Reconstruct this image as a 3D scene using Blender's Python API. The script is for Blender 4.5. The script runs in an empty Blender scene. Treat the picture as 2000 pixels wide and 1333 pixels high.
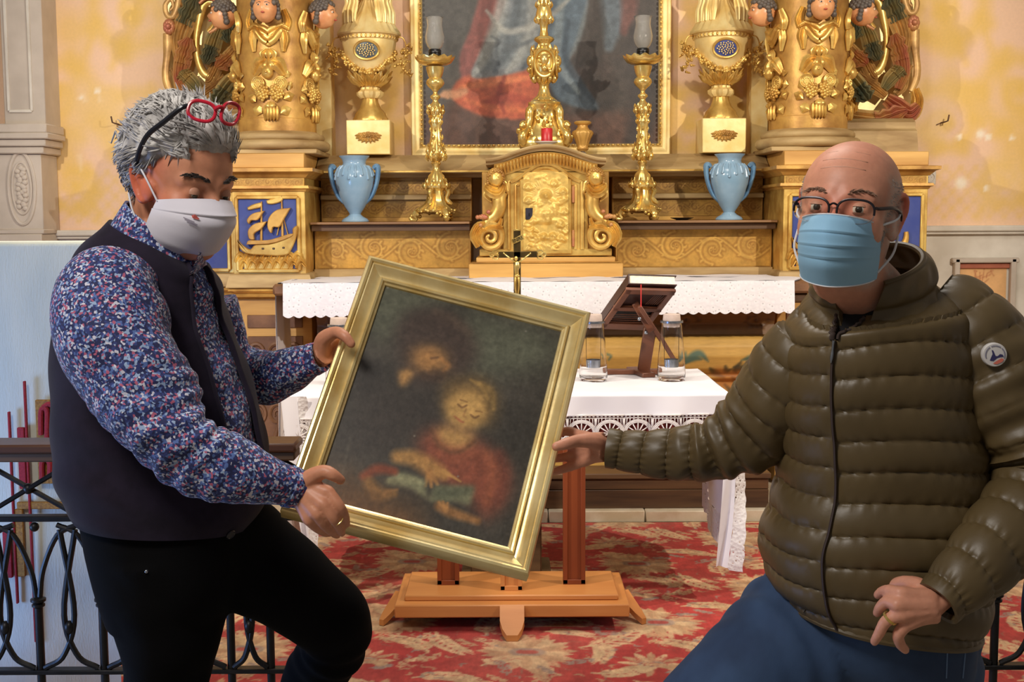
import bpy, bmesh, math, random
import numpy as np
from mathutils import Vector, Matrix
from math import sin, cos, pi, radians as R

random.seed(7)
rng = np.random.default_rng(11)
scene = bpy.context.scene
COL = scene.collection

# ------------------------------------------------------------------ camera, world, lights
F_PX, V0, TILT, ROLL, CAM_Z = 2400.0, 430.0, 0.0, R(0.30), 1.5
TILT = math.atan((666.5 - V0) / F_PX)
_F = np.array([0, cos(TILT), -sin(TILT)])
_U = np.array([0, sin(TILT), cos(TILT)])
_X = np.array([1.0, 0, 0])
_R = _X * cos(ROLL) - _U * sin(ROLL)
_UP = _X * sin(ROLL) + _U * cos(ROLL)
CAM = np.array([0, 0, CAM_Z])

def P(px, py, Y):
    """the point at depth Y (metres in front of the camera) seen at a pixel of the photograph"""
    d = _F + (px - 1000) / F_PX * _R + (666.5 - py) / F_PX * _UP
    return CAM + d * (Y / d[1])

def S(Y):
    return F_PX / Y                       # pixels per metre at depth Y

cam_d = bpy.data.cameras.new('camera')
cam = bpy.data.objects.new('camera', cam_d)
COL.objects.link(cam)
cam_d.sensor_fit = 'HORIZONTAL'
cam_d.sensor_width = 36.0
cam_d.lens = 36.0 * F_PX / 2000.0
cam_d.clip_start, cam_d.clip_end = 0.05, 60
cam.matrix_world = Matrix(((_R[0], _UP[0], -_F[0], 0), (_R[1], _UP[1], -_F[1], 0),
                           (_R[2], _UP[2], -_F[2], CAM_Z), (0, 0, 0, 1)))
scene.camera = cam

world = bpy.data.worlds.new('world')
scene.world = world
world.use_nodes = True
world.node_tree.nodes['Background'].inputs[0].default_value = (1.0, 0.93, 0.86, 1)
world.node_tree.nodes['Background'].inputs[1].default_value = 0.15

def lamp(name, kind, loc, target, energy, color, size=0.3, spot=70, blend=0.5, size_y=None):
    d = bpy.data.lights.new(name, kind)
    o = bpy.data.objects.new(name, d)
    COL.objects.link(o)
    o.location = loc
    o.rotation_euler = (Vector(target) - Vector(loc)).to_track_quat('-Z', 'Y').to_euler()
    d.energy, d.color = energy, color
    if kind == 'SPOT':
        d.spot_size, d.spot_blend, d.shadow_soft_size = R(spot), blend, size
    elif kind == 'AREA':
        d.size = size
        if size_y:
            d.shape = 'RECTANGLE'
            d.size_y = size_y
    return o

lamp('spot_light', 'SPOT', (-2.55, 3.05, 3.1), (0.45, 7.1, 1.75), 400, (1.0, 0.90, 0.76), 0.05, 95, 0.6)
lamp('spot_light', 'SPOT', (2.8, 3.05, 3.1), (-0.1, 7.1, 1.75), 400, (1.0, 0.90, 0.76), 0.05, 95, 0.6)
lamp('ceiling_light', 'AREA', (0.1, 3.9, 4.4), (0.1, 4.4, 0), 75, (1.0, 0.92, 0.82), 1.6)
lamp('nave_light', 'AREA', (-1.3, 0.5, 3.3), (0.3, 2.1, 1.0), 54, (1.0, 0.94, 0.87), 0.7)
lamp('window_light', 'AREA', (-2.7, 2.35, 0.35), (-1.35, 3.55, 0.1), 46, (0.24, 0.46, 1.0), 0.6, size_y=1.0)

scene.view_settings.view_transform = 'Standard'
scene.view_settings.look = 'None'
scene.view_settings.exposure = 0.0
scene.view_settings.gamma = 1.0
scene.view_settings.use_curve_mapping = False

# ------------------------------------------------------------------ helpers
def srgb(*c):
    c = np.asarray(c, float).reshape(-1)
    if c.max() > 1.5:
        c = c / 255.0
    return np.where(c <= 0.04045, c / 12.92, ((c + 0.055) / 1.055) ** 2.4)

def nrm(v):
    v = np.asarray(v, float)
    return v / (np.linalg.norm(v) + 1e-12)

def spline(pts, n):
    """n points of a Catmull-Rom curve through rows of any width"""
    p = np.asarray(pts, float)
    if len(p) == 2:
        t = np.linspace(0, 1, n)[:, None]
        return p[0] * (1 - t) + p[1] * t
    q = np.vstack([2 * p[0] - p[1], p, 2 * p[-1] - p[-2]])
    out = []
    for t in np.linspace(0, len(p) - 1, n):
        i = min(int(t), len(p) - 2)
        u = t - i
        a, b, c, d = q[i], q[i + 1], q[i + 2], q[i + 3]
        out.append(0.5 * (2 * b + (c - a) * u + (2 * a - 5 * b + 4 * c - d) * u * u + (3 * b - a - 3 * c + d) * u ** 3))
    return np.array(out)

class MB:
    """collects shapes and links them as one mesh object"""
    def __init__(s):
        s.v, s.f, s.n, s.c = [], [], 0, []
    def add(s, v, f, col=None):
        v = np.asarray(v, float).reshape(-1, 3)
        s.v.append(v)
        n = s.n
        s.f.extend([tuple(int(i) + n for i in q) for q in f])
        s.n += len(v)
        if col is not None:
            s.c.append(np.broadcast_to(np.asarray(col, float), (len(v), 3)))
        return s
    def grid(s, g, cu=False, cv=False, cap0=False, cap1=False, col=None):
        g = np.asarray(g, float)
        m, n = g.shape[:2]
        f = []
        for i in range(m if cu else m - 1):
            a, b = i * n, ((i + 1) % m) * n
            for j in range(n if cv else n - 1):
                k = (j + 1) % n
                f.append((a + j, a + k, b + k, b + j))
        if cap0:
            f.append(tuple(range(n - 1, -1, -1)))
        if cap1:
            f.append(tuple(range((m - 1) * n, m * n)))
        return s.add(g.reshape(-1, 3), f, None if col is None else (np.asarray(col).reshape(-1, 3) if np.ndim(col) > 1 else col))
    def box(s, c, size, bev=0.0, rot=None):
        h = np.asarray(size, float) / 2
        b = min(bev, h.min() * 0.49)
        v, f = [], []
        if b <= 0:
            v = [(x * h[0], y * h[1], z * h[2]) for x in (-1, 1) for y in (-1, 1) for z in (-1, 1)]
            f = [(0, 1, 3, 2), (4, 6, 7, 5), (0, 4, 5, 1), (2, 3, 7, 6), (0, 2, 6, 4), (1, 5, 7, 3)]
        else:
            idx = {}
            for x in (-1, 1):
                for y in (-1, 1):
                    for z in (-1, 1):
                        sg = np.array([x, y, z])
                        for a in range(3):
                            q = sg * (h - b)
                            q[a] = sg[a] * h[a]
                            idx[(x, y, z, a)] = len(v)
                            v.append(q)
            for a in range(3):
                o1, o2 = [k for k in range(3) if k != a]
                for sa in (-1, 1):
                    def key(p, q, ax):
                        t = [0, 0, 0]
                        t[a], t[o1], t[o2] = sa, p, q
                        return idx[(t[0], t[1], t[2], ax)]
                    f.append([key(p, q, a) for p, q in ((-1, -1), (1, -1), (1, 1), (-1, 1))])
                for s1 in (-1, 1):
                    for s2 in (-1, 1):
                        def k2(e, ax):
                            t = [0, 0, 0]
                            t[a], t[o1], t[o2] = e, s1, s2
                            return idx[(t[0], t[1], t[2], ax)]
                        f.append([k2(-1, o1), k2(1, o1), k2(1, o2), k2(-1, o2)])
            for x in (-1, 1):
                for y in (-1, 1):
                    for z in (-1, 1):
                        f.append([idx[(x, y, z, k)] for k in range(3)])
        v = np.array(v)
        if rot is not None:
            v = v @ np.asarray(rot).T
        return s.add(v + np.asarray(c, float), f)
    def bar(s, a, b, w, d, up=(0, 0, 1), bev=0.0):
        """a straight square bar from a to b"""
        a, b = np.asarray(a, float), np.asarray(b, float)
        t = nrm(b - a)
        x = np.cross(t, up)
        x = nrm(x if np.linalg.norm(x) > 1e-4 else np.cross(t, (1, 0, 0)))
        y = np.cross(x, t)
        return s.box((a + b) / 2, (w, d, np.linalg.norm(b - a)), bev, np.column_stack([x, y, t]))
    def tube(s, pts, r, n=8, caps=True, flat=1.0, up=None, closed=False, smooth=0):
        p = np.asarray(pts, float)
        if smooth:
            rr = np.broadcast_to(np.asarray(r, float), (len(p),)) if np.ndim(r) < 1 or len(np.atleast_1d(r)) == len(p) else np.interp(np.linspace(0, 1, len(p)), np.linspace(0, 1, len(r)), r)
            q = spline(np.column_stack([p, rr]), smooth)
            p, r = q[:, :3], np.maximum(q[:, 3], 1e-4)
        m = len(p)
        r = np.asarray(r, float)
        r = np.full(m, float(r)) if r.ndim == 0 else (r if len(r) == m else np.interp(np.linspace(0, 1, m), np.linspace(0, 1, len(r)), r))
        if closed:
            t = np.roll(p, -1, 0) - np.roll(p, 1, 0)
        else:
            t = np.gradient(p, axis=0)
        t /= np.linalg.norm(t, axis=1)[:, None] + 1e-12
        if up is None:
            u = np.cross(t[0], (0.13, 0.27, 0.95))
            if np.linalg.norm(u) < 1e-3:
                u = np.cross(t[0], (1, 0, 0))
        else:
            u = np.asarray(up, float)
        g = np.zeros((m, n, 3))
        a = np.arange(n) * 2 * pi / n
        for i in range(m):
            if up is not None:
                u = np.asarray(up, float)
            u = nrm(u - t[i] * (u @ t[i]))
            w = np.cross(t[i], u)
            g[i] = p[i] + r[i] * (np.cos(a)[:, None] * w + flat * np.sin(a)[:, None] * u)
        return s.grid(g, cu=closed, cv=True, cap0=caps and not closed, cap1=caps and not closed)
    def lathe(s, prof, c=(0, 0, 0), n=32, fn=None, cap0=True, cap1=True, sx=1, sy=1):
        a = np.arange(n) * 2 * pi / n
        g = []
        for r, z in prof:
            k = np.ones(n) if fn is None else fn(a, z)
            g.append(np.column_stack([r * k * np.cos(a) * sx, r * k * np.sin(a) * sy, np.full(n, z)]))
        return s.grid(np.array(g) + np.asarray(c, float), cv=True, cap0=cap0, cap1=cap1)
    def ell(s, c, r, rot=None, n=(12, 8)):
        r = np.broadcast_to(np.asarray(r, float), (3,))
        th = np.linspace(0, pi, n[1] + 1)
        a = np.arange(n[0]) * 2 * pi / n[0]
        v = [np.array([0, 0, 1.0])]
        for t in th[1:-1]:
            v.extend(np.column_stack([sin(t) * np.cos(a), sin(t) * np.sin(a), np.full(n[0], cos(t))]))
        v.append(np.array([0, 0, -1.0]))
        k, f = n[0], []
        for j in range(k):
            f.append((0, 1 + j, 1 + (j + 1) % k))
            for i in range(n[1] - 2):
                o = 1 + i * k
                f.append((o + j, o + k + j, o + k + (j + 1) % k, o + (j + 1) % k))
            o = 1 + (n[1] - 2) * k
            f.append((o + j, len(v) - 1, o + (j + 1) % k))
        v = np.array(v) * r
        if rot is not None:
            v = v @ np.asarray(rot).T
        return s.add(v + np.asarray(c, float), f)
    def prism(s, poly, o, ex, ey, ez, d, bev=0.0):
        """polygon in the plane (ex, ey) through o, thickness d along ez, edge rounded by bev"""
        p = np.asarray(poly, float)
        n = len(p)
        o, ex, ey, ez = [np.asarray(k, float) for k in (o, ex, ey, ez)]
        if bev:
            e = np.roll(p, -1, 0) - p
            nn = np.column_stack([e[:, 1], -e[:, 0]])
            nn /= np.linalg.norm(nn, axis=1)[:, None] + 1e-9
            area = 0.5 * np.sum(p[:, 0] * np.roll(p[:, 1], -1) - p[:, 1] * np.roll(p[:, 0], -1))
            if area < 0:
                nn = -nn
            vn = nn + np.roll(nn, 1, 0)
            vn /= np.linalg.norm(vn, axis=1)[:, None] + 1e-9
            rings = [(p, 0), (p, d - bev), (p - vn * bev, d)]
        else:
            rings = [(p, 0), (p, d)]
        g = np.array([[o + q[0] * ex + q[1] * ey + h * ez for q in pp] for pp, h in rings])
        return s.grid(g, cv=True, cap0=True, cap1=True)
    def leaf(s, pts, w, nor, depth=0.35, flutes=2, nu=9, nv=9, curl=0.0, lobes=0):
        """carved leaf or plume along pts, half-width w (list), domed and fluted, solid"""
        p = spline(pts, nu)
        w = np.interp(np.linspace(0, 1, nu), np.linspace(0, 1, len(w)), w)
        t = np.gradient(p, axis=0)
        t /= np.linalg.norm(t, axis=1)[:, None] + 1e-12
        nor = np.asarray(nor, float)
        x = np.linspace(-1, 1, nv)
        g = np.zeros((nu, nv + 2, 3))
        for i in range(nu):
            side = nrm(np.cross(t[i], nor))
            nn = np.cross(side, t[i])
            k = 1 + (0.16 * cos(i / (nu - 1) * lobes * 2 * pi) if lobes else 0)
            up = w[i] * depth * (1 - np.abs(x) ** 2.2) * (0.85 + 0.34 * np.cos(flutes * 2 * pi * x)) + curl * (i / (nu - 1)) ** 2
            g[i, :nv] = p[i] + np.outer(x * w[i] * k, side) + np.outer(up, nn)
            g[i, nv] = p[i] + side * w[i] * 0.8 - nn * w[i] * 0.3
            g[i, nv + 1] = p[i] - side * w[i] * 0.8 - nn * w[i] * 0.3
        return s.grid(g, cv=True, cap0=True, cap1=True)
    def build(s, name, mat, parent=None, smooth=40, recalc=True, kind=None, label=None):
        v = np.concatenate(s.v)
        me = bpy.data.meshes.new(name)
        base = np.zeros(3)
        q = parent
        while q is not None:
            base = base + np.array(q.location)
            q = q.parent
        me.from_pydata((v - base).tolist(), [], s.f)
        if recalc:
            bm = bmesh.new()
            bm.from_mesh(me)
            bmesh.ops.recalc_face_normals(bm, faces=bm.faces)
            bm.to_mesh(me)
            bm.free()
        if s.c:
            at = me.color_attributes.new('Col', 'FLOAT_COLOR', 'POINT')
            c = np.concatenate(s.c)
            at.data.foreach_set('color', np.column_stack([c, np.ones(len(c))]).ravel())
        if smooth:
            me.shade_smooth()
            if smooth < 180:
                me.set_sharp_from_angle(angle=R(smooth))
        if mat is not None:
            me.materials.append(mat)
        me.update()
        o = bpy.data.objects.new(name, me)
        COL.objects.link(o)
        o.parent = parent
        if kind:
            o['kind'] = kind
        if label:
            o['label'] = label
        return o

def tag(o, label, cat, group=None):
    o['label'], o['category'] = label, cat
    if group:
        o['group'] = group
    return o

def thing(name, label, cat, loc=(0, 0, 0), group=None):
    o = bpy.data.objects.new(name, None)
    o.empty_display_size = 0.05
    COL.objects.link(o)
    o.location = [float(k) for k in loc]
    return tag(o, label, cat, group)

def struct(name, mb, mat, **k):
    return mb.build(name, mat, kind='structure', **k)

# ------------------------------------------------------------------ materials
class Mat:
    def __init__(s, name):
        s.m = bpy.data.materials.new(name)
        s.m.use_nodes = True
        s.t = s.m.node_tree
        s.b = s.t.nodes['Principled BSDF']
    def n(s, kind, **k):
        o = s.t.nodes.new(kind)
        for a, v in k.items():
            setattr(o, a, v)
        return o
    def l(s, a, b):
        s.t.links.new(a, b)
    def coord(s, which='Object', scale=(1, 1, 1), rot=(0, 0, 0)):
        c = s.n('ShaderNodeTexCoord')
        mp = s.n('ShaderNodeMapping')
        mp.inputs['Scale'].default_value = scale
        mp.inputs['Rotation'].default_value = rot
        s.l(c.outputs[which], mp.inputs[0])
        return mp.outputs[0]
    def noise(s, co, scale, detail=4, rough=0.55, dist=0.0):
        o = s.n('ShaderNodeTexNoise')
        o.inputs['Scale'].default_value = scale
        o.inputs['Detail'].default_value = detail
        o.inputs['Roughness'].default_value = rough
        o.inputs['Distortion'].default_value = dist
        s.l(co, o.inputs['Vector'])
        return o.outputs['Fac']
    def ramp(s, fac, stops, interp='LINEAR'):
        o = s.n('ShaderNodeValToRGB')
        o.color_ramp.interpolation = interp
        e = o.color_ramp.elements
        while len(e) < len(stops):
            e.new(0.5)
        for k, (p, c) in zip(e, stops):
            k.position = p
            k.color = (*c, 1) if len(c) == 3 else c
        s.l(fac, o.inputs[0])
        return o.outputs[0]
    def mix(s, fac, a, b, mode='MIX'):
        o = s.n('ShaderNodeMix', data_type='RGBA', blend_type=mode)
        for sock, val in ((o.inputs[0], fac), (o.inputs[6], a), (o.inputs[7], b)):
            if hasattr(val, 'is_output'):
                s.l(val, sock)
            else:
                sock.default_value = val if np.ndim(val) == 0 else (*[float(q) for q in val], 1)
        return o.outputs[2]
    def bump(s, h, strength=0.3, dist=0.002):
        o = s.n('ShaderNodeBump')
        o.inputs['Strength'].default_value = strength
        o.inputs['Distance'].default_value = dist
        s.l(h, o.inputs['Height'])
        s.l(o.outputs[0], s.b.inputs['Normal'])
        return o
    def set(s, **k):
        for a, v in k.items():
            i = s.b.inputs[a.replace('_', ' ')]
            if hasattr(v, 'is_output'):
                s.l(v, i)
            else:
                i.default_value = v if np.ndim(v) == 0 else (*[float(q) for q in v], 1)
        return s

def simple(name, c1, c2=None, scale=8, rough=0.5, metal=0.0, bump=0.0, bscale=60, bdist=0.002, stretch=(1, 1, 1), spec=None, lo=0.35, hi=0.65, detail=4, c3=None):
    """a mottled material: two or three sRGB colours mixed by noise, with fine relief"""
    m = Mat(name)
    co = m.coord('Object', stretch)
    if c2 is None:
        m.set(Base_Color=srgb(*c1))
    else:
        st = [(lo, srgb(*c1)), (hi, srgb(*c2))]
        if c3 is not None:
            st.append((min(hi + 0.12, 1), srgb(*c3)))
        m.set(Base_Color=m.ramp(m.noise(co, scale, detail), st))
    m.set(Roughness=rough, Metallic=metal)
    if spec is not None:
        m.b.inputs['Specular IOR Level'].default_value = spec
    if bump:
        m.bump(m.noise(co, bscale, 3), bump, bdist)
    return m.m

def vcol(name, rough=0.6, metal=0.0, grain=0.12, gscale=120, bump=0.15, stretch=(1, 1, 1), bdist=0.001, coat=0.0):
    """colour from the painted vertices, with a little grain"""
    m = Mat(name)
    a = m.n('ShaderNodeVertexColor', layer_name='Col')
    co = m.coord('Object', stretch)
    f = m.noise(co, gscale, 3)
    g = m.ramp(f, [(0.2, (1 - grain,) * 3), (0.8, (1 + grain * 0.6,) * 3)])
    m.set(Base_Color=m.mix(1.0, a.outputs[0], g, 'MULTIPLY'), Roughness=rough, Metallic=metal)
    if coat:
        m.set(Coat_Weight=coat, Coat_Roughness=0.15)
    if bump:
        m.bump(f, bump, bdist)
    return m.m

M = {}
M['gold'] = simple('gold_leaf', (236, 200, 112), (190, 142, 66), 9, 0.34, 0.55, 0.25, 90, 0.0015)
M['gold_bright'] = simple('polished_brass', (244, 218, 138), (214, 172, 86), 14, 0.24, 0.72, 0.15, 120, 0.001)
M['gold_old'] = simple('worn_gilding', (212, 166, 86), (158, 112, 54), 7, 0.42, 0.35, 0.35, 60, 0.002)
M['gold_pale'] = simple('pale_gilding', (246, 226, 164), (226, 190, 112), 6, 0.42, 0.3, 0.2, 70, 0.0015)
M['ochre'] = simple('ochre_paint', (222, 176, 100), (190, 140, 70), 4, 0.5, 0.1, 0.2, 50, 0.001, stretch=(0.3, 1, 2.5))
M['drab'] = simple('dusty_moulding', (190, 162, 112), (148, 118, 74), 6, 0.6, 0.1, 0.3, 60, 0.0015, stretch=(0.4, 1, 2))
M['brownwood'] = simple('dark_brown_wood', (104, 74, 46), (66, 44, 28), 5, 0.55, 0, 0.3, 40, 0.0015, stretch=(0.25, 1, 3))
M['carvedbrown'] = simple('carved_brown_wood', (140, 100, 68), (104, 70, 46), 8, 0.55, 0.05, 0.3, 60)
M['green'] = simple('green_gilding', (132, 126, 88), (186, 156, 94), 12, 0.48, 0.3, 0.35, 60, 0.002)
M['darkgreen'] = simple('dark_green_glaze', (84, 92, 76), (128, 116, 76), 12, 0.48, 0.25, 0.35, 60, 0.002)
M['redgild'] = simple('red_glazed_gilding', (182, 108, 84), (192, 144, 84), 10, 0.46, 0.3, 0.35, 60, 0.002)
M['browngild'] = simple('brown_gilding', (214, 172, 104), (160, 120, 70), 12, 0.44, 0.3, 0.4, 50, 0.002)
M['blue'] = simple('ultramarine_ground', (44, 62, 136), (62, 76, 140), 10, 0.6, 0, 0.2, 60, 0.001)
M['puttoskin'] = simple('painted_flesh', (226, 164, 112), (206, 136, 88), 14, 0.35)
M['puttohair'] = simple('painted_dark_hair', (78, 70, 66), (104, 92, 80), 30, 0.5, 0, 0.4, 80)
M['black'] = simple('black_paint', (16, 15, 16), None, rough=0.35)
M['white_paint'] = simple('white_plaster', (226, 220, 208), (206, 198, 184), 5, 0.7, 0, 0.15, 60, 0.001)
M['greypaint'] = simple('pale_grey_stucco', (206, 194, 180), (188, 176, 162), 4, 0.65, 0, 0.15, 50, 0.001)
M['marble'] = simple('white_marble', (222, 208, 184), (196, 176, 146), 7, 0.55, 0, 0.2, 30)
M['stone'] = simple('stone_floor', (168, 158, 142), (138, 128, 112), 3, 0.6, 0, 0.2, 30)
M['vcol_matte'] = vcol('painted_plaster', 0.8, 0, 0.06, 60, 0.12)
M['vcol_oil'] = vcol('oil_paint', 0.42, 0, 0.25, 160, 0.5, bdist=0.0012)
M['vcol_gild'] = vcol('tooled_gilding', 0.42, 0.3, 0.22, 60, 0.25)
M['vcol_wood'] = vcol('painted_wood', 0.5, 0.05, 0.16, 40, 0.2, stretch=(0.4, 1, 2))

# ------------------------------------------------------------------ painting on vertices
def vnoise(h, w, cells, seed=0, octaves=3):
    r = np.random.default_rng(seed)
    out, amp, tot = np.zeros((h, w)), 1.0, 0
    for o in range(octaves):
        cy, cx = max(2, int(cells * 2 ** o * h / max(h, w))), max(2, int(cells * 2 ** o * w / max(h, w)))
        g = r.random((cy + 2, cx + 2))
        y, x = np.linspace(0, cy, h, endpoint=False), np.linspace(0, cx, w, endpoint=False)
        yi, xi = y.astype(int), x.astype(int)
        fy, fx = (y - yi)[:, None], (x - xi)[None, :]
        fy, fx = fy * fy * (3 - 2 * fy), fx * fx * (3 - 2 * fx)
        a = g[yi][:, xi] * (1 - fx) + g[yi][:, xi + 1] * fx
        b = g[yi + 1][:, xi] * (1 - fx) + g[yi + 1][:, xi + 1] * fx
        out += amp * (a * (1 - fy) + b * fy)
        tot += amp
        amp *= 0.5
    return out / tot

def blur(a, k, it=2):
    k = int(k)
    if k < 1:
        return a
    for _ in range(it):
        for ax in (0, 1):
            p = np.concatenate([np.repeat(np.take(a, [0], ax), k + 1, ax), a, np.repeat(np.take(a, [-1], ax), k, ax)], ax)
            c = np.cumsum(p, ax)
            n = a.shape[ax]
            a = (np.take(c, range(2 * k + 1, 2 * k + 1 + n), ax) - np.take(c, range(0, n), ax)) / (2 * k + 1)
    return a

class Paint:
    """a canvas with extents (x0, y0)-(x1, y1), y up, painted with soft strokes; colours in sRGB"""
    def __init__(s, x0, y0, x1, y1, w, h, bg):
        s.e, s.w, s.h = (x0, y0, x1, y1), w, h
        s.rgb = np.ones((h, w, 3)) * np.asarray(bg, float) / 255
        s.z = np.zeros((h, w))
        s.k = (w - 1) / (x1 - x0)
    def pix(s, p):
        p = np.asarray(p, float)
        return np.column_stack([(p[:, 0] - s.e[0]) * s.k, (p[:, 1] - s.e[1]) * (s.h - 1) / (s.e[3] - s.e[1])])
    def comp(s, m, col, a=1.0, z=0.0):
        m = np.clip(m, 0, 1) * a
        if col is not None:
            s.rgb += m[..., None] * (np.asarray(col, float) / 255 - s.rgb)
        if z:
            s.z += m * z
    def smask(s, pts, w, soft=0.5, step=None):
        """mask of a tapered stroke; w in world units (half-width list)"""
        q = s.pix(pts)
        w = np.atleast_1d(np.asarray(w, float)) * s.k
        L = np.sum(np.linalg.norm(np.diff(q, axis=0), axis=1))
        n = int(max(4, L / max(0.8, np.mean(w) * 0.45)))
        wi = np.interp(np.linspace(0, 1, len(q)), np.linspace(0, 1, len(w)), w)
        c = spline(np.column_stack([q, wi]), n)
        m = np.zeros((s.h, s.w))
        for x, y, r in c:
            r = max(r, 0.35)
            o = r * (1 + soft) + 1
            xa, xb, ya, yb = int(max(0, x - o)), int(min(s.w, x + o + 2)), int(max(0, y - o)), int(min(s.h, y + o + 2))
            if xa >= xb or ya >= yb:
                continue
            d = np.hypot(np.arange(xa, xb)[None, :] - x, np.arange(ya, yb)[:, None] - y)
            v = np.clip((r * (1 + soft) + 0.5 - d) / (2 * soft * r + 1.0), 0, 1)
            m[ya:yb, xa:xb] = np.maximum(m[ya:yb, xa:xb], v)
        return m
    def stroke(s, pts, w, col, a=1.0, soft=0.5, z=0.0):
        s.comp(s.smask(pts, w, soft), col, a, z)
    def ellipse(s, c, r, col, a=1.0, soft=0.5, rot=0.0, z=0.0):
        ys, xs = np.mgrid[0:s.h, 0:s.w]
        x = s.e[0] + xs / s.k - c[0]
        y = s.e[1] + ys * (s.e[3] - s.e[1]) / (s.h - 1) - c[1]
        cr, sr = cos(rot), sin(rot)
        d = np.hypot((x * cr + y * sr) / r[0], (-x * sr + y * cr) / r[1])
        s.comp(np.clip((1 + soft - d) / (2 * soft + 1e-6), 0, 1), col, a, z)
    def poly(s, pts, col, a=1.0, soft=0.0, z=0.0, smooth=0):
        q = np.asarray(pts, float)
        if smooth:
            q = spline(np.vstack([q, q[:1]]), smooth)
        q = s.pix(q)
        ys, xs = np.mgrid[0:s.h, 0:s.w]
        ins = np.zeros((s.h, s.w), bool)
        for (xa, ya), (xb, yb) in zip(q, np.roll(q, -1, 0)):
            if ya == yb:
                continue
            c = ((ya > ys) != (yb > ys)) & (xs < (xb - xa) * (ys - ya) / (yb - ya) + xa)
            ins ^= c
        m = ins.astype(float)
        k = soft * s.k
        s.comp(blur(m, max(1, k / 2)) if k > 0.5 else m, col, a, z)
    def mesh(s, name, mat, fn, parent=None, relief=0.0, nor=(0, -1, 0), kind=None, label=None, smooth=180):
        """a grid whose vertices carry the painted colours; fn maps (u, v) arrays in extents to points"""
        u = np.linspace(s.e[0], s.e[2], s.w)
        v = np.linspace(s.e[1], s.e[3], s.h)
        U, V = np.meshgrid(u, v)
        g = np.asarray(fn(U, V), float)
        if relief:
            g = g + (s.z * relief)[..., None] * np.asarray(nor, float)
        return grid_mesh(name, mat, g, srgb_arr(s.rgb), parent, kind, label, smooth)

def srgb_arr(c):
    c = np.clip(c, 0, 1)
    return np.where(c <= 0.04045, c / 12.92, ((c + 0.055) / 1.055) ** 2.4)

def grid_mesh(name, mat, g, col=None, parent=None, kind=None, label=None, smooth=180):
    h, w = g.shape[:2]
    base, q = np.zeros(3), parent
    while q is not None:
        base = base + np.array(q.location)
        q = q.parent
    me = bpy.data.meshes.new(name)
    me.vertices.add(h * w)
    me.vertices.foreach_set('co', (g - base).reshape(-1))
    i = np.arange(h * w).reshape(h, w)
    f = np.stack([i[:-1, :-1], i[:-1, 1:], i[1:, 1:], i[1:, :-1]], -1).reshape(-1, 4)
    me.loops.add(f.size)
    me.loops.foreach_set('vertex_index', f.ravel())
    me.polygons.add(len(f))
    me.polygons.foreach_set('loop_start', np.arange(len(f)) * 4)
    me.update(calc_edges=True)
    if col is not None:
        at = me.color_attributes.new('Col', 'FLOAT_COLOR', 'POINT')
        at.data.foreach_set('color', np.concatenate([col.reshape(-1, 3), np.ones((h * w, 1))], 1).ravel())
    if smooth:
        me.shade_smooth()
    me.materials.append(mat)
    o = bpy.data.objects.new(name, me)
    COL.objects.link(o)
    o.parent = parent
    if kind:
        o['kind'] = kind
    if label:
        o['label'] = label
    return o

def acanthus(cx, cy, r, turns=1.4, a0=0.0, sgn=1, leaves=7):
    """strokes (points, half-widths) of a leafy scroll"""
    out = []
    t = np.linspace(0, 1, 26)
    ang = a0 + sgn * t * turns * 2 * pi
    rad = r * (1 - 0.86 * t)
    sp = np.column_stack([cx + rad * np.cos(ang), cy + rad * np.sin(ang)])
    out.append((sp, [r * 0.10, r * 0.13, r * 0.09, r * 0.05, r * 0.09]))
    for k in range(leaves):
        i = int(k * 18 / leaves)
        d = nrm(sp[i] - (cx, cy))
        tg = nrm(sp[i + 1] - sp[i])
        q = sp[i] + d * r * 0.34 - tg * r * 0.10 * (1 if k % 2 else -1)
        out.append((np.array([sp[i], sp[i] + d * r * 0.2 + tg * r * 0.1, q + tg * r * 0.16]), [r * 0.10, r * 0.11, r * 0.015]))
    for k in range(5):
        an = k * 2 * pi / 5
        out.append((np.array([(cx, cy), (cx + r * 0.16 * cos(an), cy + r * 0.16 * sin(an))]), [r * 0.03, r * 0.055]))
    return out

def scrollwork(p, col, a, z, x0, x1, y, r, pitch, soft=0.5, seed=0):
    """a running band of leafy scrolls with a wavy stem"""
    n = max(1, int(round((x1 - x0) / pitch)))
    d = (x1 - x0) / n
    m = np.zeros((p.h, p.w))
    stem = [(x0 + (x1 - x0) * t, y + 0.7 * r * sin(t * n * pi)) for t in np.linspace(0, 1, n * 8)]
    m = np.maximum(m, p.smask(stem, [r * 0.09], soft))
    for i in range(n):
        sg = 1 if i % 2 else -1
        for pts, w in acanthus(x0 + (i + 0.5) * d, y + 0.1 * r * sg, r, 1.4, pi / 2 * sg, sg, 8):
            m = np.maximum(m, p.smask(pts, w, soft))
    p.comp(m, col, a, z)
    return m
# ------------------------------------------------------------------ the setting
XC = 0.175                                  # the altar's own axis
WALL_Y = 7.35
def zf(py, Y):
    return P(1060, py, Y)[2]
def xf(px, py, Y):
    return P(px, py, Y)[0]

EX, EY, EZ = np.eye(3)

mb = MB().box((0, 4.6, -0.05), (8.0, 5.9, 0.1))
struct('floor_sanctuary', mb, M['stone'])
mb = MB().box((0, -0.4, -0.2), (8.0, 4.5, 0.1))
struct('floor_nave', mb, M['stone'])

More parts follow.
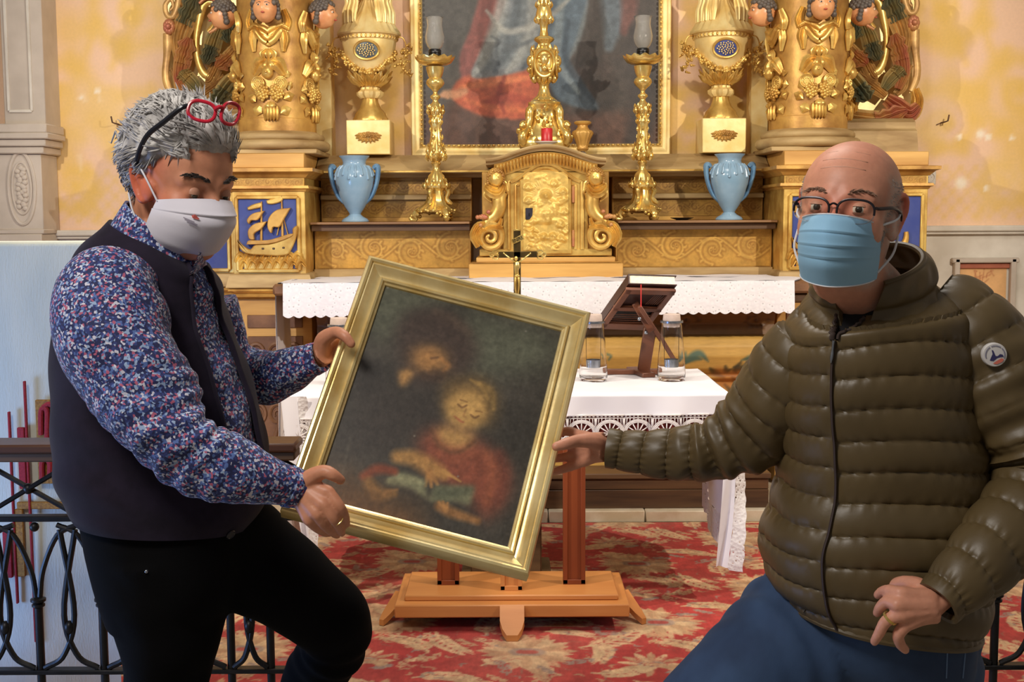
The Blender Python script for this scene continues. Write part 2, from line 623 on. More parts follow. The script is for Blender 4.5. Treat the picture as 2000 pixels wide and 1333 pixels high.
# the painted wall: yellow scrolls stencilled on pink distemper
p = Paint(-3.9, 0.0, 3.9, 4.3, 440, 244, (238, 200, 168))
p.rgb *= (0.97 + 0.06 * vnoise(p.h, p.w, 12, 3))[..., None]
Y1 = (233, 193, 104)
def wall_scrolls(x, sg):
    for (dx, z, r, a0, t) in ((0.30, 3.05, 0.30, 0.5, 1.2), (0.75, 2.72, 0.26, 2.4, 1.3), (0.28, 2.25, 0.24, -1.2, 1.5), (0.72, 2.05, 0.22, 1.0, 1.3),
                              (0.36, 1.72, 0.17, 2.8, 1.4), (0.75, 3.45, 0.30, -0.8, 1.2), (0.25, 3.8, 0.3, 1.4, 1.3)):
        for q, w in acanthus(x + sg * dx, z, r, t, a0 if sg > 0 else pi - a0, sg, 6):
            p.stroke(q, np.array(w) * 1.35, Y1, 0.8, 0.9)
    for (dx, z0, z1, bend) in ((0.1, 1.5, 2.3, 0.15), (0.5, 1.5, 2.6, -0.18), (0.9, 1.6, 2.4, 0.12), (0.6, 2.4, 3.3, 0.2)):
        p.stroke([(x + sg * dx, z0), (x + sg * (dx + bend), (z0 + z1) / 2), (x + sg * dx, z1)], [0.015, 0.055, 0.012], Y1, 0.7, 0.9)
    for k in range(9):
        p.ellipse((x + sg * rng.uniform(0, 1.0), rng.uniform(1.6, 3.6)), (rng.uniform(.06, .13), rng.uniform(.08, .2)), Y1, 0.6, 0.6, rng.uniform(0, 3))
wall_scrolls(-2.95, 1)
wall_scrolls(3.28, -1)
wall_scrolls(-1.05, 1)
wall_scrolls(0.35, 1)
wall_scrolls(1.15, 1)
for x0 in (-2.85, -1.2, 1.0, 2.3):          # the trellis at the foot of the pattern
    for k in range(9):
        p.stroke([(x0 + k * 0.09, 1.5), (x0 + k * 0.09 + 0.28, 1.80)], [0.007], Y1, 0.55, 0.6)
        p.stroke([(x0 + k * 0.09 + 0.28, 1.5), (x0 + k * 0.09, 1.80)], [0.007], Y1, 0.55, 0.6)
wear = np.clip((vnoise(p.h, p.w, 16, 5) - 0.56) * 5, 0, 1)
p.comp(wear, (238, 205, 160), 0.5)
for (px, py, r) in ((1877, 358, 11), (1915, 262, 8), (1930, 268, 6), (1976, 270, 5), (1926, 368, 5), (1874, 268, 5), (190, 178, 5), (157, 190, 4)):
    q = P(px, py, WALL_Y)
    p.ellipse((q[0], q[2]), (r / 327, r / 327), (248, 236, 214), 0.95, 0.4)
for (px, py, l) in ((193, 175, 20), (155, 305, 25), (110, 200, 14), (98, 208, 10), (165, 188, 9)):
    q = P(px, py, WALL_Y)
    p.stroke([(q[0], q[2]), (q[0] + .004, q[2] - l / 327)], [0.004], (246, 226, 196), 0.8)
p.mesh('wall_back', M['vcol_matte'], lambda u, v: np.stack([u, np.full_like(u, WALL_Y), v], -1), kind='structure')
struct('wall_left', MB().box((-3.95, 4.5, 2.1), (0.1, 5.8, 4.4)), M['white_paint'])
struct('wall_right', MB().box((3.95, 4.5, 2.1), (0.1, 5.8, 4.4)), M['white_paint'])

# white dado with its rail, and a panel of painted marble on the right
zr = zf(445, WALL_Y - .03)
for x0, x1, nm in ((-3.9, -1.75, 'left'), (2.08, 3.9, 'right')):
    mb = MB().box(((x0 + x1) / 2, WALL_Y - .015, zr / 2), (x1 - x0, 0.03, zr))
    struct('dado_' + nm, mb, M['white_paint'])
    mb = MB()
    for (z0, h, d) in ((zr - .018, .036, .05), (zr - .044, .016, .034)):
        mb.box(((x0 + x1) / 2, WALL_Y - .03 - d / 2, z0), (x1 - x0, d, h), .008)
    struct('trim_dado_' + nm, mb, M['white_paint'])
q0, q1 = P(1862, 505, WALL_Y - .04), P(1976, 690, WALL_Y - .04)
pn = thing('marble_panel', 'peach painted marble panel in a white recess on the right dado', 'wall panel', ((q0[0] + q1[0]) / 2, WALL_Y - .03, 0.5))
pw = Paint(0, 0, q1[0] - q0[0] - .09, 1.0, 60, 160, (226, 178, 122))
pw.rgb *= (0.9 + 0.2 * vnoise(160, 60, 9, 8))[..., None]
r2 = np.random.default_rng(5)
for k in range(75):
    a = np.array([r2.uniform(0, .27), r2.uniform(0, 1)])
    b = a + r2.normal(0, .05, 2)
    pw.stroke([a, (a + b) / 2 + r2.normal(0, .012, 2), b], [0.0022], (176, 104, 70), .8, .5)
ox, oz = q0[0] + .045, q0[2] - 1.06
pw.mesh('painted_marble', M['vcol_matte'], lambda u, v: np.stack([ox + u, np.full_like(u, WALL_Y - .034), oz + v], -1), pn)
mb = MB()
wp = q1[0] - q0[0]
for (cx, cz, sx, sz) in ((q0[0] + .016, q0[2] - .55, .032, 1.1), (q1[0] - .016, q0[2] - .55, .032, 1.1), (q0[0] + wp / 2, q0[2] - .012, wp + .03, .03)):
    mb.box((cx, WALL_Y - .052, cz), (sx, .045, sz), .006)
mb.build('panel_frame', M['greypaint'], pn)
MB().box((q0[0] + wp / 2, WALL_Y - .04, q0[2] - .045), (wp - .065, .02, .03), .003).build('red_band', simple('brick_red_paint', (178, 104, 78), (160, 88, 66), 9, .7), pn)

# socket outlet and iron hooks
q = P(1811, 347, WALL_Y)
so = thing('wall_socket', 'white electrical socket on a box beside the gilded pedestal', 'socket', q)
mb = MB().box(q + (0, -.018, 0), (.083, .036, .085), .006)
mb.box(q + (-.05, -.011, 0), (.03, .022, .075), .003)
mb.build('socket_box', M['white_paint'], so)
c = []
mb = MB()
a = np.arange(24) * 2 * pi / 24
for r, y in ((.030, -.037), (.031, -.042), (.025, -.042), (.024, -.034), (.0, -.034)):
    c.append(np.column_stack([q[0] + .004 + r * np.cos(a), np.full(24, q[1] + y), q[2] + r * np.sin(a)]))
mb.grid(np.array(c), cv=True)
mb.build('socket_face', M['white_paint'], so)
for dx, dz in ((-.009, 0), (.009, 0), (0, .011)):
    MB().ell(q + (.004 + dx, -.0345, dz), (.0035, .002, .0035), n=(8, 6)).build('socket_hole', M['black'], so)
for px, py, sg, lab in ((232, 243, -1, 'rusty iron hook in the wall behind the grey-haired man'), (1838, 240, 1, 'rusty iron hook in the wall above the socket')):
    q = P(px, py, WALL_Y)
    mb = MB().tube([q, q + (0.0, -.07, 0), q + (sg * .012, -.08, .005), q + (sg * .02, -.075, .04)], .0045, 6)
    mb.tube([q + (0, -.005, 0), q + (.03 * -sg, -.01, -.012)], .003, 5)
    tag(mb.build('wall_hook', simple('rusty_iron', (110, 74, 52), (70, 48, 38), 40, .8)), lab, 'hook')

# grey stucco pilaster at the far left, with an oval cartouche on its pedestal
pil = thing('stucco_pilaster', 'pale grey stucco pilaster with an oval medallion at the far left', 'pilaster', (-2.95, 7.2, 0))
PY = 7.12
def pz(py):
    return zf(py, PY)
x1s, x1c, x1p = xf(84, 100, PY), xf(101, 280, PY), xf(86, 380, PY)
x0 = xf(-10, 100, PY) - .02
x0s = xf(3, 100, PY)
zs0 = pz(238)
MB().box(((x0s + x1s) / 2, PY + .12, (zs0 + 4.2) / 2), (x1s - x0s, .24, 4.2 - zs0), .004).build('shaft', M['greypaint'], pil)
mb = MB()
xa, xb, za, zb = x0s + .03, xf(58, 100, PY), pz(212), 4.2
for a, b in (((xa, za), (xb, za)), ((xb, za), (xb, zb)), ((xa, za), (xa, zb))):
    mb.bar((a[0], PY - .004, a[1]), (b[0], PY - .004, b[1]), .018, .014, up=(0, 1, 0), bev=.004)
mb.build('panel_moulding', M['white_paint'], pil)
mb = MB()
for (ya, yb, d, e) in ((238, 256, .035, .0), (256, 268, .05, .012), (268, 282, .03, -.01), (282, 296, .012, -.03)):
    za, zb = pz(ya), pz(yb)
    mb.box(((x0 + x1c + e) / 2, PY + .10 - d, (za + zb) / 2), (x1c + e - x0, .28, za - zb), .006)
mb.build('impost_moulding', M['greypaint'], pil)
za, zb = pz(296), pz(445)
MB().box(((x0 + x1p) / 2, PY + .1, (za + zb) / 2), (x1p - x0, .25, za - zb), .004).build('pedestal', M['greypaint'], pil)
mb = MB()
for (ya, yb, d, e) in ((443, 452, .02, .01), (452, 475, .03, .0)):
    za, zb = pz(ya), pz(yb)
    mb.box(((x0 + x1p + e) / 2, PY + .10 - d, (za + zb) / 2), (x1p + e - x0, .27, za - zb), .005)
mb.box(((x0 + x1p) / 2, PY + .1, pz(475) / 2), (x1p - x0, .24, pz(475)))
mb.build('pedestal_base', M['greypaint'], pil)
qc = P(42, 368, PY - .03)
a = np.linspace(0, 2 * pi, 40, endpoint=False)
for rr, th in ((1.0, .012), (.72, .008)):
    MB().tube(np.column_stack([qc[0] + .075 * rr * np.cos(a), np.full(40, qc[1] + .004), qc[2] + .205 * rr * np.sin(a)]), th, 8, closed=True).build('oval_moulding', M['greypaint'], pil)
mb = MB()
for k in range(26):
    t = k / 25
    mb.ell(qc + (.02 * sin(k * 2.3), .004, .115 - .23 * t), (.018, .014, .016), n=(8, 6))
mb.build('stucco_figure', M['greypaint'], pil)

# marble kerb and dark wooden platform the altar stands on
ZM = 0.062
mb = MB()
xs = np.linspace(-1.75, 2.1, 9)
for i in range(8):
    mb = MB().box(((xs[i] + xs[i + 1]) / 2, 6.6, ZM / 2), (xs[i + 1] - xs[i] - .004, 1.24 + .006 * (i % 2), ZM - .002 * (i % 3)), .005)
    o = mb.build('kerb_stone', M['marble'])
    if i == 0:
        kerb = o
        o.name = 'trim_kerb'
        o['kind'] = 'structure'
    else:
        o.parent = kerb
        o.matrix_parent_inverse = kerb.matrix_world.inverted()
ZPL = zf(926, 6.03)
pf = thing('altar_platform', 'dark brown wooden platform step under the altar', 'step', (XC, 6.3, ZM))
XPR = xf(1506, 960, 6.02)
xl = 2 * XC - XPR
for z0, z1, y in ((ZM, ZM + (ZPL - ZM) * .52, 6.03), (ZM + (ZPL - ZM) * .52 + .002, ZPL - .03, 6.036)):
    MB().box(((xl + XPR) / 2, y + .012, (z0 + z1) / 2), (XPR - xl - .02, .024, z1 - z0), .002).build('riser_board', M['brownwood'], pf)
for k in range(4):
    MB().box(((xl + XPR) / 2, 6.02 + .07 + k * .141, ZPL - .014), (XPR - xl, .139, .028), .004).build('tread_board', M['brownwood'], pf)
MB().box((XPR - .022, 6.3, (ZM + ZPL) / 2 - .014), (.024, .5, ZPL - ZM - .028)).build('end_board', M['brownwood'], pf)
# ------------------------------------------------------------------ the gilded retable
def sweep(mb, plan, prof):
    """moulding profile [(outward, z)] swept along a plan polyline with mitred corners; outward is to the right of travel"""
    pl = np.asarray(plan, float)
    d = np.diff(pl, axis=0)
    d /= np.linalg.norm(d, axis=1)[:, None]
    nn = np.column_stack([d[:, 1], -d[:, 0]])
    g = []
    for i in range(len(pl)):
        if i == 0:
            m = nn[0]
        elif i == len(pl) - 1:
            m = nn[-1]
        else:
            m = nn[i - 1] + nn[i]
            m = m / (1 + nn[i - 1] @ nn[i])
        g.append([(pl[i, 0] + m[0] * o, pl[i, 1] + m[1] * o, z) for o, z in prof])
    mb.grid(np.array(g), cv=True, cap0=True, cap1=True)
    return mb

def prof(items, back=-0.06):
    """closed profile from (z, outward) steps listed top to bottom"""
    q = [(o, z) for z, o in items]
    return q + [(back, q[-1][1]), (back, q[0][1])]

def head_mesh(mb, c, r, yaw=0.0, pitch=0.0, chub=1.0):
    """a small carved child's head looking along -y turned by yaw"""
    m, n = 22, 28
    th = np.linspace(0.02, pi - 0.02, m)
    ph = np.linspace(0, 2 * pi, n, endpoint=False)
    T, Ph = np.meshgrid(th, ph, indexing='ij')
    d = np.stack([np.sin(T) * np.sin(Ph), -np.sin(T) * np.cos(Ph), np.cos(T)], -1)
    R0 = np.ones_like(T)
    def bump(x, z, s, h):
        u = np.stack(np.broadcast_arrays(np.asarray(x), -np.sqrt(max(0.01, 1 - x * x - z * z)), np.asarray(z)), -1)
        return h * np.exp(-np.sum((d - u) ** 2, -1) / (s * s))
    R0 += bump(0, -.12, .16, .22) + bump(0, .02, .12, .08)
    R0 += bump(.42, -.3, .3, .08) + bump(-.42, -.3, .3, .08)
    R0 += bump(.33, .10, .16, -.10) + bump(-.33, .10, .16, -.10)
    R0 += bump(.33, .32, .2, .05) + bump(-.33, .32, .2, .05)
    R0 += bump(.12, -.42, .1, .07) + bump(-.12, -.42, .1, .07) + bump(0, -.72, .22, .10) + bump(0, -.5, .07, -.04)
    g = d * R0[..., None] * np.array([.82, .9, 1.0]) * r
    cy, sy, cp, sp = cos(yaw), sin(yaw), cos(pitch), sin(pitch)
    Rz = np.array([[cy, -sy, 0], [sy, cy, 0], [0, 0, 1]])
    Rx = np.array([[1, 0, 0], [0, cp, -sp], [0, sp, cp]])
    Q = Rz @ Rx
    mb.grid(g @ Q.T + np.asarray(c, float), cv=True, cap0=True, cap1=True)
    return Q

M['eyewhite'] = simple('painted_eye', (214, 200, 180), None, rough=.3)
M['lips'] = simple('painted_lips', (166, 70, 54), None, rough=.35)
def putto(name, c, r, yaw, parent, painted=True, label=None):
    """a cherub head with hair, eyes, brows and mouth"""
    mb = MB()
    c = np.asarray(c, float)
    Q = head_mesh(mb, c, r, yaw)
    o = mb.build(name, M['puttoskin'] if painted else M['gold'], parent, 180, label=label)
    h = MB()
    for k in range(80):
        a = k * 2.399
        z = .22 + .76 * (k / 79)
        rr = math.sqrt(max(0, 1 - z * z))
        d = np.array([rr * cos(a), rr * sin(a), z])
        if d[1] < -0.55 and d[2] < .62:
            continue
        h.ell(c + Q @ (d * np.array([.86, .92, 1.0]) * r * 1.0), r * .19, n=(8, 6))
    for sg in (-1, 1):
        for k in range(4):
            h.ell(c + Q @ (np.array([sg * .84, .08 + .05 * k, .2 - .26 * k]) * r), r * (.20 if k < 3 else .24), n=(8, 6))
    h.build('hair', M['puttohair'] if painted else M['gold_old'], o, 180)
    if painted:
        for sg in (-1, 1):
            e = np.array([sg * .29, -.80, .09])
            MB().ell(c + Q @ (e * r), (r * .10, r * .10, r * .075), n=(10, 8)).build('eye', M['eyewhite'], o, 180)
            MB().ell(c + Q @ ((e + (0, -.07, 0)) * r), r * .055, n=(8, 6)).build('iris', M['black'], o, 180)
            MB().tube([c + Q @ (np.array([sg * (.13 + .11 * k), -.87 + .05 * k, .24 + .05 * sin(k * 1.5)]) * r) for k in range(4)], r * .025, 5).build('eyebrow', M['puttohair'], o)
        MB().ell(c + Q @ (np.array([0, -.93, -.42]) * r), (r * .13, r * .07, r * .06), n=(10, 6)).build('mouth', M['lips'], o, 180)
    return o

def paint_frieze(x0, x1, z0, z1, n, fn, name, parent, base=(196, 152, 72), dark=(150, 104, 40), pitch=None, r=None, w=None, mat='vcol_gild', relief=.004, nor=(0, -1, 0), seed=0):
    W = w or int((x1 - x0) / .004)
    q = Paint(x0, z0, x1, z1, W, max(8, int(W * (z1 - z0) / (x1 - x0))), base)
    q.rgb *= (0.82 + 0.3 * vnoise(q.h, q.w, 9, seed))[..., None]
    hgt = z1 - z0
    r = r or hgt * .36
    m = scrollwork(q, dark, 0.0, 1.0, x0, x1, (z0 + z1) / 2, r, pitch or r * 2.5)
    edge = np.clip(blur(m, 1) * (1 - m) * 3.2, 0, 1)
    q.comp(edge, dark, .85)
    q.comp(m, (220, 178, 92), .35)
    return q.mesh(name, M[mat], fn, parent, relief, nor)

# --- pedestals under the columns
FY = 6.55
zP = {k: zf(k, FY) for k in (297, 325, 345, 362, 372, 388, 530, 560, 582)}
ROPE = None
def ship(parent, cx, z0, k, Y):
    """a gilded two-masted ship riding on waves; k metres per crop unit, z0 the waterline"""
    def q(x, y):
        return (cx + (x - 455) * k, z0 + (590 - y) * k)
    def pr(pts, d, bev, name, mat='gold', sm=24):
        c = spline(np.array([q(*a) for a in pts] + [q(*pts[0])]), sm)[:-1] if sm else np.array([q(*a) for a in pts])
        MB().prism(c, (0, Y, 0), EX, EZ, -EY, d, bev).build(name, M[mat], sh, 30)
    sh = MB().prism(spline(np.array([q(*a) for a in ((275, 515), (300, 545), (350, 575), (385, 545), (480, 540), (600, 495), (612, 450), (640, 435), (632, 500), (600, 575), (560, 612), (420, 610), (330, 600), (290, 570), (275, 515))]), 48)[:-1], (0, Y, 0), EX, EZ, -EY, .034, .005).build('ship_hull', M['gold'], parent, 20, label='gilded ship with two masts in relief')
    pr([(330, 545), (480, 540), (600, 500), (600, 480), (480, 515), (400, 520), (345, 520)], .040, .003, 'ship_rail', 'gold_old')
    for a in ((430, 570), (495, 570), (555, 565)):
        x, z = q(*a)
        MB().box((x, Y - .034, z), (.013, .008, .01), .002).build('gun_port', M['brownwood'], sh)
    for a, b in (((415, 520), (422, 285)), ((545, 500), (545, 250))):
        xa, za = q(*a)
        xb, zb = q(*b)
        MB().tube([(xa, Y - .008, za), (xb, Y - .008, zb)], [.007, .004], 6).build('mast', M['gold_old'], sh)
    for d in (-14, 14):
        xa, za = q(545 + d * 2.4, 490)
        xb, zb = q(545, 350)
        MB().tube([(xa, Y - .008, za), (xb, Y - .008, zb)], .003, 5).build('shroud', M['gold'], sh)
    for pts in (((450, 280), (490, 268), (548, 252), (548, 282), (500, 300), (460, 300)), ((335, 320), (370, 302), (420, 292), (420, 318), (380, 330), (340, 336))):
        pr(pts, .012, .005, 'pennant', 'gold')
    for pts in (((600, 325), (520, 335), (470, 380), (458, 440), (480, 478), (492, 440), (530, 440), (560, 390)),
                ((440, 342), (370, 358), (335, 395), (345, 420), (360, 400), (400, 395)),
                ((455, 405), (380, 420), (340, 460), (345, 510), (375, 515), (375, 480), (420, 450))):
        pr(pts, .03, .004, 'sail', 'gold_old')
    mb = MB()
    for i in range(16):
        x = 275 + (i % 8) * 50 + (i // 8) * 20
        y = 625 + (i // 8) * 38
        pts = [(*q(x - 18, y + 30),), (*q(x + 8, y - 18),), (*q(x + 40, y + 20),)]
        mb.leaf([(a[0], Y - .004, a[1]) for a in pts], [.014, .022, .006], (0, -1, 0), .7, 1.5, 9, 7)
    mb.build('waves', M['gold'], sh)
    xa, za = q(455, 660)
    MB().box((xa, Y - .004, za), (.26, .012, .062), .004).build('wave_bed', M['gold'], sh)

def anchor(parent, cx, cz, Y):
    a = np.linspace(-.2, pi + .2, 20)
    o = MB().tube(np.column_stack([cx + .085 * np.cos(a), np.full(20, Y - .01), cz - .02 - .095 * np.sin(a)]), np.interp(np.linspace(0, 1, 20), [0, .5, 1], [.012, .03, .012]), 8, flat=.7, up=(0, 1, 0)).build('anchor_arms', M['gold'], parent, label='gilded anchor in relief')
    MB().tube([(cx, Y - .01, cz - .11), (cx, Y - .01, cz + .12)], [.02, .014], 8).build('anchor_shank', M['gold'], o)
    MB().tube([(cx - .06, Y - .012, cz + .09), (cx + .06, Y - .012, cz + .09)], .012, 8).build('anchor_stock', M['gold'], o)

def pedestal(sg):
    lab = 'gilded pedestal with a blue ship panel under the %s carved column' % ('left' if sg < 0 else 'right')
    if sg > 0:
        lab = 'gilded pedestal with blue panels behind the bald man'
    t = thing('column_pedestal', lab, 'pedestal', (XC + sg * 1.66, 6.9, ZM), 'retable pedestals')
    X = lambda r: XC + sg * r
    i0, i1, o1 = 1.268, 1.655, 2.075
    OY = 6.68
    def blk(name, r0, r1, y0, z0, z1, mat, bev=.003):
        return MB().box(((X(r0) + X(r1)) / 2, (y0 + 7.34) / 2, (z0 + z1) / 2), (abs(r1 - r0), 7.34 - y0, z1 - z0), bev).build(name, M[mat], t)
    def pl(e=0):
        # plan running so that outward is to the right of travel
        a = [(i0, 7.1), (i0, FY), (i1, FY), (i1, OY), (o1, OY), (o1, 7.3)]
        a = [(X(x), y) for x, y in a]
        return a if sg > 0 else a[::-1]
    def mould(name, items, mat):
        pp = pl()
        m = MB()
        sweep(m, pp, prof(items, -.1))
        return m.build(name, M[mat], t, 30)
    blk('body_block', i0, i1, FY, zP[560], zP[362], 'gold')
    blk('wing_block', i1 - .01, o1, OY, zP[560], zP[362], 'gold')
    blk('top_block', i0, i1, FY, zP[325], zP[297], 'ochre')
    blk('wing_top_block', i1 - .01, o1, OY, zP[325], zP[297], 'ochre')
    blk('frieze_block', i0, i1, FY, zP[362], zP[325], 'gold')
    blk('wing_frieze_block', i1 - .01, o1, OY, zP[362], zP[325], 'gold')
    d = .045
    mould('cornice', [(zP[325], .01), (zP[325] - .004, .052), (zP[325] - .022, .052), (zP[325] - .03, .03), (zP[345] + .012, .018), (zP[345], .006)], 'gold_old')
    mould('necking', [(zP[362] + .004, .022), (zP[362] - .01, .026), (zP[362] - .016, .01), (zP[372], .004)], 'gold_old')
    mould('base_moulding', [(zP[530] - .004, .004), (zP[530] - .012, .02), (zP[560] + .004, .038), (zP[560], .03)], 'drab')
    # tooled frieze and panels
    xa, xb = sorted((X(i0 + .01), X(i1 - .01)))
    paint_frieze(xa, xb, zP[362] + .004, zP[345] - .004, 0, lambda u, v: np.stack([u, np.full_like(u, FY - .003), v], -1), 'tooled_frieze', t, r=.021, pitch=.055, w=110)
    xa, xb = sorted((X(i1 + .02), X(o1 - .01)))
    paint_frieze(xa, xb, zP[362] + .004, zP[345] - .004, 0, lambda u, v: np.stack([u, np.full_like(u, OY - .003), v], -1), 'tooled_frieze', t, r=.021, pitch=.055, w=110, seed=3)
    for (r0, r1, yy, kind) in ((i0 + .035, i1 - .025, FY, 'ship'), (i1 + .05, o1 - .03, OY, 'anchor')):
        xa, xb = sorted((X(r0), X(r1)))
        za, zb = zP[530] + .01, zP[388] + .014
        g = MB().box(((xa + xb) / 2, yy - .002, (za + zb) / 2), (xb - xa, .006, zb - za)).build('panel_ground', M['blue'], t)
        m = MB()
        for (a, b) in (((xa, za), (xb, za)), ((xb, za), (xb, zb)), ((xb, zb), (xa, zb)), ((xa, zb), (xa, za))):
            m.bar((a[0], yy - .008, a[1]), (b[0], yy - .008, b[1]), .02, .018, up=(0, 1, 0), bev=.006)
        m.build('panel_frame', M['gold'], g)
        if kind == 'ship':
            ship(g, (xa + xb) / 2, za + (zb - za) * .26, .00087, yy - .006)
        else:
            anchor(g, (xa + xb) / 2, (za + zb) / 2 - .005, yy - .006)
    # lower storey below the base moulding: ochre dies with carved brown panels
    blk('lower_die', i0 - .02, i1, FY + .03, ZM, zP[582], 'ochre')
    blk('wing_lower_die', i1 - .01, o1, OY + .02, ZM, zP[582], 'ochre')
    mould('lower_cornice', [(zP[560], .02), (zP[560] - .015, .03), (zP[560] - .03, .0), (zP[582] + .014, .012), (zP[582], -.03)], 'gold_old')
    for r0, r1, yy in ((i0 + .03, i1 - .06, FY + .03), (i1 + .04, o1 - .06, OY + .02)):
        xa, xb = sorted((X(r0), X(r1)))
        for za, zb in ((.93, 1.0), (.69, .885), (.30, .62)):
            MB().box(((xa + xb) / 2, yy - .004, (za + zb) / 2), (xb - xa, .012, zb - za), .003).build('brown_panel', M['carvedbrown'], t)
            m = MB()
            if zb - za > .1:
                for i in range(3):
                    cx = xa + (xb - xa) * (i + .5) / 3
                    r = min(.05, (zb - za) * .3)
                    an = np.linspace(0, 3.2 * pi, 26)
                    rr = r * (1 - .8 * an / an[-1])
                    s2 = 1 if i % 2 else -1
                    m.tube(np.column_stack([cx + rr * np.cos(an) * s2, np.full(26, yy - .012), (za + zb) / 2 + rr * np.sin(an) * 1.3]), np.linspace(.013, .006, 26), 6)
                    m.leaf([(cx - .04, yy - .01, za + .02), (cx, yy - .016, za + .05), (cx + .045 * s2, yy - .01, zb - .02)], [.008, .02, .003], (0, -1, 0), .5, 1.5)
                m.build('carved_scroll', M['carvedbrown'], t)
    return t

pedestal(-1)
pedestal(1)

# --- carved columns
KC = 1 / (4.165 * S(6.62))
def column(sg):
    Y = 6.83
    cx = XC + sg * 1.455
    zb = zP[297]
    t = thing('carved_column', 'gilded column with cherub heads and carved fruit, ' + ('left of the altar painting' if sg < 0 else 'right of the altar painting'), 'column', (cx, Y, zb), 'retable columns')
    rs = .205
    zt = 3.75
    z0 = zf(252, Y - rs)
    k = z0 - zb
    # attic base rings
    MB().box((cx, Y, zb + .012), (.5, .5, .024), .004).build('plinth', M['drab'], t)
    a = np.linspace(-pi / 2, pi / 2, 9)
    p1 = [(.262 + .022 * cos(q), zb + .05 + .026 * sin(q)) for q in a]
    MB().lathe([(.2, zb + .02)] + p1 + [(.2, zb + .08)], (cx, Y, 0), 48).build('base_ring', M['drab'], t)
    p2 = [(.232, zb + .078), (.224, zb + .088), (.222, zb + .1), (.236, zb + .106)] + [(.236 + .018 * cos(q), zb + k - .032 + .02 * sin(q)) for q in a] + [(.212, zb + k)]
    MB().lathe([(.2, zb + .07)] + p2 + [(.19, zb + k)], (cx, Y, 0), 48).build('base_ring', M['drab'], t)
    MB().lathe([(rs + .006, z0), (rs + .006, z0 + .065), (rs, z0 + .068), (rs, zt)], (cx, Y, 0), 48).build('shaft', M['gold_old'], t)
    for dth in (0, -78, 78):
        th0 = R(dth)
        def C(x, z, off=0.0):
            a = th0 + x / rs
            r = rs + off
            return np.array([cx + r * sin(a), Y - r * cos(a), z])
        def N(x):
            a = th0 + x / rs
            return np.array([sin(a), -cos(a), 0])
        def W(u, v, off=0.0):                 # crop pixels of the left column to the shaft
            return C((u - 895) * KC, z0 + (1042 - v) * KC, off)
        hd = W(895, 95, .05) + N(0) * .02
        putto('cherub_head', hd, .076, th0, t)
        # swag with tails
        m = MB()
        for (pts, w) in ((((745, 250), (800, 235), (860, 310), (895, 335)), [.02, .03, .03, .03]), (((1050, 250), (990, 235), (930, 310), (895, 335)), [.02, .03, .03, .03]),
                         (((770, 210), (850, 250), (895, 280)), [.016, .028, .028]), (((1020, 210), (940, 250), (895, 280)), [.016, .028, .028])):
            m.leaf([W(a, b, .012) for a, b in pts], w, N(0), .7, 2.5, 12, 9)
        for s2 in (-1, 1):
            m.leaf([W(895 + s2 * 120, 250, .01), W(895 + s2 * 128, 320, .012), W(895 + s2 * 118, 420, .01)], [.022, .03, .012], N(s2 * .08), .6, 3, 10, 11)
            m.leaf([W(895 + s2 * 140, 250, .012), W(895 + s2 * 150, 180, .014), W(895 + s2 * 120, 90, .02)], [.02, .026, .016], N(s2 * .08), .6, 2, 10, 9)
        m.build('drapery_swag', M['gold'], t)
        # pendant of fruit
        m = MB()
        m.ell(W(895, 365, .006), (.017, .015, .013))
        for s2 in (-1, 0, 1):
            m.leaf([W(895 + s2 * 12, 400, .01), W(895 + s2 * 42, 440, .018), W(895 + s2 * 30, 490, .01)], [.008, .02, .006], N(0), .7, 1)
        for s2 in (-1, 1):
            m.leaf([W(895 + s2 * 14, 490, .01), W(895 + s2 * 70, 520, .014), W(895 + s2 * 125, 600, .006)], [.02, .042, .02], N(s2 * .05), .5, 3, 10, 11)
        m.leaf([W(895, 480, .012), W(895, 530, .02), W(895, 580, .012)], [.02, .04, .02], N(0), .5, 2.5, 10, 9)
        for (u, v, w2, dirn) in ((800, 690, .03, (-60, 30)), (1030, 680, .026, (50, 15)), (1030, 740, .032, (30, 70)), (1000, 850, .032, (35, 75)), (810, 850, .03, (-30, 75)), (770, 760, .03, (-40, 60)), (1010, 600, .02, (60, -10))):
            m.leaf([W(u, v, .004), W(u + dirn[0] * .5, v + dirn[1] * .5, .012), W(u + dirn[0], v + dirn[1], .003)], [.014, w2, .004], N((u - 895) * KC), .35, 1, 9, 7)
        m.build('carved_leaves', M['gold'], t)
        m = MB()
        m.ell(W(885, 585, .02), (.032, .032, .036))
        m.ell(W(885, 585, .05), .008)
        m.build('carved_fig', M['gold'], t)
        m = MB()
        for (u, v) in ((980, 670), (810, 670)):
            ctr, nn = W(u, v, .014), N((u - 895) * KC)
            sx = np.cross(nn, EZ)
            an = np.arange(20) * 2 * pi / 20
            for r2, of in ((.034, .006), (.026, .005)):
                m.tube(np.array([ctr + nn * of + r2 * (cos(q) * sx + sin(q) * EZ) for q in an]), .004, 6, closed=True)
            m.prism([(.034 * cos(q), .034 * sin(q)) for q in an], ctr - nn * .012, sx, EZ, nn, .016, .004)
            for q in an[::2]:
                m.ell(ctr + nn * .006 + .016 * (cos(q) * sx + sin(q) * EZ), .0045, n=(6, 4))
        m.build('fruit_slice', M['gold'], t)
        m = MB()
        r3 = np.random.default_rng(4)
        for s2 in (-1, 1):
            for k2 in range(22):
                rr = math.sqrt((k2 + .5) / 22)
                an = k2 * 2.399
                u, v = 895 + s2 * 52 + rr * 50 * cos(an), 745 + rr * 60 * sin(an)
                m.ell(W(u, v, .012 + .018 * (1 - rr * rr)), .0105, n=(8, 6))
        m.build('grapes', M['gold'], t)
        m = MB()
        ctr = W(905, 905, .012)
        nn = N(0)
        sx = np.cross(nn, EZ)
